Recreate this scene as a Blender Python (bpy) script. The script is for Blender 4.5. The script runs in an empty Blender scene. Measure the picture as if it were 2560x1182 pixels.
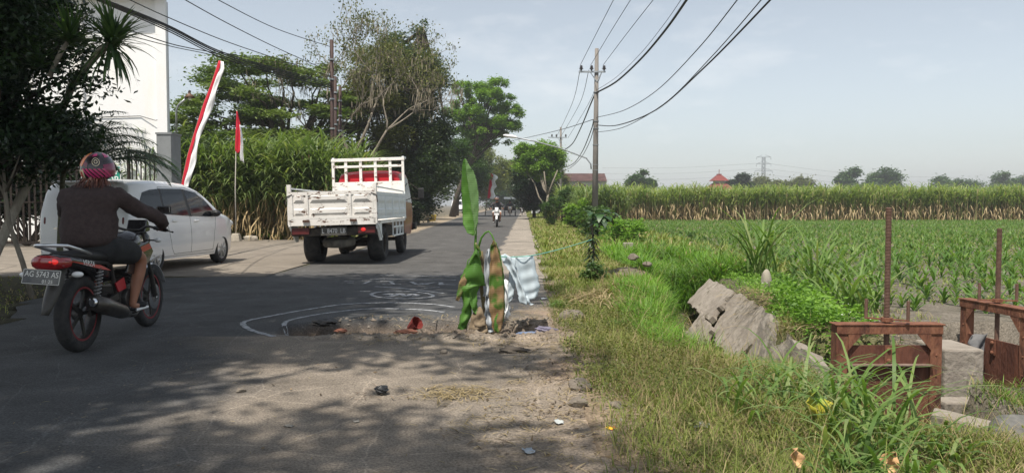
import bpy, math, random
import numpy as np
from mathutils import Vector, Matrix, Euler
R = math.radians
rnd = random.Random(7)
NR = np.random.RandomState(11)
sc = bpy.context.scene
# ---------------------------------------------------------------- camera, world, sun, exposure
PITCH = R(2.356); F = 1920.0; CAMH = 1.2
cam = bpy.data.cameras.new("camera"); cam.lens = 27.0; cam.sensor_width = 36.0
cam.clip_start = 0.05; cam.clip_end = 5000
camo = bpy.data.objects.new("camera", cam); sc.collection.objects.link(camo)
camo.location = (0, 0, CAMH); camo.rotation_euler = (R(90) - PITCH, 0, 0)
sc.camera = camo
SUN = Vector((-.22, -.43, 1.0)).normalized()
SUN_EL = math.asin(SUN.z); SUN_AZ = math.atan2(SUN.x, SUN.y)
w = bpy.data.worlds.new("World"); sc.world = w; w.use_nodes = True
nt = w.node_tree; bg = nt.nodes["Background"]
sky = nt.nodes.new("ShaderNodeTexSky"); sky.sky_type = 'NISHITA'; sky.sun_disc = False
sky.sun_elevation = SUN_EL; sky.sun_rotation = SUN_AZ
sky.air_density = 1.0; sky.dust_density = 1.2; sky.ozone_density = .6; sky.altitude = 30
bg.inputs[1].default_value = 0.085
# a few faint high clouds
tc = nt.nodes.new("ShaderNodeTexCoord"); mp = nt.nodes.new("ShaderNodeMapping")
mp.inputs['Scale'].default_value = (1.0, 1.0, 3.2)
nz = nt.nodes.new("ShaderNodeTexNoise"); nz.inputs['Scale'].default_value = 4.6; nz.inputs['Detail'].default_value = 5; nz.inputs['Roughness'].default_value = .62
rp = nt.nodes.new("ShaderNodeValToRGB"); rp.color_ramp.elements[0].position = .56; rp.color_ramp.elements[1].position = .86
rp.color_ramp.elements[1].color = (.32, .32, .32, 1)
mx = nt.nodes.new("ShaderNodeMixRGB"); mx.inputs[2].default_value = (9.0, 8.6, 8.4, 1)
nt.links.new(tc.outputs['Generated'], mp.inputs[0]); nt.links.new(mp.outputs[0], nz.inputs['Vector'])
hs = nt.nodes.new("ShaderNodeHueSaturation"); hs.inputs['Saturation'].default_value = .46
nt.links.new(nz.outputs[0], rp.inputs[0]); nt.links.new(rp.outputs[0], mx.inputs[0]); nt.links.new(sky.outputs[0], hs.inputs['Color'])
nt.links.new(hs.outputs[0], mx.inputs[1]); tn = nt.nodes.new('ShaderNodeMixRGB'); tn.blend_type = 'MULTIPLY'; tn.inputs[0].default_value = 1; tn.inputs[2].default_value = (.985, 1.01, 1.005, 1); nt.links.new(mx.outputs[0], tn.inputs[1]); nt.links.new(tn.outputs[0], bg.inputs[0])
sl = bpy.data.lights.new("sun", 'SUN'); sl.energy = 3.6; sl.angle = R(.55); sl.color = (1, .93, .83)
slo = bpy.data.objects.new("sun", sl); sc.collection.objects.link(slo); slo.rotation_euler = SUN.to_track_quat('Z', 'Y').to_euler()
sc.view_settings.view_transform = 'Standard'; sc.view_settings.look = 'None'
sc.view_settings.exposure = 0.84; sc.view_settings.gamma = 1
sc.cycles.max_bounces = 5; sc.cycles.transparent_max_bounces = 6; sc.cycles.diffuse_bounces = 3; sc.cycles.glossy_bounces = 2
sc.cycles.use_denoising = True

# ---------------------------------------------------------------- pixel helpers (photograph pixels -> points in the place)
def ray(x, y):
    u = (x - 1280) / F; v = (591 - y) / F
    return (u, math.cos(PITCH) + v * math.sin(PITCH), -math.sin(PITCH) + v * math.cos(PITCH))
def PG(x, y, z=0.0):
    d = ray(x, y); t = (z - CAMH) / d[2]; return Vector((d[0] * t, d[1] * t, z))
def PY(x, y, Y):
    d = ray(x, y); t = Y / d[1]; return Vector((d[0] * t, Y, CAMH + d[2] * t))

# ---------------------------------------------------------------- materials
_M = {}; KA = 1.32   # overall reflectance level
def ka(c): return tuple(min(.82, v * KA) for v in c)
def nodes(m):
    m.use_nodes = True; return m.node_tree, m.node_tree.nodes["Principled BSDF"]
def mat(name, col, col2=None, rough=.7, metal=0.0, ns=6.0, bump=0.0, bs=40.0, spec=.4, coat=0, emit=None, es=0, lo=.35, hi=.65, detail=6, coord='Object', patch=None, ps=5.0, pt=(.62, .66), stretch=None):
    if name in _M: return _M[name]
    col = ka(col); col2 = ka(col2) if col2 else None; patch = ka(patch) if patch else None
    m = bpy.data.materials.new(name); t, b = nodes(m); N = t.nodes.new; L = t.links.new
    tc = N("ShaderNodeTexCoord"); src = tc.outputs[coord]
    if stretch:
        mp = N("ShaderNodeMapping"); mp.inputs['Scale'].default_value = stretch; L(src, mp.inputs[0]); src = mp.outputs[0]
    b.inputs['Roughness'].default_value = rough; b.inputs['Metallic'].default_value = metal
    b.inputs['Specular IOR Level'].default_value = spec; b.inputs['Coat Weight'].default_value = coat
    b.inputs['Base Color'].default_value = (*col, 1)
    out = None
    if col2:
        n = N("ShaderNodeTexNoise"); n.inputs['Scale'].default_value = ns; n.inputs['Detail'].default_value = detail; n.inputs['Roughness'].default_value = .65
        L(src, n.inputs['Vector']); r = N("ShaderNodeValToRGB"); r.color_ramp.elements[0].position = lo; r.color_ramp.elements[1].position = hi
        r.color_ramp.elements[0].color = (*col, 1); r.color_ramp.elements[1].color = (*col2, 1)
        L(n.outputs[0], r.inputs[0]); out = r.outputs[0]
    if patch:
        n = N("ShaderNodeTexNoise"); n.inputs['Scale'].default_value = ps; n.inputs['Detail'].default_value = 8; n.inputs['Roughness'].default_value = .75
        L(src, n.inputs['Vector']); r = N("ShaderNodeValToRGB"); r.color_ramp.elements[0].position = pt[0]; r.color_ramp.elements[1].position = pt[1]
        L(n.outputs[0], r.inputs[0]); mx = N("ShaderNodeMixRGB"); L(r.outputs[0], mx.inputs[0])
        if out: L(out, mx.inputs[1])
        else: mx.inputs[1].default_value = (*col, 1)
        mx.inputs[2].default_value = (*patch, 1); out = mx.outputs[0]
    if out: L(out, b.inputs['Base Color'])
    if bump:
        n = N("ShaderNodeTexNoise"); n.inputs['Scale'].default_value = bs; n.inputs['Detail'].default_value = 5
        L(src, n.inputs['Vector']); bp = N("ShaderNodeBump"); bp.inputs['Strength'].default_value = bump; bp.inputs['Distance'].default_value = .02
        L(n.outputs[0], bp.inputs['Height']); L(bp.outputs[0], b.inputs['Normal'])
    if emit: b.inputs['Emission Color'].default_value = (*emit, 1); b.inputs['Emission Strength'].default_value = es
    _M[name] = m; return m
def leafmat(name, cols, trans=.35, rough=.5, spec=.35, ns=None):
    """foliage: colour picked by the random 'tint' of each leaf, part of the light passing through"""
    if name in _M: return _M[name]
    m = bpy.data.materials.new(name); t, b = nodes(m); N = t.nodes.new; L = t.links.new
    a = N("ShaderNodeAttribute"); a.attribute_name = "tint"
    r = N("ShaderNodeValToRGB"); e = r.color_ramp.elements
    while len(e) < len(cols): e.new(.5)
    for i, c in enumerate(cols): e[i].position = i / (len(cols) - 1); e[i].color = (*ka(c), 1)
    L(a.outputs['Fac'], r.inputs[0]); L(r.outputs[0], b.inputs['Base Color'])
    b.inputs['Roughness'].default_value = rough; b.inputs['Specular IOR Level'].default_value = spec
    tr = N("ShaderNodeBsdfTranslucent"); g = N("ShaderNodeMixRGB"); g.blend_type = 'MULTIPLY'; g.inputs[0].default_value = 1; g.inputs[2].default_value = (1.35, 1.5, .6, 1)
    L(r.outputs[0], g.inputs[1]); L(g.outputs[0], tr.inputs[0])
    mx = N("ShaderNodeMixShader"); mx.inputs[0].default_value = trans
    L(b.outputs[0], mx.inputs[1]); L(tr.outputs[0], mx.inputs[2]); L(mx.outputs[0], t.nodes["Material Output"].inputs[0])
    _M[name] = m; return m

# ---------------------------------------------------------------- object helpers
col = sc.collection
def tag(o, label=None, cat=None, group=None, kind=None):
    if label: o['label'] = label; kind = kind or 'thing'
    if cat: o['category'] = cat
    if group: o['group'] = group
    if kind: o['kind'] = kind
    return o
def thing(name, label, cat, loc=(0, 0, 0), rz=0.0, group=None):
    o = bpy.data.objects.new(name, None); col.objects.link(o); o.empty_display_size = .1
    o.location = loc; o.rotation_euler = (0, 0, rz); return tag(o, label, cat, group)
def link(name, me, mats, parent=None, smooth=False):
    o = bpy.data.objects.new(name, me); col.objects.link(o)
    for m in (mats if isinstance(mats, (list, tuple)) else [mats]): me.materials.append(m)
    if smooth: me.polygons.foreach_set('use_smooth', [True] * len(me.polygons))
    if parent: o.parent = parent
    return o
def copy_tree(o, parent=None):
    kids = [c for c in o.children]
    c = o.copy(); col.objects.link(c); c.parent = parent
    for k in kids: copy_tree(k, c)
    return c
class MB:
    def __init__(s): s.v = []; s.f = []; s.m = []
    def add(s, vs, fs, mi=0, M=None):
        b = len(s.v)
        s.v += [tuple(M @ Vector(p)) if M else tuple(p) for p in vs]
        s.f += [tuple(b + i for i in f) for f in fs]; s.m += [mi] * len(fs); return s
    def box(s, c, d, mi=0, rot=None, M=None, taper=1.0):
        x, y, z = d[0] / 2, d[1] / 2, d[2] / 2; vs = []
        for k in (-1, 1):
            t = taper if k == 1 else 1
            vs += [(-x * t, -y * t, k * z), (x * t, -y * t, k * z), (x * t, y * t, k * z), (-x * t, y * t, k * z)]
        T = Matrix.Translation(c) @ (Euler(rot).to_matrix().to_4x4() if rot else Matrix())
        if M: T = M @ T
        return s.add(vs, [(3, 2, 1, 0), (4, 5, 6, 7), (0, 1, 5, 4), (1, 2, 6, 5), (2, 3, 7, 6), (3, 0, 4, 7)], mi, T)
    def bar(s, a, b, w_, h=None, mi=0, up=(0, 0, 1)):
        a, b = Vector(a), Vector(b); h = h or w_; d = (b - a)
        u = Vector(up)
        if abs(d.normalized().dot(u)) > .98: u = Vector((0, 1, 0))
        x = d.cross(u).normalized(); z = x.cross(d).normalized(); vs = []
        for p in (a, b):
            for i, j in ((-1, -1), (1, -1), (1, 1), (-1, 1)): vs.append(p + x * i * w_ / 2 + z * j * h / 2)
        return s.add(vs, [(0, 1, 2, 3), (7, 6, 5, 4), (0, 4, 5, 1), (1, 5, 6, 2), (2, 6, 7, 3), (3, 7, 4, 0)], mi)
    def tube(s, pts, r, seg=8, mi=0, cap=True):
        pts = [Vector(p) for p in pts]; n = len(pts); rs = r if isinstance(r, (list, tuple)) else [r] * n
        vs = []; fs = []; prev = None
        for i, p in enumerate(pts):
            d = (pts[min(i + 1, n - 1)] - pts[max(i - 1, 0)])
            d = d.normalized() if d.length > 1e-9 else Vector((0, 0, 1))
            if prev is None:
                u = Vector((0, 0, 1)) if abs(d.z) < .9 else Vector((1, 0, 0)); prev = d.cross(u).normalized()
            x = (prev - d * prev.dot(d)); x = x.normalized() if x.length > 1e-6 else d.orthogonal().normalized(); y = d.cross(x); prev = x
            for k in range(seg):
                a = 2 * math.pi * k / seg; vs.append(p + (x * math.cos(a) + y * math.sin(a)) * rs[i])
        for i in range(n - 1):
            for k in range(seg):
                a = i * seg + k; b = i * seg + (k + 1) % seg; fs.append((a, b, b + seg, a + seg))
        if cap: fs += [tuple(reversed(range(seg))), tuple(range((n - 1) * seg, n * seg))]
        return s.add(vs, fs, mi)
    def lathe(s, prof, seg=24, mi=0, M=None, close=False):
        """profile (r, h) about local Z"""
        vs = []; fs = []; n = len(prof)
        for k in range(seg):
            a = 2 * math.pi * k / seg
            for r, h in prof: vs.append((r * math.cos(a), r * math.sin(a), h))
        for k in range(seg):
            k2 = (k + 1) % seg
            for i in range(n if close else n - 1):
                j = (i + 1) % n; fs.append((k * n + i, k2 * n + i, k2 * n + j, k * n + j))
        return s.add(vs, fs, mi, M)
    def ell(s, c, r, mi=0, seg=12, rings=8, M=None, fn=None):
        vs = []; fs = []
        for i in range(rings + 1):
            t = math.pi * i / rings
            for k in range(seg):
                a = 2 * math.pi * k / seg; p = Vector((math.sin(t) * math.cos(a), math.sin(t) * math.sin(a), -math.cos(t)))
                if fn: p = Vector(fn(p))
                vs.append((c[0] + p.x * r[0], c[1] + p.y * r[1], c[2] + p.z * r[2]))
        for i in range(rings):
            for k in range(seg):
                a = i * seg + k; b = i * seg + (k + 1) % seg; fs.append((a, b, b + seg, a + seg))
        return s.add(vs, fs, mi, M)
    def prism(s, pts, a, b, axis='x', mi=0, M=None):
        """polygon in the plane across `axis`, extruded from a to b along it"""
        n = len(pts)
        def P(p, t): return {'x': (t, p[0], p[1]), 'y': (p[0], t, p[1]), 'z': (p[0], p[1], t)}[axis]
        vs = [P(p, a) for p in pts] + [P(p, b) for p in pts]
        fs = [tuple(range(n)), tuple(reversed(range(n, 2 * n)))] + [(i, i + n, (i + 1) % n + n, (i + 1) % n) for i in range(n)]
        return s.add(vs, fs, mi, M)
    def build(s, name, mats, parent=None, smooth=False, bevel=0.0, sub=0, auto=None, M=None):
        me = bpy.data.meshes.new(name); v = s.v
        if M: v = [tuple(M @ Vector(p)) for p in v]
        me.from_pydata(v, [], s.f); me.polygons.foreach_set('material_index', s.m)
        import bmesh
        bm = bmesh.new(); bm.from_mesh(me)
        bmesh.ops.recalc_face_normals(bm, faces=bm.faces)
        if auto is not None:
            for e in bm.edges:
                e.smooth = not (len(e.link_faces) == 2 and e.calc_face_angle(0) > R(auto))
            smooth = True
        bm.to_mesh(me); bm.free()
        o = link(name, me, mats, parent, smooth)
        if bevel:
            b = o.modifiers.new("b", 'BEVEL'); b.width = bevel; b.segments = 2; b.limit_method = 'ANGLE'
        if sub:
            b = o.modifiers.new("s", 'SUBSURF'); b.levels = b.render_levels = sub
        return o
def npmesh(name, V, Fq, tint=None, mats=None, parent=None, smooth=False, mi=None):
    """mesh from numpy arrays, quads; tint = one random value per face"""
    me = bpy.data.meshes.new(name); V = np.asarray(V, np.float32); Fq = np.asarray(Fq, np.int32); n = len(Fq); k = Fq.shape[1]
    me.vertices.add(len(V)); me.vertices.foreach_set('co', V.ravel())
    me.loops.add(n * k); me.loops.foreach_set('vertex_index', Fq.ravel())
    me.polygons.add(n); me.polygons.foreach_set('loop_start', np.arange(0, n * k, k, dtype=np.int32))
    if mi is not None: me.polygons.foreach_set('material_index', np.asarray(mi, np.int32))
    me.update(calc_edges=True)
    if tint is not None:
        a = me.attributes.new('tint', 'FLOAT', 'FACE'); a.data.foreach_set('value', np.asarray(tint, np.float32))
    return link(name, me, mats, parent, smooth)
def evalmesh(o):
    """bake modifiers into a plain mesh"""
    dg = bpy.context.evaluated_depsgraph_get(); me = bpy.data.meshes.new_from_object(o.evaluated_get(dg)); o.modifiers.clear(); o.data = me; return o

# ---------------------------------------------------------------- foliage generators (numpy)
def blades(B, az, L, w_, el0, el1, p=1.0, S=4, prof=None, twist=0.0, fold=0.0):
    """arched strips: base points B(N,3), azimuth, length, width, start/end elevation (arrays). Returns V, F, id per face"""
    B = np.asarray(B, float); N = len(B)
    az, L, w_, el0, el1 = [np.broadcast_to(np.asarray(q, float), (N,)) for q in (az, L, w_, el0, el1)]
    if prof is None: prof = [0.55, 1.0, .85, .5, .04] if S == 4 else [max(.04, math.sin(math.pi * (0.12 + .88 * i / S)) ** .7) for i in range(S + 1)]
    P = B.copy(); rings = []
    sx = np.stack([-np.sin(az + twist), np.cos(az + twist), np.zeros(N)], 1)
    for i in range(S + 1):
        h = (w_ * prof[i] / 2)[:, None]; rings += [P - sx * h, P + sx * h]
        el = el0 + (el1 - el0) * ((i + .5) / S) ** p
        P = P + (L / S)[:, None] * np.stack([np.cos(el) * np.cos(az), np.cos(el) * np.sin(az), np.sin(el)], 1)
    V = np.stack(rings, 1).reshape(-1, 3); k = 2 * (S + 1)
    f = np.array([[2 * i, 2 * i + 1, 2 * i + 3, 2 * i + 2] for i in range(S)])
    Fq = (np.arange(N)[:, None, None] * k + f[None]).reshape(-1, 4)
    return V, Fq, np.repeat(np.arange(N), S)
def leaves(C, D, L, W, up=None):
    """diamond leaves: centres C, direction D (unit), length L, width W, random roll"""
    N = len(C); r = up if up is not None else NR.normal(size=(N, 3))
    s = np.cross(D, r); s /= np.linalg.norm(s, axis=1)[:, None] + 1e-9
    L = np.broadcast_to(L, (N,))[:, None]; W = np.broadcast_to(W, (N,))[:, None]
    V = np.stack([C - D * L / 2, C + s * W / 2 - D * L * .08, C + D * L / 2, C - s * W / 2 - D * L * .08], 1).reshape(-1, 3)
    return V, np.arange(N * 4).reshape(N, 4)
def merge(parts):
    V = []; Fq = []; T = []; o = 0
    for p in parts:
        V.append(p[0]); Fq.append(p[1] + o); T.append(p[2]); o += len(p[0])
    return np.concatenate(V), np.concatenate(Fq), np.concatenate(T)
def crown_leaves(clumps, n, L, W, tint0=0.0, tint1=1.0, droop=0.0, flat=.8):
    """clumps: list of (centre, (rx,ry,rz)); n leaves over all, by volume; each clump gets its own base tint"""
    vol = np.array([c[1][0] * c[1][1] * c[1][2] for c in clumps]) ** .8; cnt = np.maximum(3, (n * vol / vol.sum()).astype(int))
    C = []; T = []
    for (c, r), k in zip(clumps, cnt):
        d = NR.normal(size=(k, 3)); d /= np.linalg.norm(d, axis=1)[:, None]
        rad = NR.rand(k) ** .5 * np.where(NR.rand(k) < .22, NR.uniform(1, 1.75, k), 1); C.append(np.array(c) + d * rad[:, None] * np.array(r) * NR.uniform(.85, 1.15, (k, 1)))
        T.append(np.clip(NR.uniform(.1, .9) * .55 + NR.rand(k) * .45, 0, 1))
    C = np.concatenate(C); T = np.concatenate(T); k = len(C)
    D = NR.normal(size=(k, 3)); D[:, 2] = D[:, 2] * (1 - flat) - droop; D /= np.linalg.norm(D, axis=1)[:, None]
    up = NR.normal(size=(k, 3)) * .55 + np.array([0, 0, 1.0])
    s = NR.uniform(.65, 1.25, k); V, Fq = leaves(C, D, L * s, W * s, up)
    return V, Fq, tint0 + (tint1 - tint0) * T
def clumps_in(c, r, n, size, hollow=.35, zsq=.7, seed=None):
    """clump centres through an ellipsoid, more towards its skin"""
    g = np.random.RandomState(seed) if seed is not None else NR
    out = []
    for _ in range(n):
        d = g.normal(size=3); d /= np.linalg.norm(d); q = (hollow + (1 - hollow) * g.rand()) ** .6
        s = size * g.uniform(.6, 1.35)
        out.append((tuple(np.array(c) + d * q * np.array(r)), (s, s, s * zsq)))
    return out
def limbs(mb, top, r0, targets, k=14, seg=6, sag=.15, mi=0):
    """branches from point `top` to clump centres, forking once"""
    T = sorted(targets, key=lambda t: rnd.random())[:k]; top = Vector(top)
    for t in T:
        t = Vector(t); m = top.lerp(t, .5) + Vector((rnd.uniform(-.1, .1), rnd.uniform(-.1, .1), sag)) * (t - top).length * .4
        q = top.lerp(m, .5) + Vector((rnd.uniform(-.04, .04),) * 3) * (t - top).length
        e = m.lerp(t, .5) + Vector((rnd.uniform(-.06, .06), rnd.uniform(-.06, .06), rnd.uniform(-.03, .06))) * (t - top).length
        mb.tube([top, q, m, e, t], [r0, r0 * .8, r0 * .6, r0 * .35, r0 * .12], seg, mi)
# ================================================================ SETTING: ground, road, driveway
def nz2(x, y, s=1.0, o=0.0):
    """cheap smooth noise on numpy arrays, about -1..1"""
    x = np.asarray(x, float) * s + o; y = np.asarray(y, float) * s + o * 1.7
    return (np.sin(x * 1.3 + 1.7 * np.sin(y * .9 + .4)) + np.sin(y * 1.7 + 1.3 * np.sin(x * 1.1 + 2.1)) + np.sin((x + y) * 2.3 + 1.1 * np.sin(x * 2.9 - y)) * .6 + np.sin(x * 5.1 - y * 4.3 + 2 * np.sin(y * 3.1)) * .3) / 2.9
def XV(Y):  # left edge of the grass verge
    Y = np.asarray(Y, float); return .42 + np.clip(Y - 8, 0, 200) * .0165 + .0
def XA(Y):  # right edge of the asphalt
    Y = np.asarray(Y, float); return -.42 + np.clip(Y - 14, 0, 400) * .0165
def XL(Y):  # left edge of the asphalt
    Y = np.asarray(Y, float)
    return np.where(Y < 13, np.interp(Y, [2, 8, 9.4, 12.5, 12.9], [-5.2, -5.2, -6.0, -6.15, -4.2]), -4.2 - np.clip(Y - 30, 0, 45) * .02)
CAN = np.array([(2.95, 16), (2.8, 12.5), (2.62, 10.5), (2.45, 9.0), (2.08, 7.6), (2.10, 6.8), (2.80, 6.15), (3.1, 5.0), (3.15, 4.2), (3.2, 2.5)])
def canal(x, y):
    """distance to the ditch's middle line, and how deep it is there"""
    x = np.asarray(x, float); y = np.asarray(y, float); best = np.full(x.shape, 99.0)
    for (a, b), (c, d) in zip(CAN[:-1], CAN[1:]):
        L2 = (c - a) ** 2 + (d - b) ** 2; t = np.clip(((x - a) * (c - a) + (y - b) * (d - b)) / L2, 0, 1)
        best = np.minimum(best, np.hypot(x - a - t * (c - a), y - b - t * (d - b)))
    return best
def sst(a, b, x):
    t = np.clip((x - a) / (b - a), 0, 1); return t * t * (3 - 2 * t)
def G(x, y):
    x = np.asarray(x, float); y = np.asarray(y, float)
    z = nz2(x, y, 2.0) * .025 + nz2(x, y, .5, 3) * .03 * (x > 3)
    right = sst(.3, 1.2, x - XV(y))
    z = z * np.clip(right + .3, 0, 1) + right * .03
    d = canal(x, y); dep = (.85 * sst(13.5, 11.0, y) + .22) * sst(60, 14, y)
    z = z - dep * sst(.62, .30, d)
    z = z - .28 * sst(.9, .1, np.hypot((x - 2.7) / 1.6, (y - 4.8) / 1.4)) * (d > .0)
    z = z + .16 * sst(.75, .0, np.hypot(x - 1.95, (y - 12.6) * .8)) + .10 * sst(.6, 0, np.hypot((x - 1.35) * .9, y - 9.9))
    z = z - .32 * sst(1.0, .2, np.hypot((x + 9.2) / 3.6, (y - 11.6) / 1.1))   # drain before the culvert slab
    z = z + .10 * sst(.8, 0, np.hypot((x - 3.95) / .7, (y - 5.2) / .8))
    z = z - .13 * sst(.9, .1, np.hypot((x - 1.95) / .8, (y - 6.3) / 1.1))
    def box(x0, x1, y0, y1, s): return sst(0, s, x - x0) * sst(0, s, x1 - x) * sst(0, s, y - y0) * sst(0, s, y1 - y)
    b0 = box(1.9, 3.6, 3.6, 6.0, .9); z = z * (1 - b0) + np.minimum(z, -.34) * b0; b1 = box(2.42, 3.50, 4.75, 6.06, .16); z = z * (1 - b1) - .64 * b1
    b3 = box(3.1, 4.9, 4.3, 6.2, .6); z = z * (1 - b3) + np.minimum(z, -.24 + nz2(x, y, 4) * .03) * b3; b2 = box(3.30, 4.80, 5.75, 7.55, .14); z = z * (1 - b2) - .56 * b2
    return z
def hole(x, y):
    x = np.asarray(x, float); y = np.asarray(y, float)
    e = nz2(x, y, 4.5) * .07 + nz2(x, y, 14) * .025
    u = np.maximum(np.abs(x + .78) - 1.12, 0) / .35; v = (y - 7.45) / (.46 + .05 * nz2(x, x, 3)); d = np.sqrt(u * u + v * v) + e * 1.6
    return sst(1.05, .78, d)
def roadz(x, y):
    z = nz2(x, y, 1.1, 5) * .006 - .02 * sst(.9, -.2, np.abs(x + 1.9) - 1.6) * 0
    h = hole(x, y); rim = sst(1.3, 1.0, np.abs((np.asarray(y) - 6.92)) / .09) * sst(-1.9, -1.5, x) * sst(.7, .4, x)
    z = z - h * (.17 + .05 * nz2(x, y, 7)) + (1 - h) * rim * (.02 + .025 * np.abs(nz2(x, y, 9)))
    sh = sst(XA(y) - .1, XA(y) + .6, x) * sst(12, 8, y)
    z = z + sh * (nz2(x, y, 5) * .012 + nz2(x, y, 17) * .006)
    return z
def colormesh(name, X, Y, zf, cf, mats, keep=None, kind='structure'):
    """grid sheet; X (rows,cols), Y same; colour attribute 'surf' = the surface's own colour"""
    X = np.asarray(X, float); Y = np.asarray(Y, float); n, m = X.shape; Z = zf(X, Y)
    V = np.stack([X, Y, Z], -1).reshape(-1, 3)
    i = np.arange(n * m).reshape(n, m); Fq = np.stack([i[:-1, :-1], i[:-1, 1:], i[1:, 1:], i[1:, :-1]], -1).reshape(-1, 4)
    if keep is not None:
        k = keep(X, Y); k = (k[:-1, :-1] & k[1:, :-1] & k[:-1, 1:] & k[1:, 1:]).ravel(); Fq = Fq[k]
    o = npmesh(name, V, Fq, None, mats, None, True)
    a = o.data.color_attributes.new('surf', 'FLOAT_COLOR', 'POINT'); c = np.ones((len(V), 4), np.float32); c[:, :3] = cf(X, Y).reshape(-1, 3)
    a.data.foreach_set('color', c.ravel()); return tag(o, kind=kind)
def surfmat(name, amp=.5, s1=3.0, s2=60.0, bump=.5, bs=90, rough=.9, spec=.25, crack=0.0, crackv=.55):
    m = bpy.data.materials.new(name); t, b = nodes(m); N = t.nodes.new; L = t.links.new
    a = N("ShaderNodeAttribute"); a.attribute_name = 'surf'; tc = N("ShaderNodeTexCoord")
    def noise(s, d=6):
        n = N("ShaderNodeTexNoise"); n.inputs['Scale'].default_value = s; n.inputs['Detail'].default_value = d; n.inputs['Roughness'].default_value = .7; L(tc.outputs['Object'], n.inputs['Vector']); return n
    n1 = noise(s1); n2 = noise(s2, 3)
    def mapr(n, lo, hi):
        r = N("ShaderNodeMapRange"); r.inputs[1].default_value = .3; r.inputs[2].default_value = .7; r.inputs[3].default_value = lo; r.inputs[4].default_value = hi; L(n.outputs[0], r.inputs[0]); return r
    r1 = mapr(n1, 1 - amp * .6, 1 + amp * .6); r2 = mapr(n2, 1 - amp, 1 + amp)
    mu = N("ShaderNodeMath"); mu.operation = 'MULTIPLY'; L(r1.outputs[0], mu.inputs[0]); L(r2.outputs[0], mu.inputs[1])
    last = mu.outputs[0]
    if crack:
        vo = N("ShaderNodeTexVoronoi"); vo.feature = 'DISTANCE_TO_EDGE'; vo.inputs['Scale'].default_value = crack
        md = N("ShaderNodeMixRGB"); md.inputs[0].default_value = .08; L(tc.outputs['Object'], md.inputs[1]); nn = noise(3); L(nn.outputs['Color'], md.inputs[2]); L(md.outputs[0], vo.inputs['Vector'])
        r = N("ShaderNodeMapRange"); r.inputs[1].default_value = 0; r.inputs[2].default_value = .012; r.inputs[3].default_value = crackv; r.inputs[4].default_value = 1; L(vo.outputs['Distance'], r.inputs[0])
        m2 = N("ShaderNodeMath"); m2.operation = 'MULTIPLY'; L(last, m2.inputs[0]); L(r.outputs[0], m2.inputs[1]); last = m2.outputs[0]
    v = N("ShaderNodeVectorMath"); v.operation = 'SCALE'; L(a.outputs['Color'], v.inputs[0]); L(last, v.inputs[3])
    L(v.outputs[0], b.inputs['Base Color']); b.inputs['Roughness'].default_value = rough; b.inputs['Specular IOR Level'].default_value = spec
    bp = N("ShaderNodeBump"); bp.inputs['Strength'].default_value = bump; bp.inputs['Distance'].default_value = .012; n3 = noise(bs, 4); L(n3.outputs[0], bp.inputs['Height']); L(bp.outputs[0], b.inputs['Normal'])
    return m
def mixc(a, b, t): return np.asarray(a)[None, None] * (1 - t[..., None]) + (np.asarray(b)[None, None] if np.ndim(b) == 1 else b) * t[..., None] if np.ndim(a) == 1 else a * (1 - t[..., None]) + np.asarray(b) * t[..., None]
C_ASPH = (.066, .067, .068); C_ASPH2 = (.078, .075, .071); C_DUST = (.215, .182, .145); C_DIRT = (.235, .19, .145); C_SAND = (.32, .26, .19)
C_SOIL = (.145, .128, .105); C_VERGE = (.12, .12, .055); C_CONC = (.245, .215, .178)
def road_col(X, Y):
    c = mixc(C_ASPH, C_ASPH2, sst(12.0, 14.5, Y + nz2(X, Y, .8) * .3) * .9)
    c = c * (1 + .10 * sst(.3, .0, np.abs(np.abs(X + 2.9) - .85)))[..., None]      # worn wheel tracks
    n = nz2(X, Y, 2.2) * .35 + nz2(X, Y, 6) * .18
    # dust-covered repair and shoulder, from the hole towards the camera
    edge = np.where(Y < 7, -2.75 + (7 - Y) * .30, -2.2 + (Y - 7) * 1.2)
    d = sst(-.35, .75, X - edge + n) * sst(8.7, 7.6, Y + n * .6)
    c = mixc(c, C_DUST, d * .92)
    d2 = sst(.0, .9, X + .25 + n * 1.2 - np.clip(Y - 8, 0, 4) * .15) * sst(11.5, 9.0, Y + n)
    c = mixc(c, C_DIRT, d2)
    red = sst(.15, .5, nz2(X, Y, 2.6, 9)) * d2; c = mixc(c, (.28, .20, .145), red * .8)
    c = mixc(c, (.16, .12, .088), hole(X, Y))
    # concrete edge strip further on
    st = sst(-.03, .03, X - XA(Y) + nz2(Y * 1.3, X * 0, 1.2) * .09 + nz2(Y, Y, 6) * .03) * sst(9.6, 11.0, Y + n)
    jo = 1 - .35 * (np.abs((Y / 3.1) % 1 - .5) > .485)
    c = mixc(c, np.asarray(C_CONC) * (1 + nz2(X, Y, 3)[..., None] * .14) * jo[..., None], st)
    # sandy left edge beyond the apron
    c = mixc(c, C_SAND, sst(.12, -.05, X - XL(Y) + n * .25) * sst(26, 28, Y) * .6)
    return np.clip(c, .01, 1)
ys = np.concatenate([np.arange(-6, 2, .4), np.arange(2, 6.2, .1), np.arange(6.2, 8.8, .035), np.arange(8.8, 14, .08), np.arange(14, 30, .4), np.arange(30, 80, 1.2), np.arange(80, 240, 4)])
us = np.concatenate([np.linspace(0, .45, 24)[:-1], np.linspace(.45, 1, 96)])
Yg = np.repeat(ys[:, None], len(us), 1); xl = XL(Yg); xr = XV(Yg) + .1 + nz2(Yg, Yg * 0, 1.5) * .07 + nz2(Yg, Yg, 5) * .03
xl = xl - .05 + nz2(Yg, Yg * 0 + 3, 1.7) * .08
Xg = xl + (xr - xl) * us[None]
road = colormesh('road', Xg, Yg, roadz, road_col, surfmat('asphalt', .55, 1.6, 75, 1.0, 70, .85, .3, crack=1.7, crackv=1.45))
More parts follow.
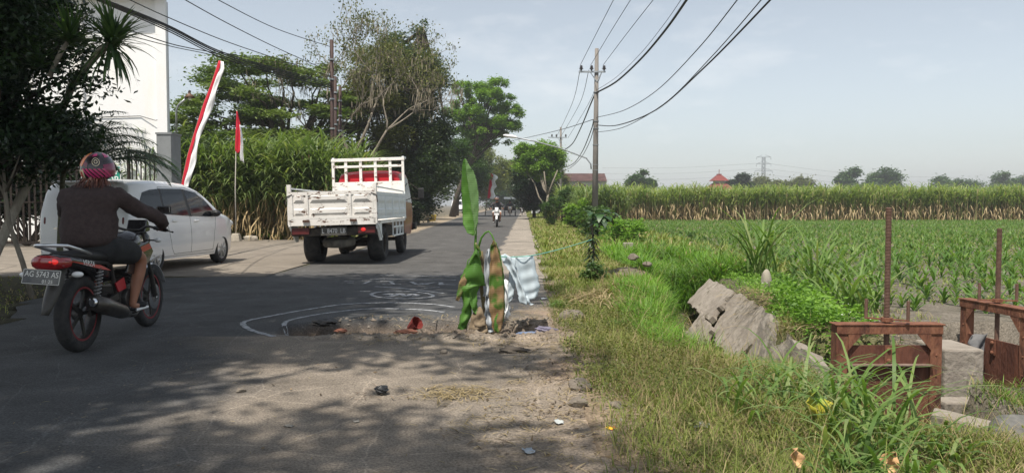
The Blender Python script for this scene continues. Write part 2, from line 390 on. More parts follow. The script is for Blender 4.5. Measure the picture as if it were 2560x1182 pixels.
# rough ground under everything
def ax(*segs): return np.concatenate([np.arange(a, b, s) for a, b, s in segs])
gx = ax((-700, -60, 40), (-60, -16, 4), (-16, -3, .35), (-3, .2, .4), (.2, 4.6, .055), (4.6, 8, .25), (8, 30, 1), (30, 80, 5), (80, 760, 40))
gy = ax((-60, 0, 6), (0, 2.4, .4), (2.4, 13.5, .06), (13.5, 24, .3), (24, 60, 1.2), (60, 120, 5), (120, 1400, 60))
GX, GY = np.meshgrid(gx, gy)
DRV = [(-4.2, 12.6), (-17, 12.9), (-17, 26.4), (-4.2, 26.2)]
def under(X, Y):
    r = (X > XL(Y) + .12) & (X < XV(Y) - .02) & (Y < 236)
    dv = (X < -4.3) & (X > -16.9) & (Y > 13.3) & (Y < 26.0)
    return r, dv
def gz(X, Y):
    r, dv = under(X, Y); z = G(X, Y); z = np.where(r, -.5, z); z = np.where(dv, -.12, z); return z
def gcol(X, Y):
    n = nz2(X, Y, 1.4) * .5 + nz2(X, Y, 5) * .3
    c = mixc(C_VERGE, C_SOIL, sst(3.0, 3.6, X + n * .3))
    st = sst(.75, .15, X - XV(Y) + n * .45) * (X > 0) * sst(14, 10, Y); c = mixc(c, (.22, .17, .12), st)
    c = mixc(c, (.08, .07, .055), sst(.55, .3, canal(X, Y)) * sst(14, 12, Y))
    mound = sst(.7, .2, np.hypot(X - 1.95, (Y - 12.6) * .8)) ; c = mixc(c, (.15, .125, .10), mound)
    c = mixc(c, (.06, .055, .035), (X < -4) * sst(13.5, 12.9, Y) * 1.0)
    c = mixc(c, (.12, .105, .075), (X < -4) * sst(26, 28, Y) * sst(60, 30, X * 0))
    c = mixc(c, C_SAND, (X < -3.9) * sst(3.5, .3, XL(Y) - X + n) * sst(26.5, 28, Y) * .8)
    c = mixc(c, (.10, .12, .04), sst(55, 62, Y) * (X > 1.5))
    return np.clip(c, .01, 1)
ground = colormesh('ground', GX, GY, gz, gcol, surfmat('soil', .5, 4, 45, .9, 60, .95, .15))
# culvert slab and yard in front of the gate
dy = np.concatenate([np.arange(12.7, 13.3, .1), np.arange(13.3, 26.4, .4)]); dx = np.arange(-17, -4.1, .25); DX, DY = np.meshgrid(dx, dy)
DX = DX + np.where(DX > -4.6, .12, 0)
def dcol(X, Y):
    n = nz2(X, Y, 1.3); c = np.asarray((.19, .165, .135))[None, None] * (1 + .12 * n[..., None] + .06 * nz2(X, Y, 4)[..., None])
    j = ((np.abs((X / 2.6) % 1 - .5) > .49) | (np.abs((Y / 3.4) % 1 - .5) > .49)) * .3; return c * (1 - j[..., None])
drive = colormesh('driveway', DX, DY, lambda X, Y: .012 + nz2(X, Y, .9) * .004 - .35 * (Y < 12.75), dcol, surfmat('yard_concrete', .3, 2, 70, .3, 60, .85, .25, crack=.35))
# ================================================================ PLANTS
GRN = leafmat('grass_green', [(.065, .10, .020), (.12, .155, .034), (.175, .195, .055), (.24, .215, .10)], .3, .6, .2)
DRYG = leafmat('dry_grass', [(.13, .10, .055), (.22, .175, .095), (.32, .255, .15)], .2, .7, .15)
LUSH = leafmat('lush_grass', [(.045, .10, .015), (.085, .17, .022), (.13, .24, .03), (.17, .27, .05)], .35, .5, .3)
MAIZ = leafmat('maize_leaf', [(.050, .105, .020), (.085, .155, .032), (.135, .205, .05)], .35, .45, .35)
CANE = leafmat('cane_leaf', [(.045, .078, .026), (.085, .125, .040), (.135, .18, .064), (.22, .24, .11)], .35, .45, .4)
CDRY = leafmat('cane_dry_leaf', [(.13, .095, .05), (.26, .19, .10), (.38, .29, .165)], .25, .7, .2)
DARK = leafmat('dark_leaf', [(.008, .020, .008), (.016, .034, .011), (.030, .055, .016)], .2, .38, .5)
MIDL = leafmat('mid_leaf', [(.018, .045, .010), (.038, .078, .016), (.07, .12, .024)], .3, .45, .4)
BRIT = leafmat('bright_leaf', [(.060, .12, .015), (.11, .19, .025), (.18, .27, .045)], .4, .5, .3)
OLIV = leafmat('olive_leaf', [(.045, .060, .016), (.085, .095, .026), (.13, .135, .04)], .3, .55, .25)
YELW = leafmat('yellowing_leaf', [(.05, .075, .015), (.11, .13, .022), (.19, .18, .035)], .35, .5, .3)
PODS = leafmat('dry_pod', [(.10, .085, .055), (.17, .145, .10), (.24, .21, .16)], .1, .8, .1)
BARK = mat('bark', (.10, .085, .065), (.19, .165, .13), .95, ns=14, bump=.6, bs=30, stretch=(1, 1, .25))
BARKL = mat('pale_bark', (.19, .165, .13), (.30, .27, .22), .95, ns=12, bump=.6, bs=30, stretch=(1, 1, .3))
BARKD = mat('dark_bark', (.035, .028, .022), (.075, .06, .045), .95, ns=14, bump=.6, bs=30)
PALMS = mat('palm_stem', (.055, .06, .03), (.12, .11, .07), .8, ns=4, bump=.3, bs=10, stretch=(.2, .2, 6))

def scatter(fn, n, xr, yr, dens=None):
    """n points in a box, weighted by keep function"""
    X = NR.uniform(*xr, n); Y = NR.uniform(*yr, n); k = fn(X, Y) > NR.rand(n); X = X[k]; Y = Y[k]
    return np.stack([X, Y, G(X, Y) - .01], 1)
def band(n, ya, yb, xa, xb, h, wd, kfn=None, lean=.5, dry=.25):
    """a bed of blades: n, from y ya..yb; density falls with distance"""
    Y = ya + (yb - ya) * NR.rand(n) ** 1.25; X = NR.uniform(0, 1, n); lo = xa(Y) if callable(xa) else xa; hi = xb(Y) if callable(xb) else xb
    X = lo + (hi - lo) * X
    if kfn is not None:
        k = kfn(X, Y) > NR.rand(n); X = X[k]; Y = Y[k]
    B = np.stack([X, Y, G(X, Y) - .012], 1); m = len(B)
    hh = h * NR.uniform(.45, 1.4, m) * (1 + .35 * nz2(X, Y, 2.1)); ww = wd * NR.uniform(.7, 1.3, m) * np.clip(Y / 7, .8, 4)
    V, Fq, i = blades(B, NR.uniform(0, 6.28, m), np.clip(hh, .02, 2), ww, R(88) - NR.rand(m) * R(30), R(40) - NR.rand(m) * R(80) * lean * 1.6, 1.2, 3, [.8, 1, .7, .05])
    t = np.clip(.42 + .28 * nz2(X, Y, 1.2, 4) + NR.normal(0, .2, m), 0, 1)
    d = (NR.rand(m) < dry * np.clip(1 + 1.2 * nz2(X, Y, 1.7, 8), 0, 3)).astype(int)
    return V, Fq, t[i], d[i]
def mergem(parts):
    V, Fq, T = merge([(a, b, c) for a, b, c, d in parts]); return V, Fq, T, np.concatenate([p[3] for p in parts])
# --- verge grass
dens0 = lambda X, Y: sst(-.02, .55, X - XV(Y) + nz2(X, Y, 2.5) * .28) * (1 - .93 * sst(.62, .35, np.hypot(X - 1.95, (Y - 12.6) * .8))) * (1 - .97 * sst(.52, .30, canal(X, Y)) * sst(13, 11, Y)) * np.where((X > 2.7) & (Y > 5.7) & (Y < 6.3), .1, 1)
P_ = [band(60000, 2.2, 8.5, XV, lambda Y: 2.75 + 0 * Y, .125, .0048, dens0, .7, .30),
      band(40000, 8.5, 16, XV, lambda Y: 3.0 + 0 * Y, .125, .006, dens0, .6, .22),
      band(34000, 16, 75, XV, lambda Y: XV(Y) + 2.6, .17, .010, dens0, .5, .16),
      band(7000, 75, 150, XV, lambda Y: XV(Y) + 3, .3, .02, None, .5, .2),
      band(15000, 4.2, 11.5, lambda Y: 3.15 + 0 * Y, lambda Y: 4.3 + 0 * Y, .09, .006, lambda X, Y: np.where(Y < 5.8, .95 * (X > 3.3), .25 * (canal(X, Y) > .5)), .6, .25),
      band(9000, 12.5, 60, lambda Y: XV(Y) + 2.2, lambda Y: XV(Y) + 4.5, .28, .013, None, .5, .1),
      band(2400, 9.6, 12.9, -9.5, -6.2, .05, .009, lambda X, Y: .8 * (X < XL(Y) - .15), .6, .3),
      band(1600, 6.0, 10.0, lambda Y: -.62 * Y - 2.2, lambda Y: XL(Y) - .1, .05, .008, None, .6, .8),
      band(9000, 26.2, 31, -12, -4.6, .35, .02, lambda X, Y: sst(26.3, 27.2, Y + nz2(X, Y, 2) * .4) * sst(-5.2, -6.6, X), .5, .1)]
P_.append(band(700, 2.4, 12, lambda Y: XV(Y) + .2, 2.8, .36, .0032, lambda X, Y: canal(X, Y) > .5, .5, 1.0)); P_.append(band(500, 2.4, 10, lambda Y: XV(Y) + .3, 2.6, .34, .005, lambda X, Y: canal(X, Y) > .5, .7, .1))
V, Fq, T, D = mergem(P_); o = npmesh('grass', V, Fq, T, [GRN, DRYG], mi=D); tag(o, kind='stuff')
# lush patch along the ditch
lushk = lambda X, Y: sst(.62, .25, np.abs(X - (1.42 + (Y - 7) * .16) + .02)) * sst(5.6, 7.2, Y) * sst(12.5, 10, Y)
P_ = [band(26000, 6.0, 12.0, 1.15, 2.5, .22, .0065, lushk, .8, .03), band(9000, 12.4, 18, 2.1, 3.9, .38, .009, None, .8, .04), band(12000, 4.3, 5.9, 3.05, 4.6, .085, .006, lambda X, Y: .4 + .6 * sst(-.2, .4, nz2(X, Y, 3)), .8, .15)]
V, Fq, T, D = mergem(P_); o = npmesh('lush_grass', V, Fq, T, [LUSH, DRYG], mi=D); tag(o, kind='stuff')
# low broad-leaved weeds: olive cover by the dirt, green flowering cover on the far bank
def weeds(n, xr, yr, h, L, kfn, ml):
    Y = NR.uniform(*yr, n); X = NR.uniform(*xr, n); k = kfn(X, Y) > NR.rand(n); X = X[k]; Y = Y[k]; m = len(X)
    C = np.stack([X, Y, G(X, Y) + NR.rand(m) * h * (1 + .6 * nz2(X, Y, 4))], 1); D = NR.normal(size=(m, 3)); D[:, 2] *= .4; D /= np.linalg.norm(D, axis=1)[:, None]
    s = NR.uniform(.6, 1.4, m); V, Fq = leaves(C, D, L * s, L * .5 * s, NR.normal(size=(m, 3)) * .6 + [0, 0, 1]); return V, Fq, np.clip(.5 + .3 * nz2(X, Y, 3) + NR.normal(0, .2, m), 0, 1)
wk = lambda X, Y: sst(.75, .2, np.abs(X - .95 - nz2(X, Y, 3) * .2)) * sst(4.2, 5.2, Y) * sst(9.4, 8, Y)
V, Fq, T = merge([weeds(26000, (.4, 1.7), (4, 9.5), .13, .022, wk, OLIV), weeds(5000, (.6, 2.6), (2.6, 5), .08, .025, lambda X, Y: .5 + .5 * nz2(X, Y, 3), OLIV)])
o = npmesh('olive_weeds', V, Fq, T, OLIV); tag(o, kind='stuff')
bk = lambda X, Y: sst(.55, .25, np.abs(X - np.interp(Y, [6.3, 7, 9, 12], [2.98, 3.05, 3.4, 3.65]))) * sst(6.3, 6.9, Y) * (canal(X, Y) > .42)
V, Fq, T = merge([weeds(22000, (2.6, 4.3), (6.2, 12.5), .16, .035, bk, BRIT), weeds(7000, (2.6, 3.5), (6.35, 8.9), .30, .05, lambda X, Y: sst(.35, .1, np.abs(X - np.interp(Y, [6.3, 9], [2.78, 3.2]))), BRIT)])
o = npmesh('bank_weeds', V, Fq, T, LUSH); tag(o, kind='stuff')
fl = scatter(lambda X, Y: bk(X, Y) * .5, 420, (2.7, 4.2), (6.3, 11)); fl[:, 2] += .15
V, Fq = leaves(fl, NR.normal(size=(len(fl), 3)) * [1, 1, .2], .012, .014, np.tile([0, 0, 1.], (len(fl), 1)) + NR.normal(size=(len(fl), 3)) * .3)
o = npmesh('tiny_white_flowers', V, Fq, NR.rand(len(Fq)), mat('petal_white', (.75, .74, .62), rough=.6)); tag(o, kind='stuff')
# straw, dead leaves and crumbs strewn over the dirt
def litter(n, xr, yr, kfn, L, wd, zf, arch=.25):
    X = NR.uniform(*xr, n); Y = NR.uniform(*yr, n); k = kfn(X, Y) > NR.rand(n); X = X[k]; Y = Y[k]; m = len(X)
    B = np.stack([X, Y, zf(X, Y) + .004 + NR.rand(m) * .012], 1); e = NR.uniform(0, arch, m)
    V, Fq, i = blades(B, NR.uniform(0, 6.28, m), L * NR.uniform(.3, 1.5, m), wd * NR.uniform(.6, 1.6, m), e, -e * 1.2, 1, 3, [.7, 1, 1, .4]); return V, Fq, NR.rand(m)[i]
sk = lambda X, Y: .05 + sst(-.1, .5, X + .2 + nz2(X, Y, 1.8) * .5) * .9
zs = lambda X, Y: np.where(X > XV(Y) + .08, G(X, Y), roadz(X, Y))
V, Fq, T = merge([litter(5200, (-.6, 1.15), (2.4, 9.2), sk, .07, .004, zs), litter(1500, (-.75, -.05), (4.4, 5.3), lambda X, Y: sst(.36, .1, np.hypot(X + .38, (Y - 4.85) * 1.3)), .09, .005, zs, .5),
    litter(2600, (.7, 1.8), (8.2, 10.4), lambda X, Y: sst(.5, .1, np.hypot(X - 1.15, (Y - 9.2) * .7)), .35, .011, lambda X, Y: G(X, Y) + .05, .7),
    litter(2600, (2.7, 3.3), (8.9, 12.2), lambda X, Y: sst(.3, .05, np.abs(X - 3.02)), .3, .008, lambda X, Y: G(X, Y) + .05, .5),
    litter(900, (2.6, 3.4), (6.3, 7.4), lambda X, Y: X * 0 + .6, .2, .006, lambda X, Y: G(X, Y) + .03, .5),
    litter(700, (-3, -.2), (2.4, 7), lambda X, Y: .25 + 0 * X, .03, .004, zs), litter(900, (-1.6, .9), (6.5, 8.3), lambda X, Y: .6 + 0 * X, .12, .006, zs, .6)])
o = npmesh('straw_litter', V, Fq, T, DRYG); tag(o, kind='stuff')
m = 1500; X = NR.uniform(-1.6, 1.3, m); Y = NR.uniform(2.4, 8.2, m); k = NR.rand(m) < sk(X, Y) * .9; X = X[k]; Y = Y[k]; m = len(X)
D = NR.normal(size=(m, 3)) * [1, 1, .15]; D /= np.linalg.norm(D, axis=1)[:, None]; V, Fq = leaves(np.stack([X, Y, zs(X, Y) + .008], 1), D, NR.uniform(.02, .05, m), NR.uniform(.008, .02, m), NR.normal(size=(m, 3)) * .35 + [0, 0, 1])
o = npmesh('fallen_leaves', V, Fq, NR.rand(m), leafmat('fallen_leaf', [(.045, .035, .025), (.11, .08, .05), (.22, .16, .10)], .1, .8, .1)); tag(o, kind='stuff')
tk = lambda X, Y: np.clip(sst(.1, .7, nz2(X, Y, 3.1, 6)) * sst(-.5, .4, X) * 1.2 + .5 * sst(.35, .1, np.hypot(X + .85, (Y - 4.85) * 1.4)), 0, 1)
V, Fq, T = merge([litter(9000, (-1.3, 1.1), (2.4, 6.9), tk, .055, .0045, zs, .3)]); o = npmesh('twigs', V, Fq, T, leafmat('twig', [(.04, .03, .022), (.10, .075, .052), (.17, .13, .09)], 0, .9, .1)); tag(o, kind='stuff')
def debris(n, xr, yr, kfn, s, zf):
    X = NR.uniform(*xr, n); Y = NR.uniform(*yr, n); k = kfn(X, Y) > NR.rand(n); X = X[k]; Y = Y[k]; m = len(X); Z = zf(X, Y)
    mb_v = []; mb_f = []; u = np.array([[1, 0, 0], [0, 1, 0], [-1, 0, 0], [0, -1, 0], [0, 0, 1]])
    r = s * NR.uniform(.3, 1.6, (m, 1, 1)); V = u[None] * r * NR.uniform(.6, 1.3, (m, 5, 1)); V[:, :, 2] *= .7; V += np.stack([X, Y, Z], 1)[:, None]
    f = np.array([[0, 1, 4], [1, 2, 4], [2, 3, 4], [3, 0, 4]]); return V.reshape(-1, 3), (np.arange(m)[:, None, None] * 5 + f[None]).reshape(-1, 3), np.repeat(NR.rand(m), 4)
V, Fq, T = merge([debris(2600, (-2.6, 1.0), (2.4, 7.0), lambda X, Y: .25 + .6 * sst(-.8, .6, X), .006, zs), debris(900, (-1.9, .8), (6.8, 8.2), lambda X, Y: .8 + 0 * X, .016, zs), debris(500, (-.2, .9), (2.6, 7.4), lambda X, Y: .5 + 0 * X, .013, zs)])
V2, F2, T2 = merge([debris(420, (-1.6, .9), (6.82, 7.12), lambda X, Y: .6 + 0 * X, .024, zs), debris(260, (.1, 1.0), (6.9, 8.1), lambda X, Y: .9 + 0 * X, .034, zs), debris(60, (-1.9, .6), (7.6, 8.0), lambda X, Y: .9 + 0 * X, .022, zs)])
o = npmesh('rubble', V2, F2, T2, mat('rubble_earth', (.10, .078, .058), (.165, .135, .105), .95, ns=9)); tag(o, kind='stuff')
o = npmesh('gravel', V, Fq, T, mat('gravel_stone', (.085, .075, .062), (.17, .15, .125), .95, ns=9)); tag(o, kind='stuff')

# --- young maize: 300 nearest plants as things, the rest as one crop
def maize_arrays(g, h=.265):
    n = g.randint(7, 10); B = np.zeros((n, 3)); B[:, 2] = np.linspace(0, .35, n) * h; az = g.uniform(0, 6.28) + np.arange(n) * math.pi + g.normal(0, .5, n)
    L = h * g.uniform(.75, 1.25, n); return B, az, L, np.full(n, .032) * g.uniform(.8, 1.2, n), R(80) - np.linspace(.5, 0, n), R(5) - g.uniform(0, 1.0, n)
protos = []
for k in range(8):
    a = maize_arrays(np.random.RandomState(k)); protos.append(blades(*a, p=1.3, S=4))
spots = []
for r_ in np.arange(3.9, 42, .60):
    yy = np.arange(5.2, 56, .23); xx = r_ + NR.normal(0, .05, len(yy)) + 0 * yy; yy = yy + NR.normal(0, .06, len(yy))
    k = (xx < .70 * yy + 1) & (NR.rand(len(yy)) < .93 - .4 * (nz2(xx, yy, .8) > .45)) & (xx > 3.75 + np.where(yy < 8.6, (8.6 - yy) * .45, 0)) & ((yy < 11) | (xx > 3.75)) & ~((yy < 8.2) & (xx < 4.7))
    spots += list(zip(xx[k], yy[k]))
spots = np.array(spots); spots = spots[np.argsort(spots[:, 1] ** 1.0)]
spots = np.concatenate([spots[spots[:, 0] < .68 * spots[:, 1]], spots[:0]])
mdata = []
for k in range(8):
    V, Fq, i = protos[k]; o = npmesh('maize_plant', V, Fq, np.random.RandomState(k).rand(len(protos[k][0]))[i], MAIZ); mdata.append(o.data); bpy.data.objects.remove(o)
for q, (x, y) in enumerate(spots[:290]):
    o = bpy.data.objects.new('maize_plant', mdata[q % 8]); col.objects.link(o); o.location = (x, y, float(G(x, y)) - .01); o.rotation_euler = (0, 0, NR.uniform(0, 6.28)); s = NR.uniform(.75, 1.3); o.scale = (s, s, s * NR.uniform(.85, 1.15))
    tag(o, 'young green maize plant in the nearest rows of the grey field', 'maize plant', 'young maize plants in the nearest rows')
rest = spots[290:]; parts = []
for k in range(8):
    S_ = rest[k::8]; V, Fq, i = protos[k]; m = len(S_); a = NR.uniform(0, 6.28, m); s = NR.uniform(.7, 1.3, m) * (1 - S_[:, 1] / 140)
    c, s_ = np.cos(a) * s, np.sin(a) * s; W = np.empty((m, len(V), 3))
    W[:, :, 0] = V[None, :, 0] * c[:, None] - V[None, :, 1] * s_[:, None] + S_[:, 0, None]; W[:, :, 1] = V[None, :, 0] * s_[:, None] + V[None, :, 1] * c[:, None] + S_[:, 1, None]
    W[:, :, 2] = V[None, :, 2] * s[:, None] + G(S_[:, 0], S_[:, 1])[:, None]
    parts.append((W.reshape(-1, 3), (np.arange(m)[:, None, None] * len(V) + Fq[None]).reshape(-1, 4), np.clip(NR.rand(m)[:, None] * .5 + NR.rand(m, len(Fq)) * .5, 0, 1).ravel()))
V, Fq, T = merge(parts); o = npmesh('maize_crop', V, Fq, T, MAIZ); tag(o, kind='stuff')
# weeds between the far rows
o = npmesh('field_weeds', *merge([band(60000, 9, 56, 3.7, lambda Y: .69 * Y, .08, .012, lambda X, Y: sst(6, 26, Y) * .9 + .1, .8, .1)[:3]]), [GRN]); tag(o, kind='stuff')

# --- sugar cane
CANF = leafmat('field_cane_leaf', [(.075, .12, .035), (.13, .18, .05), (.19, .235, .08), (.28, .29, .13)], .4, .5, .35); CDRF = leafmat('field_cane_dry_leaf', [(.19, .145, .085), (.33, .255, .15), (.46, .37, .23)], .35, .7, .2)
def cane(name, pts, H, n_leaf, Lf, wd, dryfrac, dryz, gf=.30):
    m = len(pts); parts = []
    h = H * NR.uniform(.72, 1.14, m) * (1 + .10 * nz2(pts[:, 0], pts[:, 1], .8)) * (1 + .07 * nz2(pts[:, 0], pts[:, 1], 2.7))
    for q in range(n_leaf):
        f = gf + (.92 - gf) * (q + NR.rand(m) * .8) / n_leaf; B = pts.copy(); B[:, 2] += h * f * .86 + 0; B[:, :2] += NR.normal(0, .08, (m, 2))
        L = Lf * NR.uniform(.7, 1.2, m); V, Fq, i = blades(B, NR.uniform(0, 6.28, m), L, wd * NR.uniform(.8, 1.2, m), R(84) - NR.rand(m) * .35, R(-5) - NR.rand(m) * 1.25 + f * .35, 1.4, 5)
        parts.append((V, Fq, np.clip(.5 + .25 * nz2(pts[:, 0], pts[:, 1], 2) + NR.normal(0, .22, m), 0, 1)[i], np.zeros(len(i), int)))
    for q in range(dryfrac):
        f = dryz * (q + NR.rand(m)) / dryfrac; B = pts.copy(); B[:, 2] += h * f; B[:, :2] += NR.normal(0, .12, (m, 2)); L = Lf * NR.uniform(.35, .85, m)
        keep = NR.rand(m) < np.clip(.8 + .7 * nz2(pts[:, 0], pts[:, 1] * .2, .55), .1, 1); V, Fq, i = blades(B[keep], NR.uniform(0, 6.28, keep.sum()), L[keep], wd * .9, R(55) - NR.rand(keep.sum()) * 1.2, R(-85), .6, 3, [.6, 1, .8, .1])
        parts.append((V, Fq, NR.rand(keep.sum())[i], np.ones(len(i), int)))
    V, Fq, i = blades(pts, NR.uniform(0, 6.28, m), h * .85, wd * .8, R(90) - NR.rand(m) * .12, R(86), 1, 2, [1, 1, .8]); parts.append((V, Fq, NR.rand(m)[i] * .8, (NR.rand(len(i)) < .65).astype(int)))
    V, Fq, T, D = mergem(parts); o = npmesh(name, V, Fq, T, [CANF if gf > .5 else CANE, CDRF if gf > .5 else CDRY], mi=D); return tag(o, kind='stuff')
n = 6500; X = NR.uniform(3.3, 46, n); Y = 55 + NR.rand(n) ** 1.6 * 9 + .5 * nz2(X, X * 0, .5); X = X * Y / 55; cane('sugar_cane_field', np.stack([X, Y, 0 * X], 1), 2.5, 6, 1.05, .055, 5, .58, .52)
n = 1500; Y = NR.uniform(40, 56, n); X = NR.uniform(0, 1, n) * 2.4 + 3.6 + (Y - 40) * .03; cane('sugar_cane_strip', np.stack([X, Y, 0 * X], 1), 1.9, 6, 1.1, .05, 1, .3)
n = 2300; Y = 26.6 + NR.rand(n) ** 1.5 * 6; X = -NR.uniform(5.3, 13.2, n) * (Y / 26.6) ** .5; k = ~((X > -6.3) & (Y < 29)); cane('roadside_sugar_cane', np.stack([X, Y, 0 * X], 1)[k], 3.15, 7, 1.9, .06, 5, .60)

# --- trees
def tree(name, label, cat, base, trunk, r, clumps, nleaf, L, W_, lm, bm, group=None, nl=16, droop=0, flat=.75, extra=None, tr=.75):
    t = thing(name, label, cat, base, 0, group); bx, by, bz = base; inv = lambda p: (p[0] - bx, p[1] - by, p[2] - bz)
    mb = MB(); tp = [Vector(p) for p in trunk]; n_ = len(tp); mb.tube(tp, [r * (1 - .45 * i / max(1, n_ - 1)) * (1.25 if i == 0 else 1) for i in range(n_)], 10)
    cl = [(inv(c), s) for c, s in clumps]
    limbs(mb, tp[-1], r * .55, [c for c, s in cl], nl)
    if n_ > 2: limbs(mb, tp[-2], r * .5, [c for c, s in cl], nl // 2)
    mb.build('trunk', bm, t, smooth=True)
    if nleaf:
        V, Fq, T = crown_leaves(cl, nleaf, L, W_, droop=droop, flat=flat)
        npmesh('crown', V, Fq, T, lm, t)
    if extra: extra(t, cl)
    return t
# layered spreading tree beyond the cane
cl = []
for i in range(90):
    u = rnd.random(); a = rnd.uniform(0, 6.28); z = 4.0 + 5.0 * u; rr = (4.9 * (1 - ((z - 5.8) / 4.2) ** 2 * .75)) * math.sqrt(rnd.random()); s = rnd.uniform(.55, 1.1)
    cl.append(((-13.4 + rr * math.cos(a) * 1.15, 43 + rr * math.sin(a), z), (s * 1.25, s * 1.25, s * .30)))
tree('spreading_tree', 'wide tree with flat green layers of feathery foliage beyond the sugar cane', 'tree', (-12.4, 43, 0), [(0, 0, 0), (.1, 0, 1.6), (.0, 0, 3.2)], .26, cl, 70000, .22, .10, leafmat('feathery_leaf', [(.045, .080, .018), (.085, .125, .028), (.13, .17, .045)], .3, .5, .3), BARKD, nl=22)
cl = clumps_in((-8.8, 44, 5.0), (2.6, 2.4, 3.2), 48, .85, seed=3)
tree('bushy_tree', 'dull olive tree between the layered tree and the dry tree', 'tree', (-8.9, 44, 0), [(0, 0, 0), (.1, 0, 1.2), (0, .1, 2.4)], .2, cl, 26000, .20, .09, OLIV, BARKD, nl=16)
# dry tree with hanging pods
t = thing('dry_tree', 'half bare tree with grey branches and hanging dry pods above the truck', 'tree', (-7.6, 40, 0))
mb = MB(); tips = []
def branch(p, d, L, r, depth):
    q = [p]; n = 4
    for i in range(n):
        d = (d + Vector((rnd.gauss(0, .13), rnd.gauss(0, .13), rnd.gauss(.02, .08)))).normalized(); q.append(q[-1] + d * L / n)
    mb.tube(q, [r * (1 - .45 * i / n) for i in range(n + 1)], 6 if depth < 3 else 4)
    if depth >= 5: tips.append((q[-1], d)); return
    if depth >= 3: tips.append((q[2], d)); tips.append((q[-1], d))
    for k in range(2 if depth < 1 else rnd.choice([2, 3, 3])):
        a = rnd.uniform(0, 6.28); s = rnd.uniform(.45, .9); nd = (d + (d.orthogonal().normalized() if True else 0) * s * math.cos(a) + d.cross(d.orthogonal().normalized()) * s * math.sin(a) + Vector((0, 0, .12))).normalized()
        branch(q[-1] - d * .02, nd, L * rnd.uniform(.68, .86), r * .60, depth + 1)
branch(Vector((0, 0, 0)), Vector((.02, 0, 1)), 3.6, .17, 0); branch(Vector((-.2, .1, 1.8)), Vector((-.45, 0, 1)).normalized(), 2.6, .10, 1); branch(Vector((.05, -.1, 3.0)), Vector((.6, -.1, .9)).normalized(), 2.4, .09, 1)
mb.build('trunk', BARK, t, smooth=True)
tp = np.array([tuple(p) for p, d in tips]); print('dry tips', len(tp), tp.min(0), tp.max(0))
hi = tp[tp[:, 2] > np.percentile(tp[:, 2], 35)]
C = np.repeat(hi, 26, 0) + NR.normal(0, .26, (len(hi) * 26, 3)); D = NR.normal(size=C.shape); D /= np.linalg.norm(D, axis=1)[:, None]
V, Fq = leaves(C, D, .15, .08); npmesh('crown', V, Fq, NR.rand(len(Fq)), OLIV, t)
C = np.repeat(tp, 7, 0) + NR.normal(0, .2, (len(tp) * 7, 3)); V, Fq, i = blades(C, NR.uniform(0, 6.28, len(C)), NR.uniform(.18, .42, len(C)), .035, R(-70), R(-88), 1, 2, [.6, 1, .5])
npmesh('pods', V, Fq, NR.rand(len(C))[i], PODS, t)
# tall dark creeper-covered tree
cl = clumps_in((-5.9, 46, 4.6), (2.3, 1.7, 4.2), 95, .85, hollow=.3, seed=5) + clumps_in((-6.0, 46, 8.9), (1.85, 1.5, 2.7), 60, .7, hollow=.3, seed=6) + clumps_in((-5.2, 45, 2.6), (2.1, 1.6, 1.9), 24, .7, seed=61) + [((-5.2, 46, 11.9), (.35, .35, .3)), ((-5.25, 46, 11.1), (.2, .2, .5))]
tree('creeper_covered_tree', 'tallest tree, dark and overgrown with creepers, beside the road behind the truck cab', 'tree', (-5.9, 46, 0), [(0, 0, 0), (.1, 0, 4), (.2, 0, 8.4), (.6, 0, 11.5)], .3, cl, 90000, .19, .095, leafmat('creeper_leaf', [(.020, .038, .016), (.045, .072, .028), (.095, .12, .06)], .3, .35, .6), BARKD, nl=8, droop=.25)
cl = clumps_in((-7.3, 45.4, 8.4), (2.3, 1.6, 2.6), 52, .55, seed=8)
tree('brown_creeper_tree', 'tree with thin brownish olive creeper foliage behind the dry branches', 'tree', (-7.2, 45.4, 0), [(0, 0, 0), (0, 0, 3), (.1, 0, 6.5)], .18, cl, 24000, .16, .06, OLIV, BARK, nl=20, droop=.3)
# bright round tree
cl = clumps_in((-2.9, 76, 10.2), (3.9, 3.0, 3.9), 150, .55, hollow=.3, seed=9)
tree('bright_green_tree', 'fresh bright green round-crowned tree rising above the road', 'tree', (-5.9, 76, 0), [(0, 0, 0), (.6, 0, 2.6), (1.6, 0, 5.0), (2.2, 0, 6.6)], .3, cl, 46000, .24, .12, BRIT, BARKD, nl=36)
cl = clumps_in((-6.4, 62, 4.9), (2.6, 2.5, 2.2), 54, .85, hollow=.2, seed=12)
tree('roadside_tree', 'dark green roadside tree right of the creeper tree, above the white van', 'tree', (-6.6, 62, 0), [(0, 0, 0), (.1, 0, 1.5), (.2, 0, 3)], .16, cl, 40000, .22, .11, MIDL, BARKD, nl=10)
cl = clumps_in((-4.9, 84, 4.9), (2.6, 2.6, 2.4), 50, .9, hollow=.2, seed=13) + clumps_in((-4.2, 84, 7.6), (1.9, 2, 1.8), 24, .8, seed=131)
tree('roadside_tree', 'mid green tree above the long red and white banner', 'tree', (-6.0, 84, 0), [(0, 0, 0), (.1, 0, 1.5), (.3, 0, 3.3)], .16, cl, 36000, .24, .12, MIDL, BARKD, nl=10)
cl = clumps_in((-4.0, 118, 6.3), (4.3, 3.5, 3.6), 60, 1.2, hollow=.2, seed=14)
tree('yellowing_tree', 'yellowish green broad tree over the far end of the road', 'tree', (-7.0, 118, 0), [(0, 0, 0), (.6, 0, 2), (1.8, 0, 4)], .2, cl, 34000, .34, .17, YELW, BARKD, nl=10)
cl = clumps_in((.6, 132, 5.6), (3.8, 3.5, 3.4), 60, 1.2, hollow=.2, seed=15)
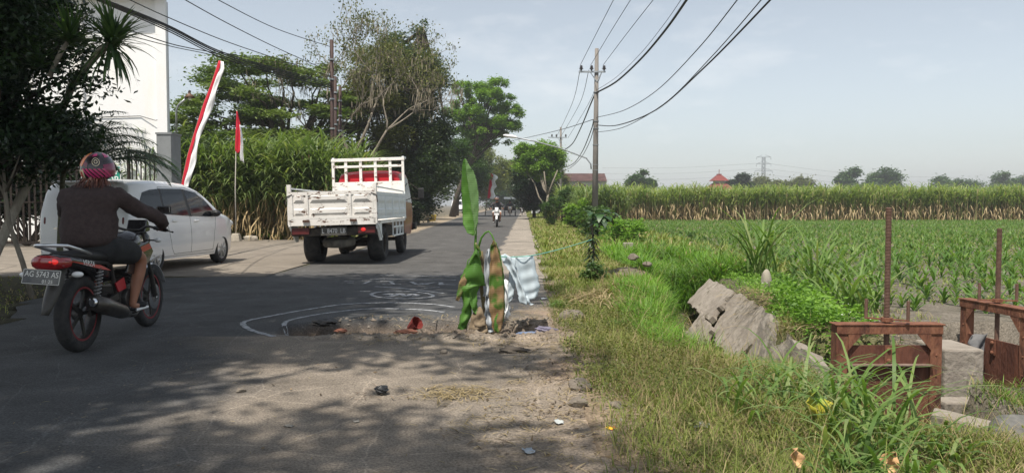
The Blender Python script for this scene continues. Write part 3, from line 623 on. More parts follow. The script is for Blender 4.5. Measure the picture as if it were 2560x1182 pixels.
tree('yellowing_tree', 'yellow green tree in the middle of the tunnel, above the three-wheeler', 'tree', (4.3, 132, 0), [(0, 0, 0), (-.5, 0, 2), (-1.8, 0, 3.8)], .2, cl, 30000, .36, .18, YELW, BARKD, nl=8)
cl = clumps_in((5.0, 104, 4.6), (3.0, 3, 3.3), 54, 1.0, hollow=.2, seed=16)
tree('roadside_tree', 'olive tree on the right verge behind the street lamp head', 'tree', (4.8, 104, 0), [(0, 0, 0), (0, 0, 1.6), (0, 0, 3)], .18, cl, 26000, .3, .15, OLIV, BARKD, nl=8)
cl = clumps_in((-3.5, 165, 4.5), (7.5, 3, 4.6), 70, 1.8, hollow=.1, seed=17)
tree('distant_tree', 'dark tree closing the view at the end of the road', 'tree', (-3.5, 166, 0), [(0, 0, 0), (0, 0, 2), (0, 0, 4)], .3, cl, 26000, .5, .25, MIDL, BARKD, nl=10)
cl = clumps_in((5.5, 175, 4.2), (5.5, 3, 4.2), 50, 1.8, hollow=.1, seed=18)
tree('distant_tree', 'dark tree at the far bend, just right of the road', 'tree', (5.5, 176, 0), [(0, 0, 0), (0, 0, 2), (0, 0, 4)], .3, cl, 20000, .5, .25, MIDL, BARKD, nl=10)
# right-hand tree with pale forked trunk
cl = clumps_in((2.2, 62, 4.75), (2.0, 1.8, 1.55), 60, .55, hollow=.2, seed=20) + clumps_in((1.2, 62, 5.2), (.9, 1.2, .9), 10, .4, seed=22)
tree('forked_tree', 'small bright tree with a pale forked trunk on the right verge', 'tree', (2.6, 60, 0), [(0, 0, 0), (.08, 0, 1.0), (.22, 0, 2.0)], .15, cl, 30000, .2, .10, BRIT, BARK, nl=3, extra=lambda t, cl: MB().tube([(.2, 0, 1.9), (.55, 0, 2.9), (.95, 0, 3.9)], [.08, .06, .045], 8).tube([(.2, 0, 1.9), (.0, 0, 2.9), (-.1, 0, 3.8)], [.08, .06, .045], 8).build('limb', BARK, t, smooth=True))
cl = clumps_in((2.0, 66, 2.9), (1.9, 1.6, 2.5), 60, .65, hollow=.1, seed=21)
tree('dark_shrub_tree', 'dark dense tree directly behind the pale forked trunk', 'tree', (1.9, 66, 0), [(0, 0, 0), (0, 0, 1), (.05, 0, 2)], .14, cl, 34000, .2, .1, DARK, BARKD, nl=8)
# far trees over the field
def fart(x, ytop, ybot_z, w_, Y, name, label, lm, seed, L=.6, n=5000, zs=.75):
    n *= 5; L *= 1.1
    p = PY(x, ytop, Y); rx = w_ / F * Y / 2 * 1.12; p.z += .5; rz = p.z * .68
    cl = clumps_in((p.x, Y, p.z - rz), (rx * .86, rx * .7, rz * .85), 34, rx * .30, seed=seed, hollow=.2)
    tree(name, label, 'tree', (p.x, Y, 0), [(0, 0, 0), (0, 0, 1.5), (0, 0, 3)], .25, cl, n, L, L * .5, lm, BARKD, nl=12)
fart(1612, 412, 0, 92, 150, 'distant_tree', 'round lone tree above the cane, nearest the concrete pole', MIDL, 30, .5, 7000)
fart(1852, 424, 0, 64, 170, 'distant_tree', 'dark round-tufted tree right of the red pyramid roof', DARK, 31, .55)
fart(1925, 432, 0, 110, 190, 'distant_tree', 'grey green tree below the lattice tower', OLIV, 32, .6)
fart(2010, 446, 0, 110, 200, 'distant_tree', 'low olive tree just right of the lattice tower', OLIV, 33, .6)
fart(2130, 422, 0, 80, 210, 'distant_tree', 'pointed left half of the tree group in the middle of the horizon', MIDL, 34, .7)
fart(2205, 428, 0, 110, 212, 'distant_tree', 'rounded right half of the tree group in the middle of the horizon', MIDL, 35, .7)
fart(2385, 432, 0, 120, 230, 'distant_tree', 'flat-topped tree left of the rightmost tree', MIDL, 36, .7)
fart(2515, 420, 0, 100, 230, 'distant_tree', 'tree on the horizon at the right end of the picture', MIDL, 37, .7)
fart(2600, 424, 0, 90, 235, 'distant_tree', 'half cut off tree behind the right end of the cane', OLIV, 38, .7)
# roadside shrubs on the right
def shrub(label, c, r, n, L, lm, seed, name='shrub', s=.3, w_=.5, group=None):
    t = thing(name, label, 'shrub', (c[0], c[1], float(G(c[0], c[1])) - .02), group=group); mb = MB(); cl = clumps_in((0, 0, r[2]), r, 16, s, seed=seed)
    limbs(mb, (0, 0, .02), .03, [q for q, _ in cl], 10, 5); mb.build('stem', BARKD, t, smooth=True)
    V, Fq, T = crown_leaves(cl, n, L, L * w_); npmesh('foliage', V, Fq, T, lm, t); return t
shrub('tall dark feathery shrub at the foot of the forked tree', (3.1, 47, 0), (.9, .8, 1.25), 5200, .12, MIDL, 40)
shrub('feathery shrub on a thin stem left of the bright shrub', (2.2, 41, 0), (.62, .6, .85), 3600, .10, MIDL, 41)
shrub('yellow green broad-leaved shrub left of the concrete pole', (3.0, 36, 0), (.75, .7, .75), 2600, .17, BRIT, 42)
shrub('dark shrub under the bright shrub beside the pole', (3.5, 34, 0), (.8, .7, .6), 2600, .14, MIDL, 43)
shrub('deep green bush right of the sapling, at the edge of the field', (3.35, 22, 0), (.55, .5, .42), 2600, .11, LUSH, 44)
shrub('green bush in front of the concrete pole foot', (3.0, 27, 0), (.5, .5, .5), 2000, .12, MIDL, 45)
shrub('small leafy plant at the foot of the roped sapling', (1.28, 11.7, 0), (.22, .2, .15), 900, .06, MIDL, 46, s=.1)
# left side
shrub('dry brown shrub beside the road in front of the white van', (-5.7, 52, 0), (.7, .6, .8), 2200, .12, PODS, 47)
shrub('dark low shrub at the foot of the creeper-covered tree', (-5.6, 42, 0), (1.0, .6, .7), 3600, .14, DARK, 48)
shrub('low green plant behind the small stone block', (-8.8, 26.9, 0), (.5, .4, .2), 900, .12, LUSH, 49)
# overhanging shade tree to the left of the camera
cl = []
g = np.random.RandomState(4)
for i in range(260):
    sx = g.uniform(-9, .25); sy = g.uniform(.5, 13.2); zz = g.uniform(8.6, 11.4)   # where its shadow lands
    if sx > .2 and sy > 9: continue
    if nz2(sx, sy, .95, 1.3) > .42 and sy < 7.5: continue
    if nz2(sx, sy, 1.4, 3.3) > (-.05 if sy < 6.5 else .15) and sx > -2.4: continue
    if math.hypot(sx - .15, (sy - 8.2) * .8) < 1.25: continue
    cl.append(((sx - .22 * zz, sy - .43 * zz, zz), (g.uniform(.6, 1.1), g.uniform(.6, 1.1), .45)))
cl += [((sx - .22 * zz, sy - .43 * zz, zz), (.55, .6, .45)) for sx, sy, zz in ((-3.5, 7.3, 9.4), (-3.9, 7.5, 10.0), (-3.3, 6.7, 9.8), (-3.8, 6.4, 9.2), (-3.1, 7.9, 10.2), (-3.6, 8.2, 9.6))]
tree('shade_tree', 'broad roadside tree overhanging the road beside the camera', 'tree', (-7.2, 1.6, 0), [(0, 0, 0), (.1, 0, 2.5), (.5, 0, 5), (1.2, 0, 7.6)], .32, cl, 60000, .20, .10, MIDL, BARKD, nl=34)
# dark tree at the left edge, above the palms
cl = clumps_in((-6.6, 9.9, 3.0), (1.25, .9, 1.25), 70, .36, hollow=.1, seed=50) + clumps_in((-6.2, 9.9, 4.7), (1.0, 1.0, .9), 26, .38, hollow=.1, seed=51) + clumps_in((-6.9, 10.2, 2.0), (1.3, .8, .5), 34, .36, hollow=.1, seed=52)
cl += [((rnd.uniform(-8.4, -6.75), rnd.uniform(10.6, 12.2), rnd.uniform(4.0, 5.6)), (.5, .5, .35)) for _ in range(26)] + [((rnd.uniform(-8.4, -6.9), rnd.uniform(10.8, 11.9), rnd.uniform(3.3, 4.7)), (.5, .45, .35)) for _ in range(34)]
cl = [c for c in cl if c[0][0] < -5.35 - max(0, c[0][2] - 2.9) * .35]
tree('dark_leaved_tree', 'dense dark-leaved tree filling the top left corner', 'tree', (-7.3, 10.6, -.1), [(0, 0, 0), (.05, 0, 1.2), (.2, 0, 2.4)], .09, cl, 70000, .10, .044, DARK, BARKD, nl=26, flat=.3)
# leaning spiky tree (long sword leaves in rosettes)
t = thing('spiky_leaved_tree', 'leaning trunk with tufts of long sword-shaped leaves before the white wall', 'tree', (-7.0, 9.9, -.1)); b = Vector((-7.0, 9.9, -.1))
MB().tube([(0, 0, 0), (.1, .9, 1.4), (.55, 1.0, 2.4), (1.2, .35, 2.93), (1.9, -.3, 3.2), (2.05, -.3, 3.3)], [.07, .06, .05, .045, .045, .04], 8).tube([(1.2, -.2, 2.9), (1.35, -.2, 3.2), (1.45, -.2, 3.35)], [.03, .03, .025], 8).build('trunk', BARKL, t, smooth=True)
parts = []; T = []
for c, n, L, up in (((2.05, -.3, 3.3), 150, .60, 1), ((1.47, -.2, 3.35), 90, .5, 1), ((1.05, -.2, 3.05), 50, .45, 1), ((2.02, -.3, 3.25), 34, .66, -1)):
    B = np.tile(c, (n, 1)) + NR.normal(0, .03, (n, 3)); az = NR.uniform(0, 6.28, n)
    if up > 0: e0 = NR.uniform(.0, 1.5, n); e1 = e0 - NR.uniform(.1, 1.0, n)
    else: e0 = NR.uniform(-.8, .3, n); e1 = NR.uniform(-1.5, -1.2, n)
    V, Fq, i = blades(B, az, L * NR.uniform(.6, 1.1, n), .036, e0, e1, 1, 5, [.6, .9, 1, .8, .5, .05]); parts.append((V, Fq, (NR.rand(n) * (1 if up > 0 else .4))[i]))
V, Fq, T = merge(parts); npmesh('crown', V, Fq, T, leafmat('sword_leaf', [(.03, .055, .02), (.05, .10, .03), (.085, .13, .045)], .25, .4, .5), t)
# palms
def palm(label, base, H, lean, nf, fl, seed):
    g = np.random.RandomState(seed); t = thing('palm_tree', label, 'palm', base); top = Vector((lean[0], lean[1], H))
    MB().tube([(0, 0, 0), (lean[0] * .4, lean[1] * .4, H * .5), top], [.055, .042, .035], 10).build('trunk', PALMS, t, smooth=True)
    mb = MB(); parts = []
    for k in range(nf):
        az = k * 2.4 + g.uniform(-.3, .3); e = g.uniform(.35, 1.35); p = top.copy(); pts = [p.copy()]; n = 12; es = []
        for i in range(n):
            ee = e - (1.6 * (i / n) ** 1.3); es.append(ee); p = p + Vector((math.cos(ee) * math.cos(az), math.cos(ee) * math.sin(az), math.sin(ee))) * fl / n; pts.append(p.copy())
        mb.tube(pts, [.012 * (1 - .8 * i / n) for i in range(n + 1)], 5)
        m = 56; s = np.linspace(.18, 1, m); idx = np.clip(s * n, 0, n - .01); P = np.array([tuple(q) for q in pts]); i0 = idx.astype(int); B = P[i0] + (P[np.minimum(i0 + 1, n)] - P[i0]) * (idx - i0)[:, None]
        side = np.where(np.arange(m) % 2, 1, -1); V, Fq, i = blades(B, az + side * (1.25 - .7 * s), fl * .34 * np.sin(np.pi * np.clip(s * .85 + .12, 0, 1)) + .04, .026, np.array(es)[np.minimum(i0, n - 1)] * .5 + .25, -.5 - .5 * g.rand(m), 1, 4); parts.append((V, Fq, (g.rand(m) * .6 + g.rand() * .4)[i]))
    mb.build('frond_stalk', PALMS, t, smooth=True); V, Fq, T = merge(parts); npmesh('fronds', V, Fq, T, leafmat('palm_leaf', [(.015, .035, .012), (.025, .06, .016), (.05, .10, .03)], .25, .4, .5), t)
palm('slender palm whose fronds reach right over the white car', (-6.75, 11.4, -.1), 1.75, (.1, 0), 20, 1.55, 1)
palm('slender palm standing just left of the car tailgate', (-6.45, 11.9, -.1), 1.9, (-.05, .1), 17, 1.35, 2)
palm('slender palm at the left edge before the barred fence', (-7.6, 11.2, -.1), 1.55, (.0, 0), 18, 1.3, 3)
# pruned leaning stem
t = thing('bare_leaning_stem', 'thin bare leaning stem with a few twigs behind the motorcycle tail', 'tree', (-6.2, 9.9, -.05))
MB().tube([(0, 0, 0), (-.12, 0, .5), (-.28, 0, 1.0), (-.33, 0, 1.45), (-.34, 0, 1.7)], [.035, .032, .028, .024, .018], 8).tube([(-.31, 0, 1.3), (-.5, .1, 1.6), (-.6, .1, 1.9)], [.016, .012, .008], 6).tube([(-.33, 0, 1.4), (-.15, -.1, 1.65), (-.05, -.1, 1.9)], [.016, .012, .008], 6).tube([(-.33, 0, 1.5), (-.4, -.1, 1.8), (-.42, -.1, 2.0)], [.014, .01, .006], 6).build('trunk', BARK, t, smooth=True)
# tall grass clumps
TUFT = leafmat('coarse_grass', [(.045, .085, .020), (.080, .14, .032), (.12, .185, .05), (.22, .22, .11)], .35, .5, .3)
def tuft(label, base, n, L, wd, e, seed, mtl=None, name='tall_grass_clump', group='tall clumps of coarse grass', spread=.12, vert=.0):
    g = np.random.RandomState(seed); B = np.zeros((n, 3)); B[:, :2] = g.normal(0, spread, (n, 2)); V, Fq, i = blades(B, g.uniform(0, 6.28, n), L * g.uniform(.45, 1.15, n), wd * g.uniform(.7, 1.3, n), R(88) - g.rand(n) * (.55 - vert), e - g.rand(n) * 1.0, 1.5, 6)
    o = npmesh(name, V, Fq, np.clip(g.rand(n) * .7 + .15, 0, 1)[i], mtl or TUFT); o.location = (base[0], base[1], float(G(base[0], base[1])) - .02); return tag(o, label, 'grass clump', group)
tuft('tallest upright cane-like clump on the far ditch bank above the cracked slab', (3.85, 12.0), 46, 1.5, .036, .4, 1, vert=.25)
tuft('wide drooping clump left of the tallest clump', (3.1, 13.2), 110, .85, .018, -.3, 2, spread=.28)
tuft('broad tuft between the earth mound and the ditch', (2.55, 13.8), 120, .75, .016, -.4, 3, spread=.35)
tuft('upright clump behind the bank flowers left of the first gate', (3.85, 9.4), 55, 1.25, .028, .2, 4, vert=.25)
tuft('arching clump leaning towards the tall screw rod', (3.65, 8.2), 60, .95, .024, .0, 5)
tuft('loose clump farther back at the field corner', (3.4, 16.5), 120, .8, .018, -.3, 6, spread=.4)
for q, (x, y, n, L) in enumerate([(1.55, 3.3, 60, .46), (1.75, 3.75, 60, .62), (1.90, 4.25, 55, .72), (1.75, 4.75, 50, .62), (2.0, 4.7, 40, .62), (1.5, 3.02, 120, .26), (1.95, 3.6, 90, .26), (2.95, 5.2, 34, .26), (1.35, 4.3, 30, .5)]):
    lb = ['leftmost foreground clump above the dry curled leaf', 'foreground clump just behind the leftmost one', 'tall foreground clump beside the yellow leaf', 'middle clump behind the yellow leaf', 'clump rising before the left foot of the front gate', 'low clump at the bottom edge under the front gate', 'clump before the middle of the front gate plate', 'clump hiding the right foot of the front gate', 'thin sparse clump standing alone on the verge'][q]
    tuft(lb, (x, y), n, L, .017, -.1, 20 + q, spread=.13, group='coarse grass clumps in the foreground', vert=.1)
for q, (x, y) in enumerate([(1.0, 9.6), (1.05, 8.1)]):
    tuft(['dark green low tuft at the dirt edge beside the straw heap', 'low tuft between the dirt edge and the olive weeds'][q], (x - .45 * (q == 0) + 0, y - .6), 260, .16, .005, .2, 40 + q, MAIZ, spread=.06, name='grass_tuft', group='low dark tufts by the dirt edge')
# ================================================================ BUILDINGS, FENCES, POLES, CABLES
def lin(*c): return tuple(((v / 255 + .055) / 1.055) ** 2.4 if v > 10 else v / 255 / 12.92 for v in c)
WHITE_W = mat('white_wall_paint', (.72, .70, .66), (.62, .59, .53), .9, ns=1.2, bump=.15, bs=20, lo=.5, hi=.8, stretch=(1, 1, .35))
WHITE_G = mat('shaded_wall_white', (.42, .43, .46), rough=.9)  # the white wall in shade, with the shade put into the colour
GREYP = mat('grey_pillar_paint', (.17, .18, .185), (.14, .15, .155), .9, ns=3, bump=.1)
BLKM = mat('dark_fence_paint', (.014, .011, .010), (.026, .020, .016), .7, ns=8, spec=.15)
CONCP = mat('pole_concrete', (.17, .155, .14), (.11, .10, .09), .9, ns=5, bump=.3, bs=30, stretch=(1, 1, .2))
GALV = mat('galvanised_steel', (.32, .34, .35), (.2, .21, .22), .5, .6, ns=9)
BLKC = mat('black_cable', (.012, .012, .014), rough=.6)
INSU = mat('brown_insulator', (.02, .014, .012), rough=.3, spec=.6)
RUSTP = mat('rusty_post_paint', (.022, .011, .010), (.045, .024, .019), .7, ns=3, bump=.2, stretch=(1, 1, .2))
RED = mat('flag_red', (.42, .012, .030), rough=.8); WHT = mat('flag_white', (.72, .70, .70), rough=.85)
BAMB = mat('bamboo', (.19, .15, .09), (.11, .09, .06), .7, ns=5)
LAMPW = mat('lamp_housing', (.75, .77, .78), rough=.35)
ROOFT = mat('roof_tiles_dark', (.032, .012, .010), (.07, .035, .03), .9, ns=.6, bump=.3, stretch=(1, 1, 4))
ROOFR = mat('roof_tiles_red', (.13, .026, .02), rough=.8)
CEMW = mat('weathered_cement_wall', (.30, .29, .26), (.2, .19, .17), .95, ns=.5)
def text_mesh(name, s, size, m, parent=None, loc=(0, 0, 0), rot=(0, 0, 0), ext=.0015, align='CENTER', sx=1.0):
    cu = bpy.data.curves.new(name, 'FONT'); cu.body = s; cu.size = size; cu.extrude = ext; cu.align_x = align; cu.align_y = 'CENTER'
    o = bpy.data.objects.new(name, cu); col.objects.link(o); bpy.context.view_layer.update()
    me = bpy.data.meshes.new_from_object(o.evaluated_get(bpy.context.evaluated_depsgraph_get())); bpy.data.objects.remove(o)
    o = link(name, me, m, parent); o.location = loc; o.rotation_euler = rot; o.scale = (sx, 1, 1); return o
# white building
b = thing('white_building', 'tall white painted building behind the barred gate', 'building', (-11.6, 26, 0)); mb = MB()
ft = [(0, 0), (-3.2, 7.2), (-20, 7.2), (-20, 0)]
mb.prism(ft, 0, 10.5, 'z'); mb.build('wall', WHITE_W, b)
MB().box((-.13, -.06, 5.2), (.34, .12, 10.4)).build('pilaster', WHITE_W, b); MB().box((-2.95, -.06, 5.2), (.36, .12, 10.4)).build('pilaster', WHITE_W, b)
MB().box((-10, -.25, 8.35), (20.2, .5, .5)).build('ledge', WHITE_G, b)  # overhang added for the shaded band at the wall top, itself painted shade grey
MB().box((-.02, .12, 4.0), (.05, .10, 8.0)).build('shaded_corner_strip', WHITE_G, b)  # grey strip painted as the building's shaded side
MB().tube([(-6.2, -.03, 4.25), (-5, -.03, 4.12), (-3.3, -.13, 4.2), (-2.2, -.03, 4.14), (-.9, -.03, 4.18), (-.35, -.13, 4.02), (.03, -.02, 4.12)], .012, 5).build('wall_cable', BLKC, b)
lp = thing('wall_lamp', 'rusty hat-shaped lamp on a curved pipe at the corner of the white building', 'lamp', (-11.45, 25.9, 3.7))
p0 = PY(440, 335, 25.9) - lp.location; 
MB().tube([PY(441, 340, 25.9) - lp.location, PY(441, 275, 25.9) - lp.location, PY(447, 262, 25.85) - lp.location, PY(466, 246, 25.8) - lp.location], .035, 8).build('pipe', GALV, lp, smooth=True)
q = PY(474, 242, 25.8) - lp.location
MB().lathe([(.03, .12), (.07, .08), (.19, -.03), (.18, -.035), (.05, .05)], 18, M=Matrix.Translation(q)).build('shade', mat('rusty_enamel', (.14, .07, .04), (.05, .03, .02), .6, ns=20), lp, smooth=True)
MB().ell(q + Vector((0, 0, -.05)), (.05, .05, .08)).build('bulb', mat('bulb_glass', (.6, .6, .55), rough=.2), lp, smooth=True)
MB().box(q + Vector((.0, 0, .16)), (.07, .05, .10), rot=(0, .4, 0)).build('bracket', RUSTP, lp)
# barred fences, pillar, sign
def fence(label, x0, x1, Y, z0, z1, gap, bw, name='barred_fence', spikes=True, group=None):
    f = thing(name, label, 'fence', (x0, Y, 0), group=group); L = x1 - x0; n = int(L / gap)
    for z in (z0 + .04, z1 - .08): MB().box((L / 2, 0, z), (L, .05, .07)).build('rail', BLKM, f)
    MB().box((L / 2, 0, (z0 + z1) / 2 + .1), (L, .04, .04)).build('rail', BLKM, f)
    for x in (0.03, L - .03): MB().box((x, 0, (z0 + z1) / 2), (.07, .07, z1 - z0 + .05)).build('frame_post', BLKM, f)
    mb = MB()
    for i in range(1, n): mb.box((i * L / n, .0, (z0 + z1) / 2 + (.06 if spikes else 0)), (bw, .022, z1 - z0 + (.12 if spikes else 0)))
    o = mb.build('bars', BLKM, f); return f
fence('long dark barred sliding gate at the left edge behind the palms', -16.6, -11.2, 21.6, .10, 2.25, .165, .062)
fence('short dark barred gate leaf between the green sign and the grey pillar', -10.78, -9.78, 21.6, .10, 2.62, .125, .03)
t = thing('gate_pillar', 'plain grey square gate pillar beside the red and white banner', 'pillar', (-9.48, 21.3, 0))
MB().box((0, 0, 1.56), (.40, .62, 3.12)).build('shaft', GREYP, t, bevel=.01); MB().box((0, 0, 3.14), (.44, .66, .05)).build('cap', GREYP, t)
s = thing('green_sign', 'green sign with white lettering half hidden behind the rider helmet', 'sign', (-11.42, 21.4, 1.80))
MB().box((0, 0, .2), (1.10, .03, .56)).build('panel', mat('sign_white', (.7, .72, .7)), s); MB().box((0, -.018, .2), (1.06, .01, .52)).build('face', mat('sign_green', (.012, .17, .12), rough=.5), s)
text_mesh('lettering', 'HARAP', .26, mat('letter_white', (.8, .8, .8)), s, (.12, -.026, .32), (R(90), 0, 0)); text_mesh('lettering', 'LAPOR', .26, mat('letter_white', (.8, .8, .8)), s, (.12, -.026, .09), (R(90), 0, 0))
for x in (-.4, .4): MB().box((x, .03, -.95), (.04, .03, 1.75)).build('post', BLKM, s)
t = thing('hedge', 'dark hedge growing behind the long barred gate', 'hedge', (-14, 22.15, 0))
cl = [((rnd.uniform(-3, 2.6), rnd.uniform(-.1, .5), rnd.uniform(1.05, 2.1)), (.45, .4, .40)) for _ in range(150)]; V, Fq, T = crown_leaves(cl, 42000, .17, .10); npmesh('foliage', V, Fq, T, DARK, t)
mb = MB(); limbs(mb, (0, 0, .02), .04, [c for c, _ in cl], 18, 5, mi=0); [mb.tube([(x, 0, 0), (x + .1, 0, 1.2)], .03, 5) for x in (-2.4, -1.2, 1.3, 2.3)]; mb.build('stem', BARKD, t)
# banners and flags
def banner(label, ppx, Y, wr, ww, r=.025, name='banner', seed=1, flap=True, Ybot=None, base=None, e0=0):
    t = thing(name, label, 'banner', base); o = Vector(base); P = [PY(x, y, Y) for x, y in ppx]
    MB().tube([o * 0] + [p - o for p in reversed(P)], [r] + [r * (.9 - .6 * i / len(P)) for i in range(len(P))], 7).build('pole', BAMB, t, smooth=True)
    n = 40; pts = []
    for i in range(n + 1):
        f = i / n * (len(P) - 1) ; k = min(int(f), len(P) - 2); pts.append(P[k].lerp(P[k + 1], f - k) - o)
    def strip(a0, a1, m, nm):
        vs = []; fs = []; nx = 4
        for i, p in enumerate(pts):
            wv = .05 * math.sin(i * .55 + seed) ; sc_ = 1 + .16 * math.sin(i * .42 + seed * 2)
            if i < 3 and flap: sc_ *= .55 + .2 * i
            for j in range(nx + 1):
                a = (a0 + (a1 - a0) * j / nx) * sc_; vs.append((p.x + a, p.y - .02 + wv * a / .3 * math.sin(j + i * .3) , p.z - a * .25))
        for i in range(n):
            for j in range(nx): k = i * (nx + 1) + j; fs.append((k, k + 1, k + nx + 2, k + nx + 1))
        c = MB().add(vs, fs).build(nm, m, t, smooth=True); so = c.modifiers.new('t', 'SOLIDIFY'); so.thickness = .003
    strip(.005, wr, RED, 'red_cloth'); strip(wr, ww, WHT, 'white_cloth'); return t
banner('tall curved red and white banner rising beside the grey pillar', [(547, 152), (530, 205), (508, 262), (488, 325), (470, 385), (458, 440), (452, 470)], 23.5, .10, .25, base=(-10.25, 23.5, 0))
t = banner('long thin red and white banner by the roadside under the far trees', [(1226, 433), (1222, 462), (1218, 495)], 86, .3, .75, .05, base=(-3.35, 86, 0) if False else (-3.0, 86, 0), seed=3)
t = thing('flag', 'small red and white flag hanging on a thin pole before the cane', 'flag', (-9.1, 25.3, .25)); o = Vector(t.location)
tp = PY(592, 276, 25.3) - o; MB().tube([(0, 0, 0), (0, 0, 1.5), tp], [.02, .018, .012], 7).build('pole', mat('pale_pole', (.35, .33, .29)), t, smooth=True)
def cloth(px, Y, m, name, parent, o, amp=.04, thick=.004, cols_=6, rows=16):
    """px: left edge and right edge pixel polylines; hangs with folds"""
    Lp, Rp = px; vs = []; fs = []
    def at(P, f): f *= len(P) - 1; k = min(int(f), len(P) - 2); a, b = P[k], P[k + 1]; g_ = f - k; return (a[0] + (b[0] - a[0]) * g_, a[1] + (b[1] - a[1]) * g_)
    for i in range(rows + 1):
        a = at(Lp, i / rows); b_ = at(Rp, i / rows)
        for j in range(cols_ + 1):
            u = j / cols_; q = PY(a[0] + (b_[0] - a[0]) * u, a[1] + (b_[1] - a[1]) * u, Y(i / rows, u) if callable(Y) else Y); q.y += amp * math.sin(u * 7 + i * .35) ; vs.append(q - o)
    for i in range(rows):
        for j in range(cols_): k = i * (cols_ + 1) + j; fs.append((k, k + 1, k + cols_ + 2, k + cols_ + 1))
    c = MB().add(vs, fs).build(name, m, parent, smooth=True); so = c.modifiers.new('t', 'SOLIDIFY'); so.thickness = thick; return c
cloth(([(591, 278), (588, 330), (588, 375), (594, 384)], [(593, 279), (600, 310), (602, 345), (603, 378)]), 25.25, RED, 'red_cloth', t, o)
cloth(([(599, 312), (602, 345), (601, 378), (602, 402)], [(601, 313), (606, 345), (609, 380), (611, 408)]), 25.25, WHT, 'white_cloth', t, o, .06)
STON = mat('pale_stone', (.30, .27, .22), (.19, .17, .14), .95, ns=6, bump=.5, bs=14)
def rock(name, label, cat, c, r, seed, m=None, flat=1.0, group=None):
    g = np.random.RandomState(seed); k = g.normal(size=(8, 3)); k /= np.linalg.norm(k, axis=1)[:, None]; d = g.uniform(.55, .95, 8)
    def fn(p):
        q = np.array(p); s = 1.0
        for n_, dd in zip(k, d):
            a = q @ n_
            if a > 1e-3: s = min(s, dd / a)
        return p * s
    o = MB().ell((0, 0, 0), r, seg=20, rings=12, fn=fn).build(name, m or STON, auto=22); o.location = c; return tag(o, label, cat, group)
o = MB().box((0, 0, .13), (.34, .3, .26), taper=.62).build('stone_block', STON, bevel=.02); o.location = (-9.1, 25.3, .0); tag(o, 'pale tapered stone block holding the small flag pole', 'stone')
rock('flat_stone', 'flat pale stone lying right of the flag stone', 'stone', (-8.75, 25.7, .06), (.34, .2, .12), 3)
# brown steel posts
def post(label, px, Y, ytop, r, extra=None):
    p = PY(px, 500, Y); t = thing('steel_post', label, 'utility post', (p.x, Y, 0), group='brown utility posts beside the cane'); top = PY(px - 3 * (ytop < 150), ytop, Y); H = top.z
    MB().tube([(0, 0, 0), (top.x - p.x, 0, H)], [r, r * .86], 12).build('shaft', RUSTP, t, smooth=True)
    mb = MB()
    for f in (.55, .70, .80, .9): mb.lathe([(r * 1.2, -.03), (r * 1.2, .03), (r * .8, .03)], 12, M=Matrix.Translation(((top.x - p.x) * f, 0, H * f)))
    mb.build('clamp', GALV, t); return t
post('tallest brown steel post standing left of the shorter pair', 832, 29.6, 100, .085)
post('middle brown steel post of the three by the cane', 838, 30.6, 192, .075)
post('right-hand brown steel post of the three by the cane', 850, 31.0, 215, .07)
# concrete poles on the right
def cpole(label, x, Y, ytop, ybase, arm_w, lampx, ins, group):
    p = PY(x, 512, Y); top = PY(x + 5 * (Y < 50), ytop, Y); t = thing('utility_pole', label, 'utility pole', (p.x, Y, -.05), group=group); H = top.z + .05; dx = top.x - p.x
    MB().tube([(0, 0, 0), (dx * .5, 0, H * .5), (dx, 0, H)], [.165, .13, .095], 14).build('shaft', CONCP, t, smooth=True)
    za = H - (.1 + (175 - 122) / F * Y) if Y < 50 else H - 1.05
    a = MB().box((dx - arm_w * .18, -.12, za), (arm_w, .08, .08)); a.bar((dx - .35, -.12, za), (dx, -.1, za - .5), .04); a.bar((dx + .25, -.12, za), (dx, -.1, za - .5), .04); a.build('crossarm', GALV, t)
    for xx in ins:
        MB().lathe([(.03, 0), (.04, .06), (.12, .10), (.05, .14), (.10, .18), (.05, .22), (.07, .26), (.0, .29)], 12, M=Matrix.Translation((dx + xx, -.12, za + .04))).build('insulator', INSU, t, smooth=True)
    mb = MB()
    for z in (H * .33, H * .36, H * .47, H * .56, H * .6, H * .76): mb.lathe([(.15, -.02), (.155, .02), (.1, .02)], 14, M=Matrix.Translation((dx * z / H, 0, z)))
    mb.build('clamp_band', GALV, t)
    if lampx is not None:
        zb = 3.05; hd = PY(lampx[0], lampx[1], Y - .3) - Vector(t.location); A = Vector((-.2, -.1, zb)); pts = [A, A + Vector((-.02, 0, .25)), A + Vector((-.25, 0, .55))]; 
        B_ = pts[-1]; pts += [B_.lerp(hd, .35) + Vector((0, 0, .12)), B_.lerp(hd, .7) + Vector((0, 0, .10)), hd + Vector((.35, 0, -.08))]
        MB().tube(pts, .035, 8).build('lamp_arm', GALV, t, smooth=True)
        h = MB().ell((0, 0, 0), (.38, .13, .085), seg=16, rings=8); o = h.build('lamp_head', LAMPW, t, smooth=True); o.location = hd; o.rotation_euler = (0, .16, 0)
    return t
P1 = cpole('nearest concrete utility pole with street lamp arm, beside the cane field', 1487, 39, 122, 560, 1.35, (1276, 341), (-.79, -.27, .36), 'concrete utility poles along the right verge')
P2 = cpole('second concrete utility pole rising out of the verge trees', 1402, 78, 318, 560, 1.9, (1297, 429), (-.9, -.45, .5), 'concrete utility poles along the right verge')
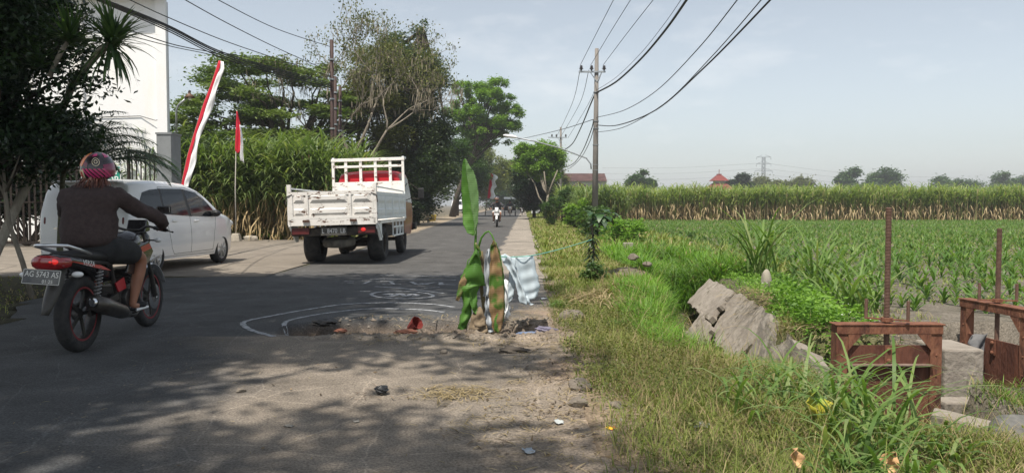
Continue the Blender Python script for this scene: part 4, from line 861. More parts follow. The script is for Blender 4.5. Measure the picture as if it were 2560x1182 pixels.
# ---- cables: each a smooth curve through points given as photo direction + distance
def cable(label, pts, r=.012, m=None, group='overhead cables', ext=0.0, name='cable'):
    P = [PY(x, y, Y) if not isinstance(x, Vector) else x for x, y, Y in pts]
    if ext:  # carry on the same curve towards the next pole
        d1 = P[-1] - P[-2]; d0 = P[-2] - P[-3] if len(P) > 2 else d1; dd = d1 / d1.length - d0 / d0.length
        st = d1.length
        for i in range(int(ext)):
            d1 = (d1.normalized() + dd * .5).normalized() * st; P.append(P[-1] + d1)
    out = []
    for i in range(len(P) - 1):
        a = P[max(i - 1, 0)]; b_ = P[i]; c = P[i + 1]; d = P[min(i + 2, len(P) - 1)]
        for k in range(8):
            u = k / 8; out.append(.5 * ((2 * b_) + (c - a) * u + (2 * a - 5 * b_ + 4 * c - d) * u * u + (3 * b_ - a - 3 * c + d) * u ** 3))
    out.append(P[-1]); o0 = out[0].copy()
    o = MB().tube([q - o0 for q in out], r, 6).build(name, m or BLKC, smooth=True); o.location = o0; return tag(o, label, 'cable', group)
gl = 'cables on the left running to the brown posts'
cable('topmost thin wire to the brown posts, leaving the frame highest', [(825, 117, 29.6), (690, 72, 25), (541, -2, 20.5), (440, -60, 17)], .012, group=gl, ext=2)
cable('second highest thin wire to the brown posts', [(827, 180, 29.6), (700, 124, 25), (575, 62, 21), (459, -2, 17.5)], .012, group=gl, ext=3)
cable('third wire crossing the corner of the white building', [(828, 192, 29.6), (700, 150, 25.5), (560, 102, 22), (420, 44, 18.5), (320, -2, 16)], .012, group=gl, ext=2)
for i, (o1, o2, o3, rr) in enumerate([(0, 0, 0, .02), (4, 5, 8, .016), (-4, -4, -6, .016), (8, 10, 15, .014)]):
    cable(['thickest cable in the middle of the black bundle', 'cable just under the thickest one in the bundle', 'cable just above the thickest one in the bundle', 'lowest cable of the black bundle'][i], [(829, 212 + o1, 29.6), (670, 170 + o1, 25), (544, 130 + o2, 21.5), (420, 68 + o2, 18), (250 - o3, -2, 14.5)], rr, group=gl, ext=2)
cable('slack lower cable sagging below the black bundle', [(830, 222, 29.6), (669, 180, 25), (544, 136, 22), (480, 122, 20), (420, 108, 18.5), (300, 68, 16), (190, 28, 14), (110, -2, 12.5)], .012, group=gl, ext=1)
cable('lowest slack wire in front of the white wall', [(830, 226, 29.6), (669, 184, 25), (544, 142, 22), (430, 117, 19), (300, 82, 16), (170, 35, 13.5), (80, -2, 12)], .010, group=gl, ext=1)
cable('thin wire crossing from the bundle to the tree', [(860, 148, 34), (793, 160, 31), (700, 157, 27), (600, 140, 24), (544, 130, 21.5)], .009, group=gl)
gr_ = 'cables on the right between the concrete poles'
for i, (a, m_, b_) in enumerate([((1451, 163), (1490, 86), (1535, -2)), ((1477, 163), (1523, 86), (1578, -2)), ((1508, 163), (1566, 86), (1635, -2))]):
    cable(['left', 'middle', 'right'][i] + ' high wire running from the nearest concrete pole towards the camera', [(*a, 38.9), (*m_, 32.5), (*b_, 26.5)], .013, group=gr_, ext=3)
cable('thick twisted black cable swooping down to the nearest concrete pole', [(1491, 232, 38.9), (1540, 205, 35), (1600, 150, 30), (1660, 80, 24.5), (1718, -2, 20)], .038, group=gr_, ext=2)
cable('thin carrier wire above the thick twisted cable', [(1491, 226, 38.9), (1540, 194, 35), (1600, 136, 30), (1655, 68, 24.5), (1704, -2, 20)], .009, group=gr_, ext=2)
cable('upper of the three low cables right of the nearest pole', [(1491, 294, 38.9), (1560, 276, 34), (1640, 228, 28), (1740, 128, 21), (1845, -2, 16.5)], .014, group=gr_, ext=2)
cable('middle, thicker one of the three low cables right of the nearest pole', [(1491, 313, 38.9), (1545, 313, 35), (1640, 275, 28), (1760, 170, 21), (1928, -2, 16)], .022, group=gr_, ext=2)
cable('lowest thin cable right of the nearest pole', [(1491, 331, 38.9), (1560, 318, 34), (1660, 260, 27), (1770, 152, 21), (1905, -2, 16)], .013, group=gr_, ext=2)
for i, (a, m_, b_) in enumerate([((1450, 176), (1430, 260), (1390, 345)), ((1472, 176), (1448, 262), (1400, 345)), ((1506, 178), (1470, 262), (1420, 345))]):
    cable(['left', 'middle', 'right'][i] + ' wire sagging between the two concrete poles', [(*a, 39.1), (*m_, 56), (*b_, 77.9)], .016, group=gr_)
cable('thick black cable sagging between the two concrete poles', [(1488, 234, 39.1), (1476, 262, 44), (1452, 320, 55), (1432, 358, 64), (1412, 374, 70), (1403, 374, 77.9)], .04, group=gr_)
cable('lower pair cable sagging from the nearest pole behind the lamp arm', [(1484, 300, 39.1), (1478, 325, 44), (1455, 380, 55), (1432, 410, 66), (1403, 422, 77.9)], .03, group=gr_)
cable('lowest cable looping down from the nearest pole behind the lamp arm', [(1485, 318, 39.1), (1474, 355, 44), (1452, 395, 55), (1425, 420, 66), (1403, 428, 77.9)], .02, group=gr_)
cable('thin wire crossing over the road from the nearest pole to the bright tree', [(1486, 298, 39), (1400, 325, 48), (1300, 348, 62), (1225, 362, 76)], .018, group=gr_)
# ---- far buildings, lattice tower
t = thing('house', 'grey house with a dark tiled roof behind the concrete pole', 'house', (14, 150, 0))
MB().box((0, 0, 2.95), (8.0, 7, 5.9)).build('wall', CEMW, t); MB().prism([(-4.0, 5.7), (4.0, 5.7), (0, 7.3)], -4.05, 4.05, 'x').build('roof', ROOFT, t)
MB().box((-1.5, -3.55, 4.6), (.9, .1, 1)).build('window', mat('dark_opening', (.02, .02, .022)), t); MB().box((1.8, -3.55, 4.6), (.9, .1, 1)).build('window', mat('dark_opening', (.02, .02, .022)), t)
t = thing('shed', 'low gabled shed with a pale roof in front of the grey house', 'shed', (11.6, 132, 0))
MB().prism([(-2.0, 0), (2.0, 0), (2.0, 3.7), (0, 4.9), (-2.0, 3.7)], 0, 5, 'y').build('wall', mat('pale_gable', (.33, .31, .28)), t); MB().prism([(-2.4, 3.45), (0, 4.95), (2.4, 3.45), (2.4, 3.6), (0, 5.12), (-2.4, 3.6)], -.5, 5.4, 'y').build('roof', ROOFT, t)
t = thing('red_roofed_pavilion', 'building with a red two-tiered pyramid roof on the horizon', 'building', (PY(1797, 500, 170).x, 170, 0))
MB().box((0, 0, 1.5), (5, 5, 3)).build('wall', CEMW, t)
def pyr(z0, z1, r0, r1): return MB().add([(-r0, -r0, z0), (r0, -r0, z0), (r0, r0, z0), (-r0, r0, z0), (-r1, -r1, z1), (r1, -r1, z1), (r1, r1, z1), (-r1, r1, z1)], [(3, 2, 1, 0), (4, 5, 6, 7), (0, 1, 5, 4), (1, 2, 6, 5), (2, 3, 7, 6), (3, 0, 4, 7)])
pyr(2.9, 6.0, 4.6, 1.2).build('lower_roof', ROOFR, t); pyr(6.0, 6.5, 1.05, 1.05).build('roof_drum', CEMW, t); pyr(6.45, 7.7, 1.8, .55).build('upper_roof', ROOFR, t)
MB().box((0, 0, 7.85), (.9, .9, .3)).bar((0, 0, 8), (0, 0, 9.0), .12).build('finial', ROOFR, t)
t = thing('lattice_tower', 'steel lattice power line tower on the horizon', 'tower', (PY(1908, 500, 480).x, 480, 0)); mb = MB(); H = 31.0
for sx in (-1, 1):
    for sy in (-1, 1): mb.bar((sx * 3.2, sy * 3.2, 0), (sx * .9, sy * .9, H * .62), .32); mb.bar((sx * .9, sy * .9, H * .62), (sx * .8, sy * .8, H), .28)
for i in range(11):
    z0, z1 = H * i / 11, H * (i + 1) / 11; w0 = 3.2 - (2.3 * min(1, z0 / (H * .62))); w1 = 3.2 - (2.3 * min(1, z1 / (H * .62)))
    for sy in (-1, 1): mb.bar((-w0, sy * w0, z0), (w1, sy * w1, z1), .2); mb.bar((w0, sy * w0, z0), (-w1, sy * w1, z1), .2)
mb.build('mast', GALV, t)
for z, wd in ((H * .72, 5.4), (H * .86, 4.6), (H * .995, 4.4)):
    MB().bar((-wd, 0, z), (wd, 0, z), .3).bar((-wd, 0, z), (-.8, 0, z + 1.3), .22).bar((wd, 0, z), (.8, 0, z + 1.3), .22).bar((-wd, 0, z), (-wd, 0, z - 1.6), .25).bar((wd, 0, z), (wd, 0, z - 1.6), .25).build('crossarm', GALV, t)
CBL = mat('aluminium_line', (.25, .26, .27), rough=.6)
for i, (yl, yr) in enumerate([(432, 448), (418, 436), (447, 462)]):
    y0 = [422, 408, 436][i]; cable(['middle', 'upper', 'lower'][i] + ' power line running left from the lattice tower', [(1902, y0, 480), (1700, yl + 1, 480), (1506, yl + 2, 480)], .11, CBL, 'power lines of the lattice tower')
    cable(['middle', 'upper', 'lower'][i] + ' power line running right from the lattice tower', [(1914, y0, 480), (2150, yr, 480), (2400, yr + 8, 480)], .11, CBL, 'power lines of the lattice tower')
t = thing('white_board', 'white framed board leaning by the verge under the far trees', 'board', (2.75, 90, 0)); MB().box((0, 0, .75), (.9, .05, 1.35)).build('panel', mat('board_grey', (.36, .38, .40)), t)
MB().box((-.44, -.04, .75), (.08, .04, 1.4)).box((.44, -.04, .75), (.08, .04, 1.4)).box((0, -.04, 1.41), (.96, .05, .07)).box((0, -.04, .09), (.96, .05, .07)).bar((-.4, -.04, .15), (.4, -.04, 1.0), .05).build('frame', WHT, t)
t = thing('yellow_house', 'low yellow house behind the roadside trees on the left', 'house', (-9.6, 60, 0)); MB().box((0, 0, 1.3), (4, 4, 2.6)).build('wall', mat('yellow_paint', (.42, .33, .07), rough=.9), t); MB().box((-.6, -2.02, 1.2), (.8, .06, 1.9)).build('door', BLKM, t); MB().box((.9, -2.02, 1.5), (.8, .06, .9)).build('window', mat('dark_opening', (.02, .02, .022)), t); MB().prism([(-2.5, 2.6), (2.5, 2.6), (0, 3.6)], -2.4, 2.4, 'x').build('roof', ROOFT, t)
t = thing('yellow_tub', 'bright yellow tub standing at the foot of the dry brown shrub', 'tub', (-5.9, 57, 0)); MB().lathe([(.0, 0), (.22, 0), (.3, .42), (.32, .42), (.32, .45), (.27, .45), (.2, .05), (0, .05)], 16).build('bucket', mat('yellow_plastic', (.55, .42, .02), rough=.4), t, smooth=True); MB().tube([(-.3, 0, .42), (-.2, 0, .62), (.2, 0, .62), (.3, 0, .42)], .015, 6).build('handle', GALV, t)

# ================================================================ SLUICE GATES AND DITCH MASONRY
RUST = mat('rusted_steel', (.075, .026, .016), (.165, .072, .040), .9, ns=11, bump=.6, bs=40, patch=(.038, .017, .013), ps=4.5, pt=(.52, .64), stretch=(1, 1, .35))
RUSTD = mat('rusted_plate', (.050, .017, .011), (.110, .042, .025), .85, ns=6, bump=.5, bs=50, patch=(.16, .10, .065), ps=9, pt=(.60, .70), stretch=(1, 1, .3))
RODM = mat('rusted_screw', (.075, .040, .028), (.12, .07, .05), .7, ns=20)
def sluice(label, loc, rz, W, H, zb, rodtop, platetop, spin=.0, flange=True):
    """frame width W, height H above zb (local z=0 is the frame foot)"""
    t = thing('sluice_gate', label, 'sluice gate', (loc[0], loc[1], zb), rz, 'rusty sluice gates at the ditch')
    for s in (-1, 1):
        p = MB(); x = s * (W / 2 - .045); p.box((x, 0, H / 2), (.09, .012, H)); p.box((x + s * .039, .05, H / 2), (.012, .1, H)); p.box((x - s * .039, .035, H / 2), (.012, .07, H))
        for k in range(5): p.ell((x, -.008, H * (.2 + .18 * k)), (.009, .006, .009), seg=8, rings=4)
        p.build('frame_post', RUST, t, bevel=.002)
    MB().box((0, -.011, H - .036), (W + .004, .010, .072)).box((0, .045, H + .002), (W + .03, .135, .010)).build('top_beam', RUST, t, bevel=.002)
    for s in (-1, 1): MB().prism([(s * (W / 2 - .09), H - .07), (s * (W / 2 - .20), H - .07), (s * (W / 2 - .09), H - .20)], -.014, -.006, 'y').build('gusset', RUST, t)
    pl = MB(); pl.box((0, .022, platetop / 2), (W - .13, .012, platetop)); pl.build('gate_plate', RUSTD, t, bevel=.002)
    if flange: MB().box((0, -.012, platetop - .15), (W - .16, .058, .010)).build('stiffener', mat('worn_edge_steel', (.16, .12, .10), (.1, .06, .045), .6, ns=12), t, bevel=.002)
    MB().box((0, .010, platetop - .07), (.055, .012, .14)).ell((0, .0, platetop - .03), (.018, .014, .018)).ell((0, .0, platetop - .12), (.018, .014, .018)).build('lug', RUST, t)
    prof = []; z = H + .045; zt = rodtop; k = 0
    n = int((zt - z) / .0115); 
    for i in range(n): prof += [(.019, z + i * .0115), (.0235, z + i * .0115 + .003), (.0235, z + i * .0115 + .0065), (.019, z + i * .0115 + .0095)]
    MB().lathe([(.0, z)] + prof + [(.0, z + n * .0115)], 14, M=Matrix.Translation((0, .045, 0))).lathe([(.02, platetop - .08), (.02, z + .005)], 12, M=Matrix.Translation((0, .045, 0))).build('screw_rod', RODM, t, auto=50)
    hw = thing('x', None, None); bpy.data.objects.remove(hw)
    M = Matrix.Translation((0, .045, H + .02)) @ Matrix.Rotation(spin, 4, 'Z')
    h = MB(); h.lathe([(.024, 0), (.045, .0), (.045, .03), (.024, .03)], 8, M=M); h.prism([(0, -.018), (.16, -.014), (.16, .014), (0, .018)], .012, .022, 'z', M=M); h.prism([(0, -.018), (0, .018), (-.16, .014), (-.16, -.014)], .012, .022, 'z', M=M)
    h.build('crank_bar', RUST, t)
    for s in (-1, 1): MB().tube([M @ Vector((s * .15, 0, .01)), M @ Vector((s * .15, 0, .17))], .0135, 8).build('crank_handle', RODM, t, smooth=False)
    return t
g1 = sluice('front rusty sluice gate with the tall screw rod, facing the camera', (2.965, 6.0), 0, .83, .92, -.66, 1.84, .755, spin=-.55)
g2 = sluice('rear rusty sluice gate turned sideways, with a rag on it, cut by the right edge', (4.36, 6.93), R(-84), .84, .92, -.62, 1.62, .60, spin=1.2, flange=False)
o = cloth(([(2446, 838), (2440, 860), (2450, 870)], [(2488, 832), (2482, 858), (2470, 892)]), lambda i, u: 6.88 - .05 * i, mat('grey_rag', (.055, .055, .058), (.12, .12, .12), .9, ns=9), 'rag', None, Vector((4.3, 6.9, .2)), .03, .006, 8, 10)
o.location = (4.24, 6.9, .2); tag(o, 'dark grey rag draped over the rear sluice gate', 'rag')
CONS = mat('ditch_concrete', (.15, .13, .108), (.235, .21, .18), .95, ns=3, bump=.9, bs=18, patch=(.07, .06, .04), ps=3.5, pt=(.54, .66))
def slab(name, label, cat, c4, th=.08, seed=0, nu=26, nv=14, rough_=.016):
    """broken plate through four corner points: jagged rim, uneven worn face"""
    g = random.Random(seed); a, b_, c, d = [Vector(p) for p in c4]; nrm = (b_ - a).cross(d - a).normalized(); cc = (a + b_ + c + d) / 4; top = []; ph = seed * 3.7
    eu = [.025 * math.sin(i * .9 + ph) + .03 * (g.random() - .5) for i in range(nu + 1)]; ev = [.025 * math.sin(i * 1.1 + ph) + .03 * (g.random() - .5) for i in range(nv + 1)]
    for i in range(nu + 1):
        for j in range(nv + 1):
            u = i / nu + ev[j] * (1 - 2 * min(i / nu, 1 - i / nu)) * (1 if i < nu / 2 else -1) * .6; v = j / nv + eu[i] * (1 - 2 * min(j / nv, 1 - j / nv)) * (1 if j < nv / 2 else -1)
            p = (a * (1 - u) + b_ * u) * (1 - v) + (d * (1 - u) + c * u) * v
            h = float(nz2(p.y * 3.2, p.z * 6, 1, ph)) * rough_ + g.uniform(-.3, .3) * rough_ * .6 + (.02 if math.sin(u * 9 + v * 3 + ph) > .6 else 0)
            top.append(p - cc - nrm * h * (1 if th < 0 else -1))
    n = len(top); vs = top + [q + nrm * th for q in top]; fs = []; k = nv + 1
    for i in range(nu):
        for j in range(nv): q = i * k + j; fs += [(q, q + 1, q + k + 1, q + k), (n + q, n + q + k, n + q + k + 1, n + q + 1)]
    rim = [i * k for i in range(nu)] + [nu * k + j for j in range(nv)] + [i * k + nv for i in range(nu, 0, -1)] + [j for j in range(nv, 0, -1)]
    for i in range(len(rim)): p, q = rim[i], rim[(i + 1) % len(rim)]; fs.append((p, q, q + n, p + n))
    o = MB().add(vs, fs).build(name, CONS, auto=28); o.location = cc; return tag(o, label, cat, 'broken slabs lining the ditch')
slab('concrete_slab', 'tilted pale slab at the far end of the ditch lining, under the straw', 'concrete slab', [(3.22, 12.3, -.04), (3.12, 10.5, -.05), (2.72, 10.35, -.42), (2.85, 12.2, -.40)], -.08, 1)
slab('concrete_slab', 'large cracked slab in the middle of the ditch lining', 'concrete slab', [(3.14, 10.42, -.05), (3.02, 8.60, -.10), (2.62, 8.75, -.66), (2.70, 10.3, -.60)], -.08, 2)
slab('concrete_slab', 'small broken slab slipped down below the cracked one', 'concrete slab', [(2.74, 10.9, -.36), (2.66, 9.9, -.46), (2.42, 9.85, -.78), (2.5, 10.8, -.72)], -.07, 3)
slab('ditch_wall', 'rough earthy grey ditch wall running up to the front gate', 'ditch wall', [(2.98, 8.6, -.06), (2.56, 6.15, -.10), (2.44, 6.2, -.85), (2.66, 8.6, -.85)], -.14, 4, 34, 14, .045)
t = MB().box((0, 0, 0), (.34, .5, .62)).build('concrete_block', CONS, bevel=.02); t.location = (3.86, 6.75, -.34); tag(t, 'square concrete block between the two sluice gates', 'concrete block')
t = MB().box((0, 0, 0), (1.0, .2, .1)).build('concrete_sill', CONS, bevel=.015); t.location = (3.9, 6.15, -.42); t.rotation_euler = (0, .03, .12); tag(t, 'low concrete sill at the right foot of the front gate', 'concrete sill')
t = MB().box((0, 0, 0), (.62, .16, .12)).build('concrete_beam', CONS, bevel=.02); t.location = (3.22, 5.2, -.34); t.rotation_euler = (.1, .12, -.6); tag(t, 'broken concrete beam sloping down at the bottom right', 'concrete beam')
rock('boulder', 'dark wet boulder at the bottom right edge', 'boulder', (3.12, 4.62, -.25), (.22, .2, .2), 7, mat('dark_stone', (.06, .06, .055), (.13, .125, .115), .8, ns=7, bump=.5))
rock('boulder', 'second grey boulder in the ditch mouth left of the dark wet one', 'boulder', (2.78, 4.5, -.42), (.2, .2, .14), 8, mat('dark_stone', (.1, .1, .1)))
rock('pointed_stone', 'pale pointed stone standing on the far bank among weeds', 'stone', (3.42, 10.3, .14), (.075, .06, .20), 9)
o = MB().box((0, 0, .17), (.22, .2, .36)).build('marker_post', CONS, bevel=.02); o.location = (2.62, 17.3, 0); tag(o, 'short weathered concrete marker post in the grass behind the sapling', 'marker post')
for i, (x, y, rr, lb) in enumerate([(.44, 4.95, .07, 'brown clod at the edge of the olive weeds'), (.40, 4.55, .055, 'smaller clod just below the brown clod'), (.62, 4.5, .04, 'grey stone half buried in straw'), (-.55, 6.15, .03, 'small pale stone on the dirt left of the middle'), (-1.75, 4.9, .03, 'lone pale stone on the shaded dirt'), (.05, 7.15, .09, 'rough stone right of the banana stem in the hole'), (-.22, 7.05, .06, 'clod at the front lip of the hole'), (.42, 7.35, .10, 'earth lump at the right end of the hole'), (.62, 7.9, .11, 'earth lump behind the right end of the hole'), (1.98, 12.5, .08, 'large clod on top of the earth mound'), (2.15, 12.2, .06, 'smaller clod on the right of the earth mound')]):
    rock('stone', lb, 'stone', (x, y, float(zs(x, y)) + rr * .3 + (.15 if i > 8 else 0)), (rr * 1.3, rr, rr * .8), 60 + i, mat('earth_clod', (.095, .08, .065), (.15, .13, .105), .95, ns=14, bump=.5))

# ================================================================ THE HOLE IN THE ROAD: banana plant, plastic, sacks
BAN = mat('banana_leaf', (.075, .20, .018), (.095, .235, .028), .45, ns=3, spec=.5)
def banmat(name, c1, c2, c3, tr, ns=6, lo=.45, hi=.55):
    c1, c2, c3 = ka(c1), ka(c2), ka(c3)
    if name in _M: return _M[name]
    m = bpy.data.materials.new(name); t, b = nodes(m); N = t.nodes.new; L = t.links.new
    tc = N("ShaderNodeTexCoord"); n = N("ShaderNodeTexNoise"); n.inputs['Scale'].default_value = ns; n.inputs['Detail'].default_value = 7; L(tc.outputs['Object'], n.inputs['Vector'])
    r = N("ShaderNodeValToRGB"); e = r.color_ramp.elements; e[0].position = lo - .12; e[0].color = (*c1, 1); e[1].position = hi; e[1].color = (*c2, 1); k = e.new(min(.98, hi + .1)); k.color = (*c3, 1)
    L(n.outputs[0], r.inputs[0]); L(r.outputs[0], b.inputs['Base Color']); b.inputs['Roughness'].default_value = .5; b.inputs['Specular IOR Level'].default_value = .35
    w_ = N("ShaderNodeTexWave"); w_.bands_direction = 'Z'; w_.inputs['Scale'].default_value = 18; w_.inputs['Distortion'].default_value = 2; L(tc.outputs['Object'], w_.inputs['Vector']); bp = N("ShaderNodeBump"); bp.inputs['Strength'].default_value = .25; bp.inputs['Distance'].default_value = .004; L(w_.outputs[0], bp.inputs['Height']); L(bp.outputs[0], b.inputs['Normal'])
    tl = N("ShaderNodeBsdfTranslucent"); g = N("ShaderNodeMixRGB"); g.blend_type = 'MULTIPLY'; g.inputs[0].default_value = 1; g.inputs[2].default_value = (1.4, 1.5, .5, 1); L(r.outputs[0], g.inputs[1]); L(g.outputs[0], tl.inputs[0])
    mx = N("ShaderNodeMixShader"); mx.inputs[0].default_value = tr; L(b.outputs[0], mx.inputs[1]); L(tl.outputs[0], mx.inputs[2]); L(mx.outputs[0], t.nodes["Material Output"].inputs[0]); _M[name] = m; return m
BG = banmat('banana_green', (.070, .165, .030), (.088, .20, .035), (.13, .25, .06), .42)
BB = banmat('banana_browned', (.20, .13, .07), (.26, .17, .09), (.06, .13, .02), .3, 5, .46, .50)
BT = thing('banana_plant', 'cut banana plant stuck upright in the road hole as a warning', 'banana plant', (-.30, 7.5, -.2)); BO = Vector(BT.location)
def surf(rows, Yf, m, name, parent, o, amp=.0, nu=10, nvv=4, edge=.0, seed=0, th=.0015):
    """rows: list of pixel polylines (left..right) from top to bottom; Yf(v,u) distance; smooth sheet with creases"""
    g = random.Random(seed); vs = []; fs = []; n = len(rows); K = nvv
    def atp(P, f): f *= len(P) - 1; k = min(int(f), len(P) - 2); a, b_ = P[k], P[k + 1]; q = f - k; return (a[0] + (b_[0] - a[0]) * q, a[1] + (b_[1] - a[1]) * q)
    R_ = (n - 1) * K
    for i in range(R_ + 1):
        k = min(i // K, n - 2); q = i / K - k; e1 = g.uniform(-edge, edge); e2 = g.uniform(-edge, edge)
        for j in range(nu + 1):
            u = j / nu; a = atp(rows[k], u); b_ = atp(rows[k + 1], u); x = a[0] + (b_[0] - a[0]) * q + (e1 if j == 0 else 0) + (e2 if j == nu else 0); y = a[1] + (b_[1] - a[1]) * q
            p = PY(x, y, Yf(i / R_, u)); p.y += amp * math.sin(i * 1.1 + u * 3) * math.sin(u * math.pi); vs.append(p - o)
    for i in range(R_):
        for j in range(nu): k = i * (nu + 1) + j; fs.append((k, k + 1, k + nu + 2, k + nu + 1))
    c = MB().add(vs, fs).build(name, m, parent, smooth=True); s = c.modifiers.new('t', 'SOLIDIFY'); s.thickness = th; return c
# stem and stalks
MB().tube([(.10, 0, .02), (.06, 0, .35), (.02, -.02, .6), (.0, -.02, .86), (.0, -.02, .95)], [.06, .05, .04, .028, .018], 10).build('stem', mat('banana_stem', (.14, .11, .055), (.07, .05, .03), .85, ns=14, bump=.4, stretch=(1, 1, .2)), BT, smooth=True)
MB().tube([PY(1193, 650, 7.46) - BO, PY(1188, 615, 7.45) - BO, PY(1190, 580, 7.44) - BO, PY(1187, 500, 7.43) - BO, PY(1176, 420, 7.43) - BO], [.018, .014, .010, .007, .003], 8).build('leaf_stalk', BG, BT, smooth=True)
TL = [[(1160, 398), (1163, 396), (1166, 399)], [(1156, 408), (1164, 412), (1173, 414)], [(1154, 430), (1166, 436), (1185, 430)], [(1153, 470), (1172, 472), (1193, 458)], [(1155, 510), (1178, 514), (1197, 490)], [(1156, 540), (1183, 545), (1197, 525)], [(1158, 562), (1186, 568), (1195, 556)], [(1168, 582), (1187, 586), (1190, 580)], [(1182, 589), (1187, 589), (1189, 588)]]
surf([r_[:2] for r_ in TL], lambda v, u: 7.42 + .075 * (1 - u) * math.sin(math.pi * min(1, v * 1.1 + .05)), BG, 'leaf_half', BT, BO, .003, 9, 6, .8, 3)
surf([r_[1:] for r_ in TL], lambda v, u: 7.42 - .045 * u * math.sin(math.pi * min(1, v * 1.1 + .05)) + .008 * abs(math.sin(v * 17)) * u, banmat('banana_pale_green', (.105, .19, .070), (.125, .215, .08), (.16, .25, .10), .25), 'leaf_half', BT, BO, .003, 9, 6, .9, 33)
surf([[(1186, 628), (1190, 622), (1196, 628)], [(1165, 668), (1190, 640), (1206, 672)], [(1152, 690), (1182, 700), (1214, 714)], [(1146, 720), (1170, 725), (1200, 714)], [(1158, 760), (1168, 765), (1184, 745)], [(1150, 795), (1160, 800), (1178, 790)], [(1143, 822), (1154, 824), (1166, 820)]],
     lambda v, u: 7.36 - .05 * math.sin(u * 3.1) + .04 * v, BG, 'torn_leaf', BT, BO, .02, 12, 5, 2.0, 4)
surf([[(1184, 655), (1188, 648), (1194, 652)], [(1175, 690), (1188, 690), (1201, 700)], [(1172, 730), (1182, 735), (1194, 730)], [(1178, 770), (1186, 772), (1193, 765)], [(1188, 784), (1190, 785), (1193, 784)]], lambda v, u: 7.33 + .03 * u, BG, 'torn_leaf', BT, BO, .015, 8, 5, 1.5, 5)
surf([[(1160, 685), (1166, 682), (1172, 690)], [(1148, 705), (1156, 706), (1164, 712)], [(1142, 735), (1148, 735), (1155, 735)], [(1139, 750), (1143, 752), (1147, 752)]], lambda v, u: 7.34, BB, 'browned_leaf_end', BT, BO, .01, 6, 4, 1.0, 6)
MB().tube([PY(1192, 632, 7.46) - BO, PY(1203, 595, 7.45) - BO, PY(1213, 582, 7.44) - BO, PY(1222, 578, 7.42) - BO, PY(1230, 588, 7.4) - BO, PY(1238, 608, 7.38) - BO, PY(1252, 680, 7.36) - BO, PY(1256, 750, 7.35) - BO, PY(1250, 828, 7.34) - BO], [.012, .010, .009, .008, .008, .008, .007, .006, .004], 8).build('bent_stalk', BG, BT, smooth=True)
surf([[(1232, 602), (1235, 600), (1238, 604)], [(1226, 620), (1236, 618), (1245, 625)], [(1225, 660), (1240, 660), (1254, 662)], [(1223, 700), (1240, 700), (1259, 705)], [(1222, 750), (1240, 752), (1261, 750)], [(1226, 790), (1243, 795), (1259, 792)], [(1232, 822), (1243, 828), (1252, 826)], [(1238, 830), (1243, 831), (1248, 830)]],
     lambda v, u: 7.33 + .02 * math.sin(u * 6) - .03 * u, BB, 'dead_leaf', BT, BO, .012, 14, 6, 1.6, 7)
surf([[(1236, 605), (1238, 604), (1240, 606)], [(1245, 625), (1249, 627), (1252, 640)], [(1250, 660), (1255, 664), (1259, 680)], [(1255, 710), (1259, 712), (1262, 725)], [(1250, 770), (1257, 775), (1262, 770)], [(1235, 800), (1250, 806), (1259, 800)], [(1236, 826), (1243, 829), (1251, 826)]], lambda v, u: 7.315, BG, 'green_margin', BT, BO, .006, 6, 5, 1.0, 8)
surf([[(1187, 608), (1190, 606), (1193, 610)], [(1196, 625), (1200, 624), (1203, 626)], [(1196, 650), (1199, 650), (1203, 648)]], lambda v, u: 7.42, BB, 'dry_sheath', BT, BO, .01, 4, 3, 1.5, 9)
for i, (x, y) in enumerate([(1200, 800), (1190, 808), (1206, 818)]):
    surf([[(x - 6, y - 30), (x, y - 34), (x + 6, y - 28)], [(x - 14, y - 8), (x, y - 12), (x + 12, y - 6)], [(x - 16, y + 14), (x - 2, y + 16), (x + 14, y + 12)]], lambda v, u: 7.36 - .05 * v, mat('dry_leaf_base', (.09, .065, .04), (.17, .13, .085), .9, ns=8), 'dry_leaf', BT, BO, .02, 6, 4, 2, 11 + i)
MB().tube([PY(1186, 640, 7.44) - BO, PY(1170, 650, 7.42) - BO, PY(1162, 690, 7.4) - BO], [.008, .006, .005], 6).build('leaf_stalk', BG, BT, smooth=True)
PLW = mat('white_plastic_film', (.27, .29, .31), (.23, .25, .27), .5, ns=7, spec=.3)
PLB = mat('pale_blue_plastic', (.36, .415, .45), rough=.65, spec=.2)
t = thing('plastic_bag_strip', 'long white plastic strip hanging between the banana leaves', 'plastic strip', (-.2, 7.42, .75)); o = Vector(t.location)
surf([[(1218, 624), (1222, 622), (1226, 625)], [(1212, 650), (1220, 652), (1230, 655)], [(1210, 700), (1220, 702), (1232, 700)], [(1208, 740), (1218, 742), (1228, 740)]], lambda v, u: 7.41 + .03 * math.sin(u * 9), PLW, 'upper_film', t, o, .02, 8, 5, 1.5, 12)
surf([[(1214, 740), (1220, 742), (1228, 745)], [(1212, 780), (1222, 782), (1240, 790)], [(1210, 815), (1226, 818), (1243, 815)], [(1212, 830), (1226, 831), (1240, 830)]], lambda v, u: 7.39 + .03 * math.sin(u * 9), PLW, 'lower_film', t, o, .03, 8, 5, 2.0, 13)
t = thing('torn_plastic_sheet', 'torn pale blue plastic sheet hanging from the rope beside the banana plant', 'plastic sheet', (.06, 7.75, .66)); o = Vector(t.location)
surf([[(1249, 640), (1262, 634), (1276, 642)], [(1262, 662), (1274, 660), (1288, 668)], [(1282, 690), (1290, 690), (1300, 700)], [(1294, 730), (1304, 730), (1314, 735)], [(1300, 758), (1308, 760), (1320, 762)]], lambda v, u: 7.66 + .015 * math.sin(u * 6), PLB, 'strip', t, o, .008, 8, 6, 1.6, 14)
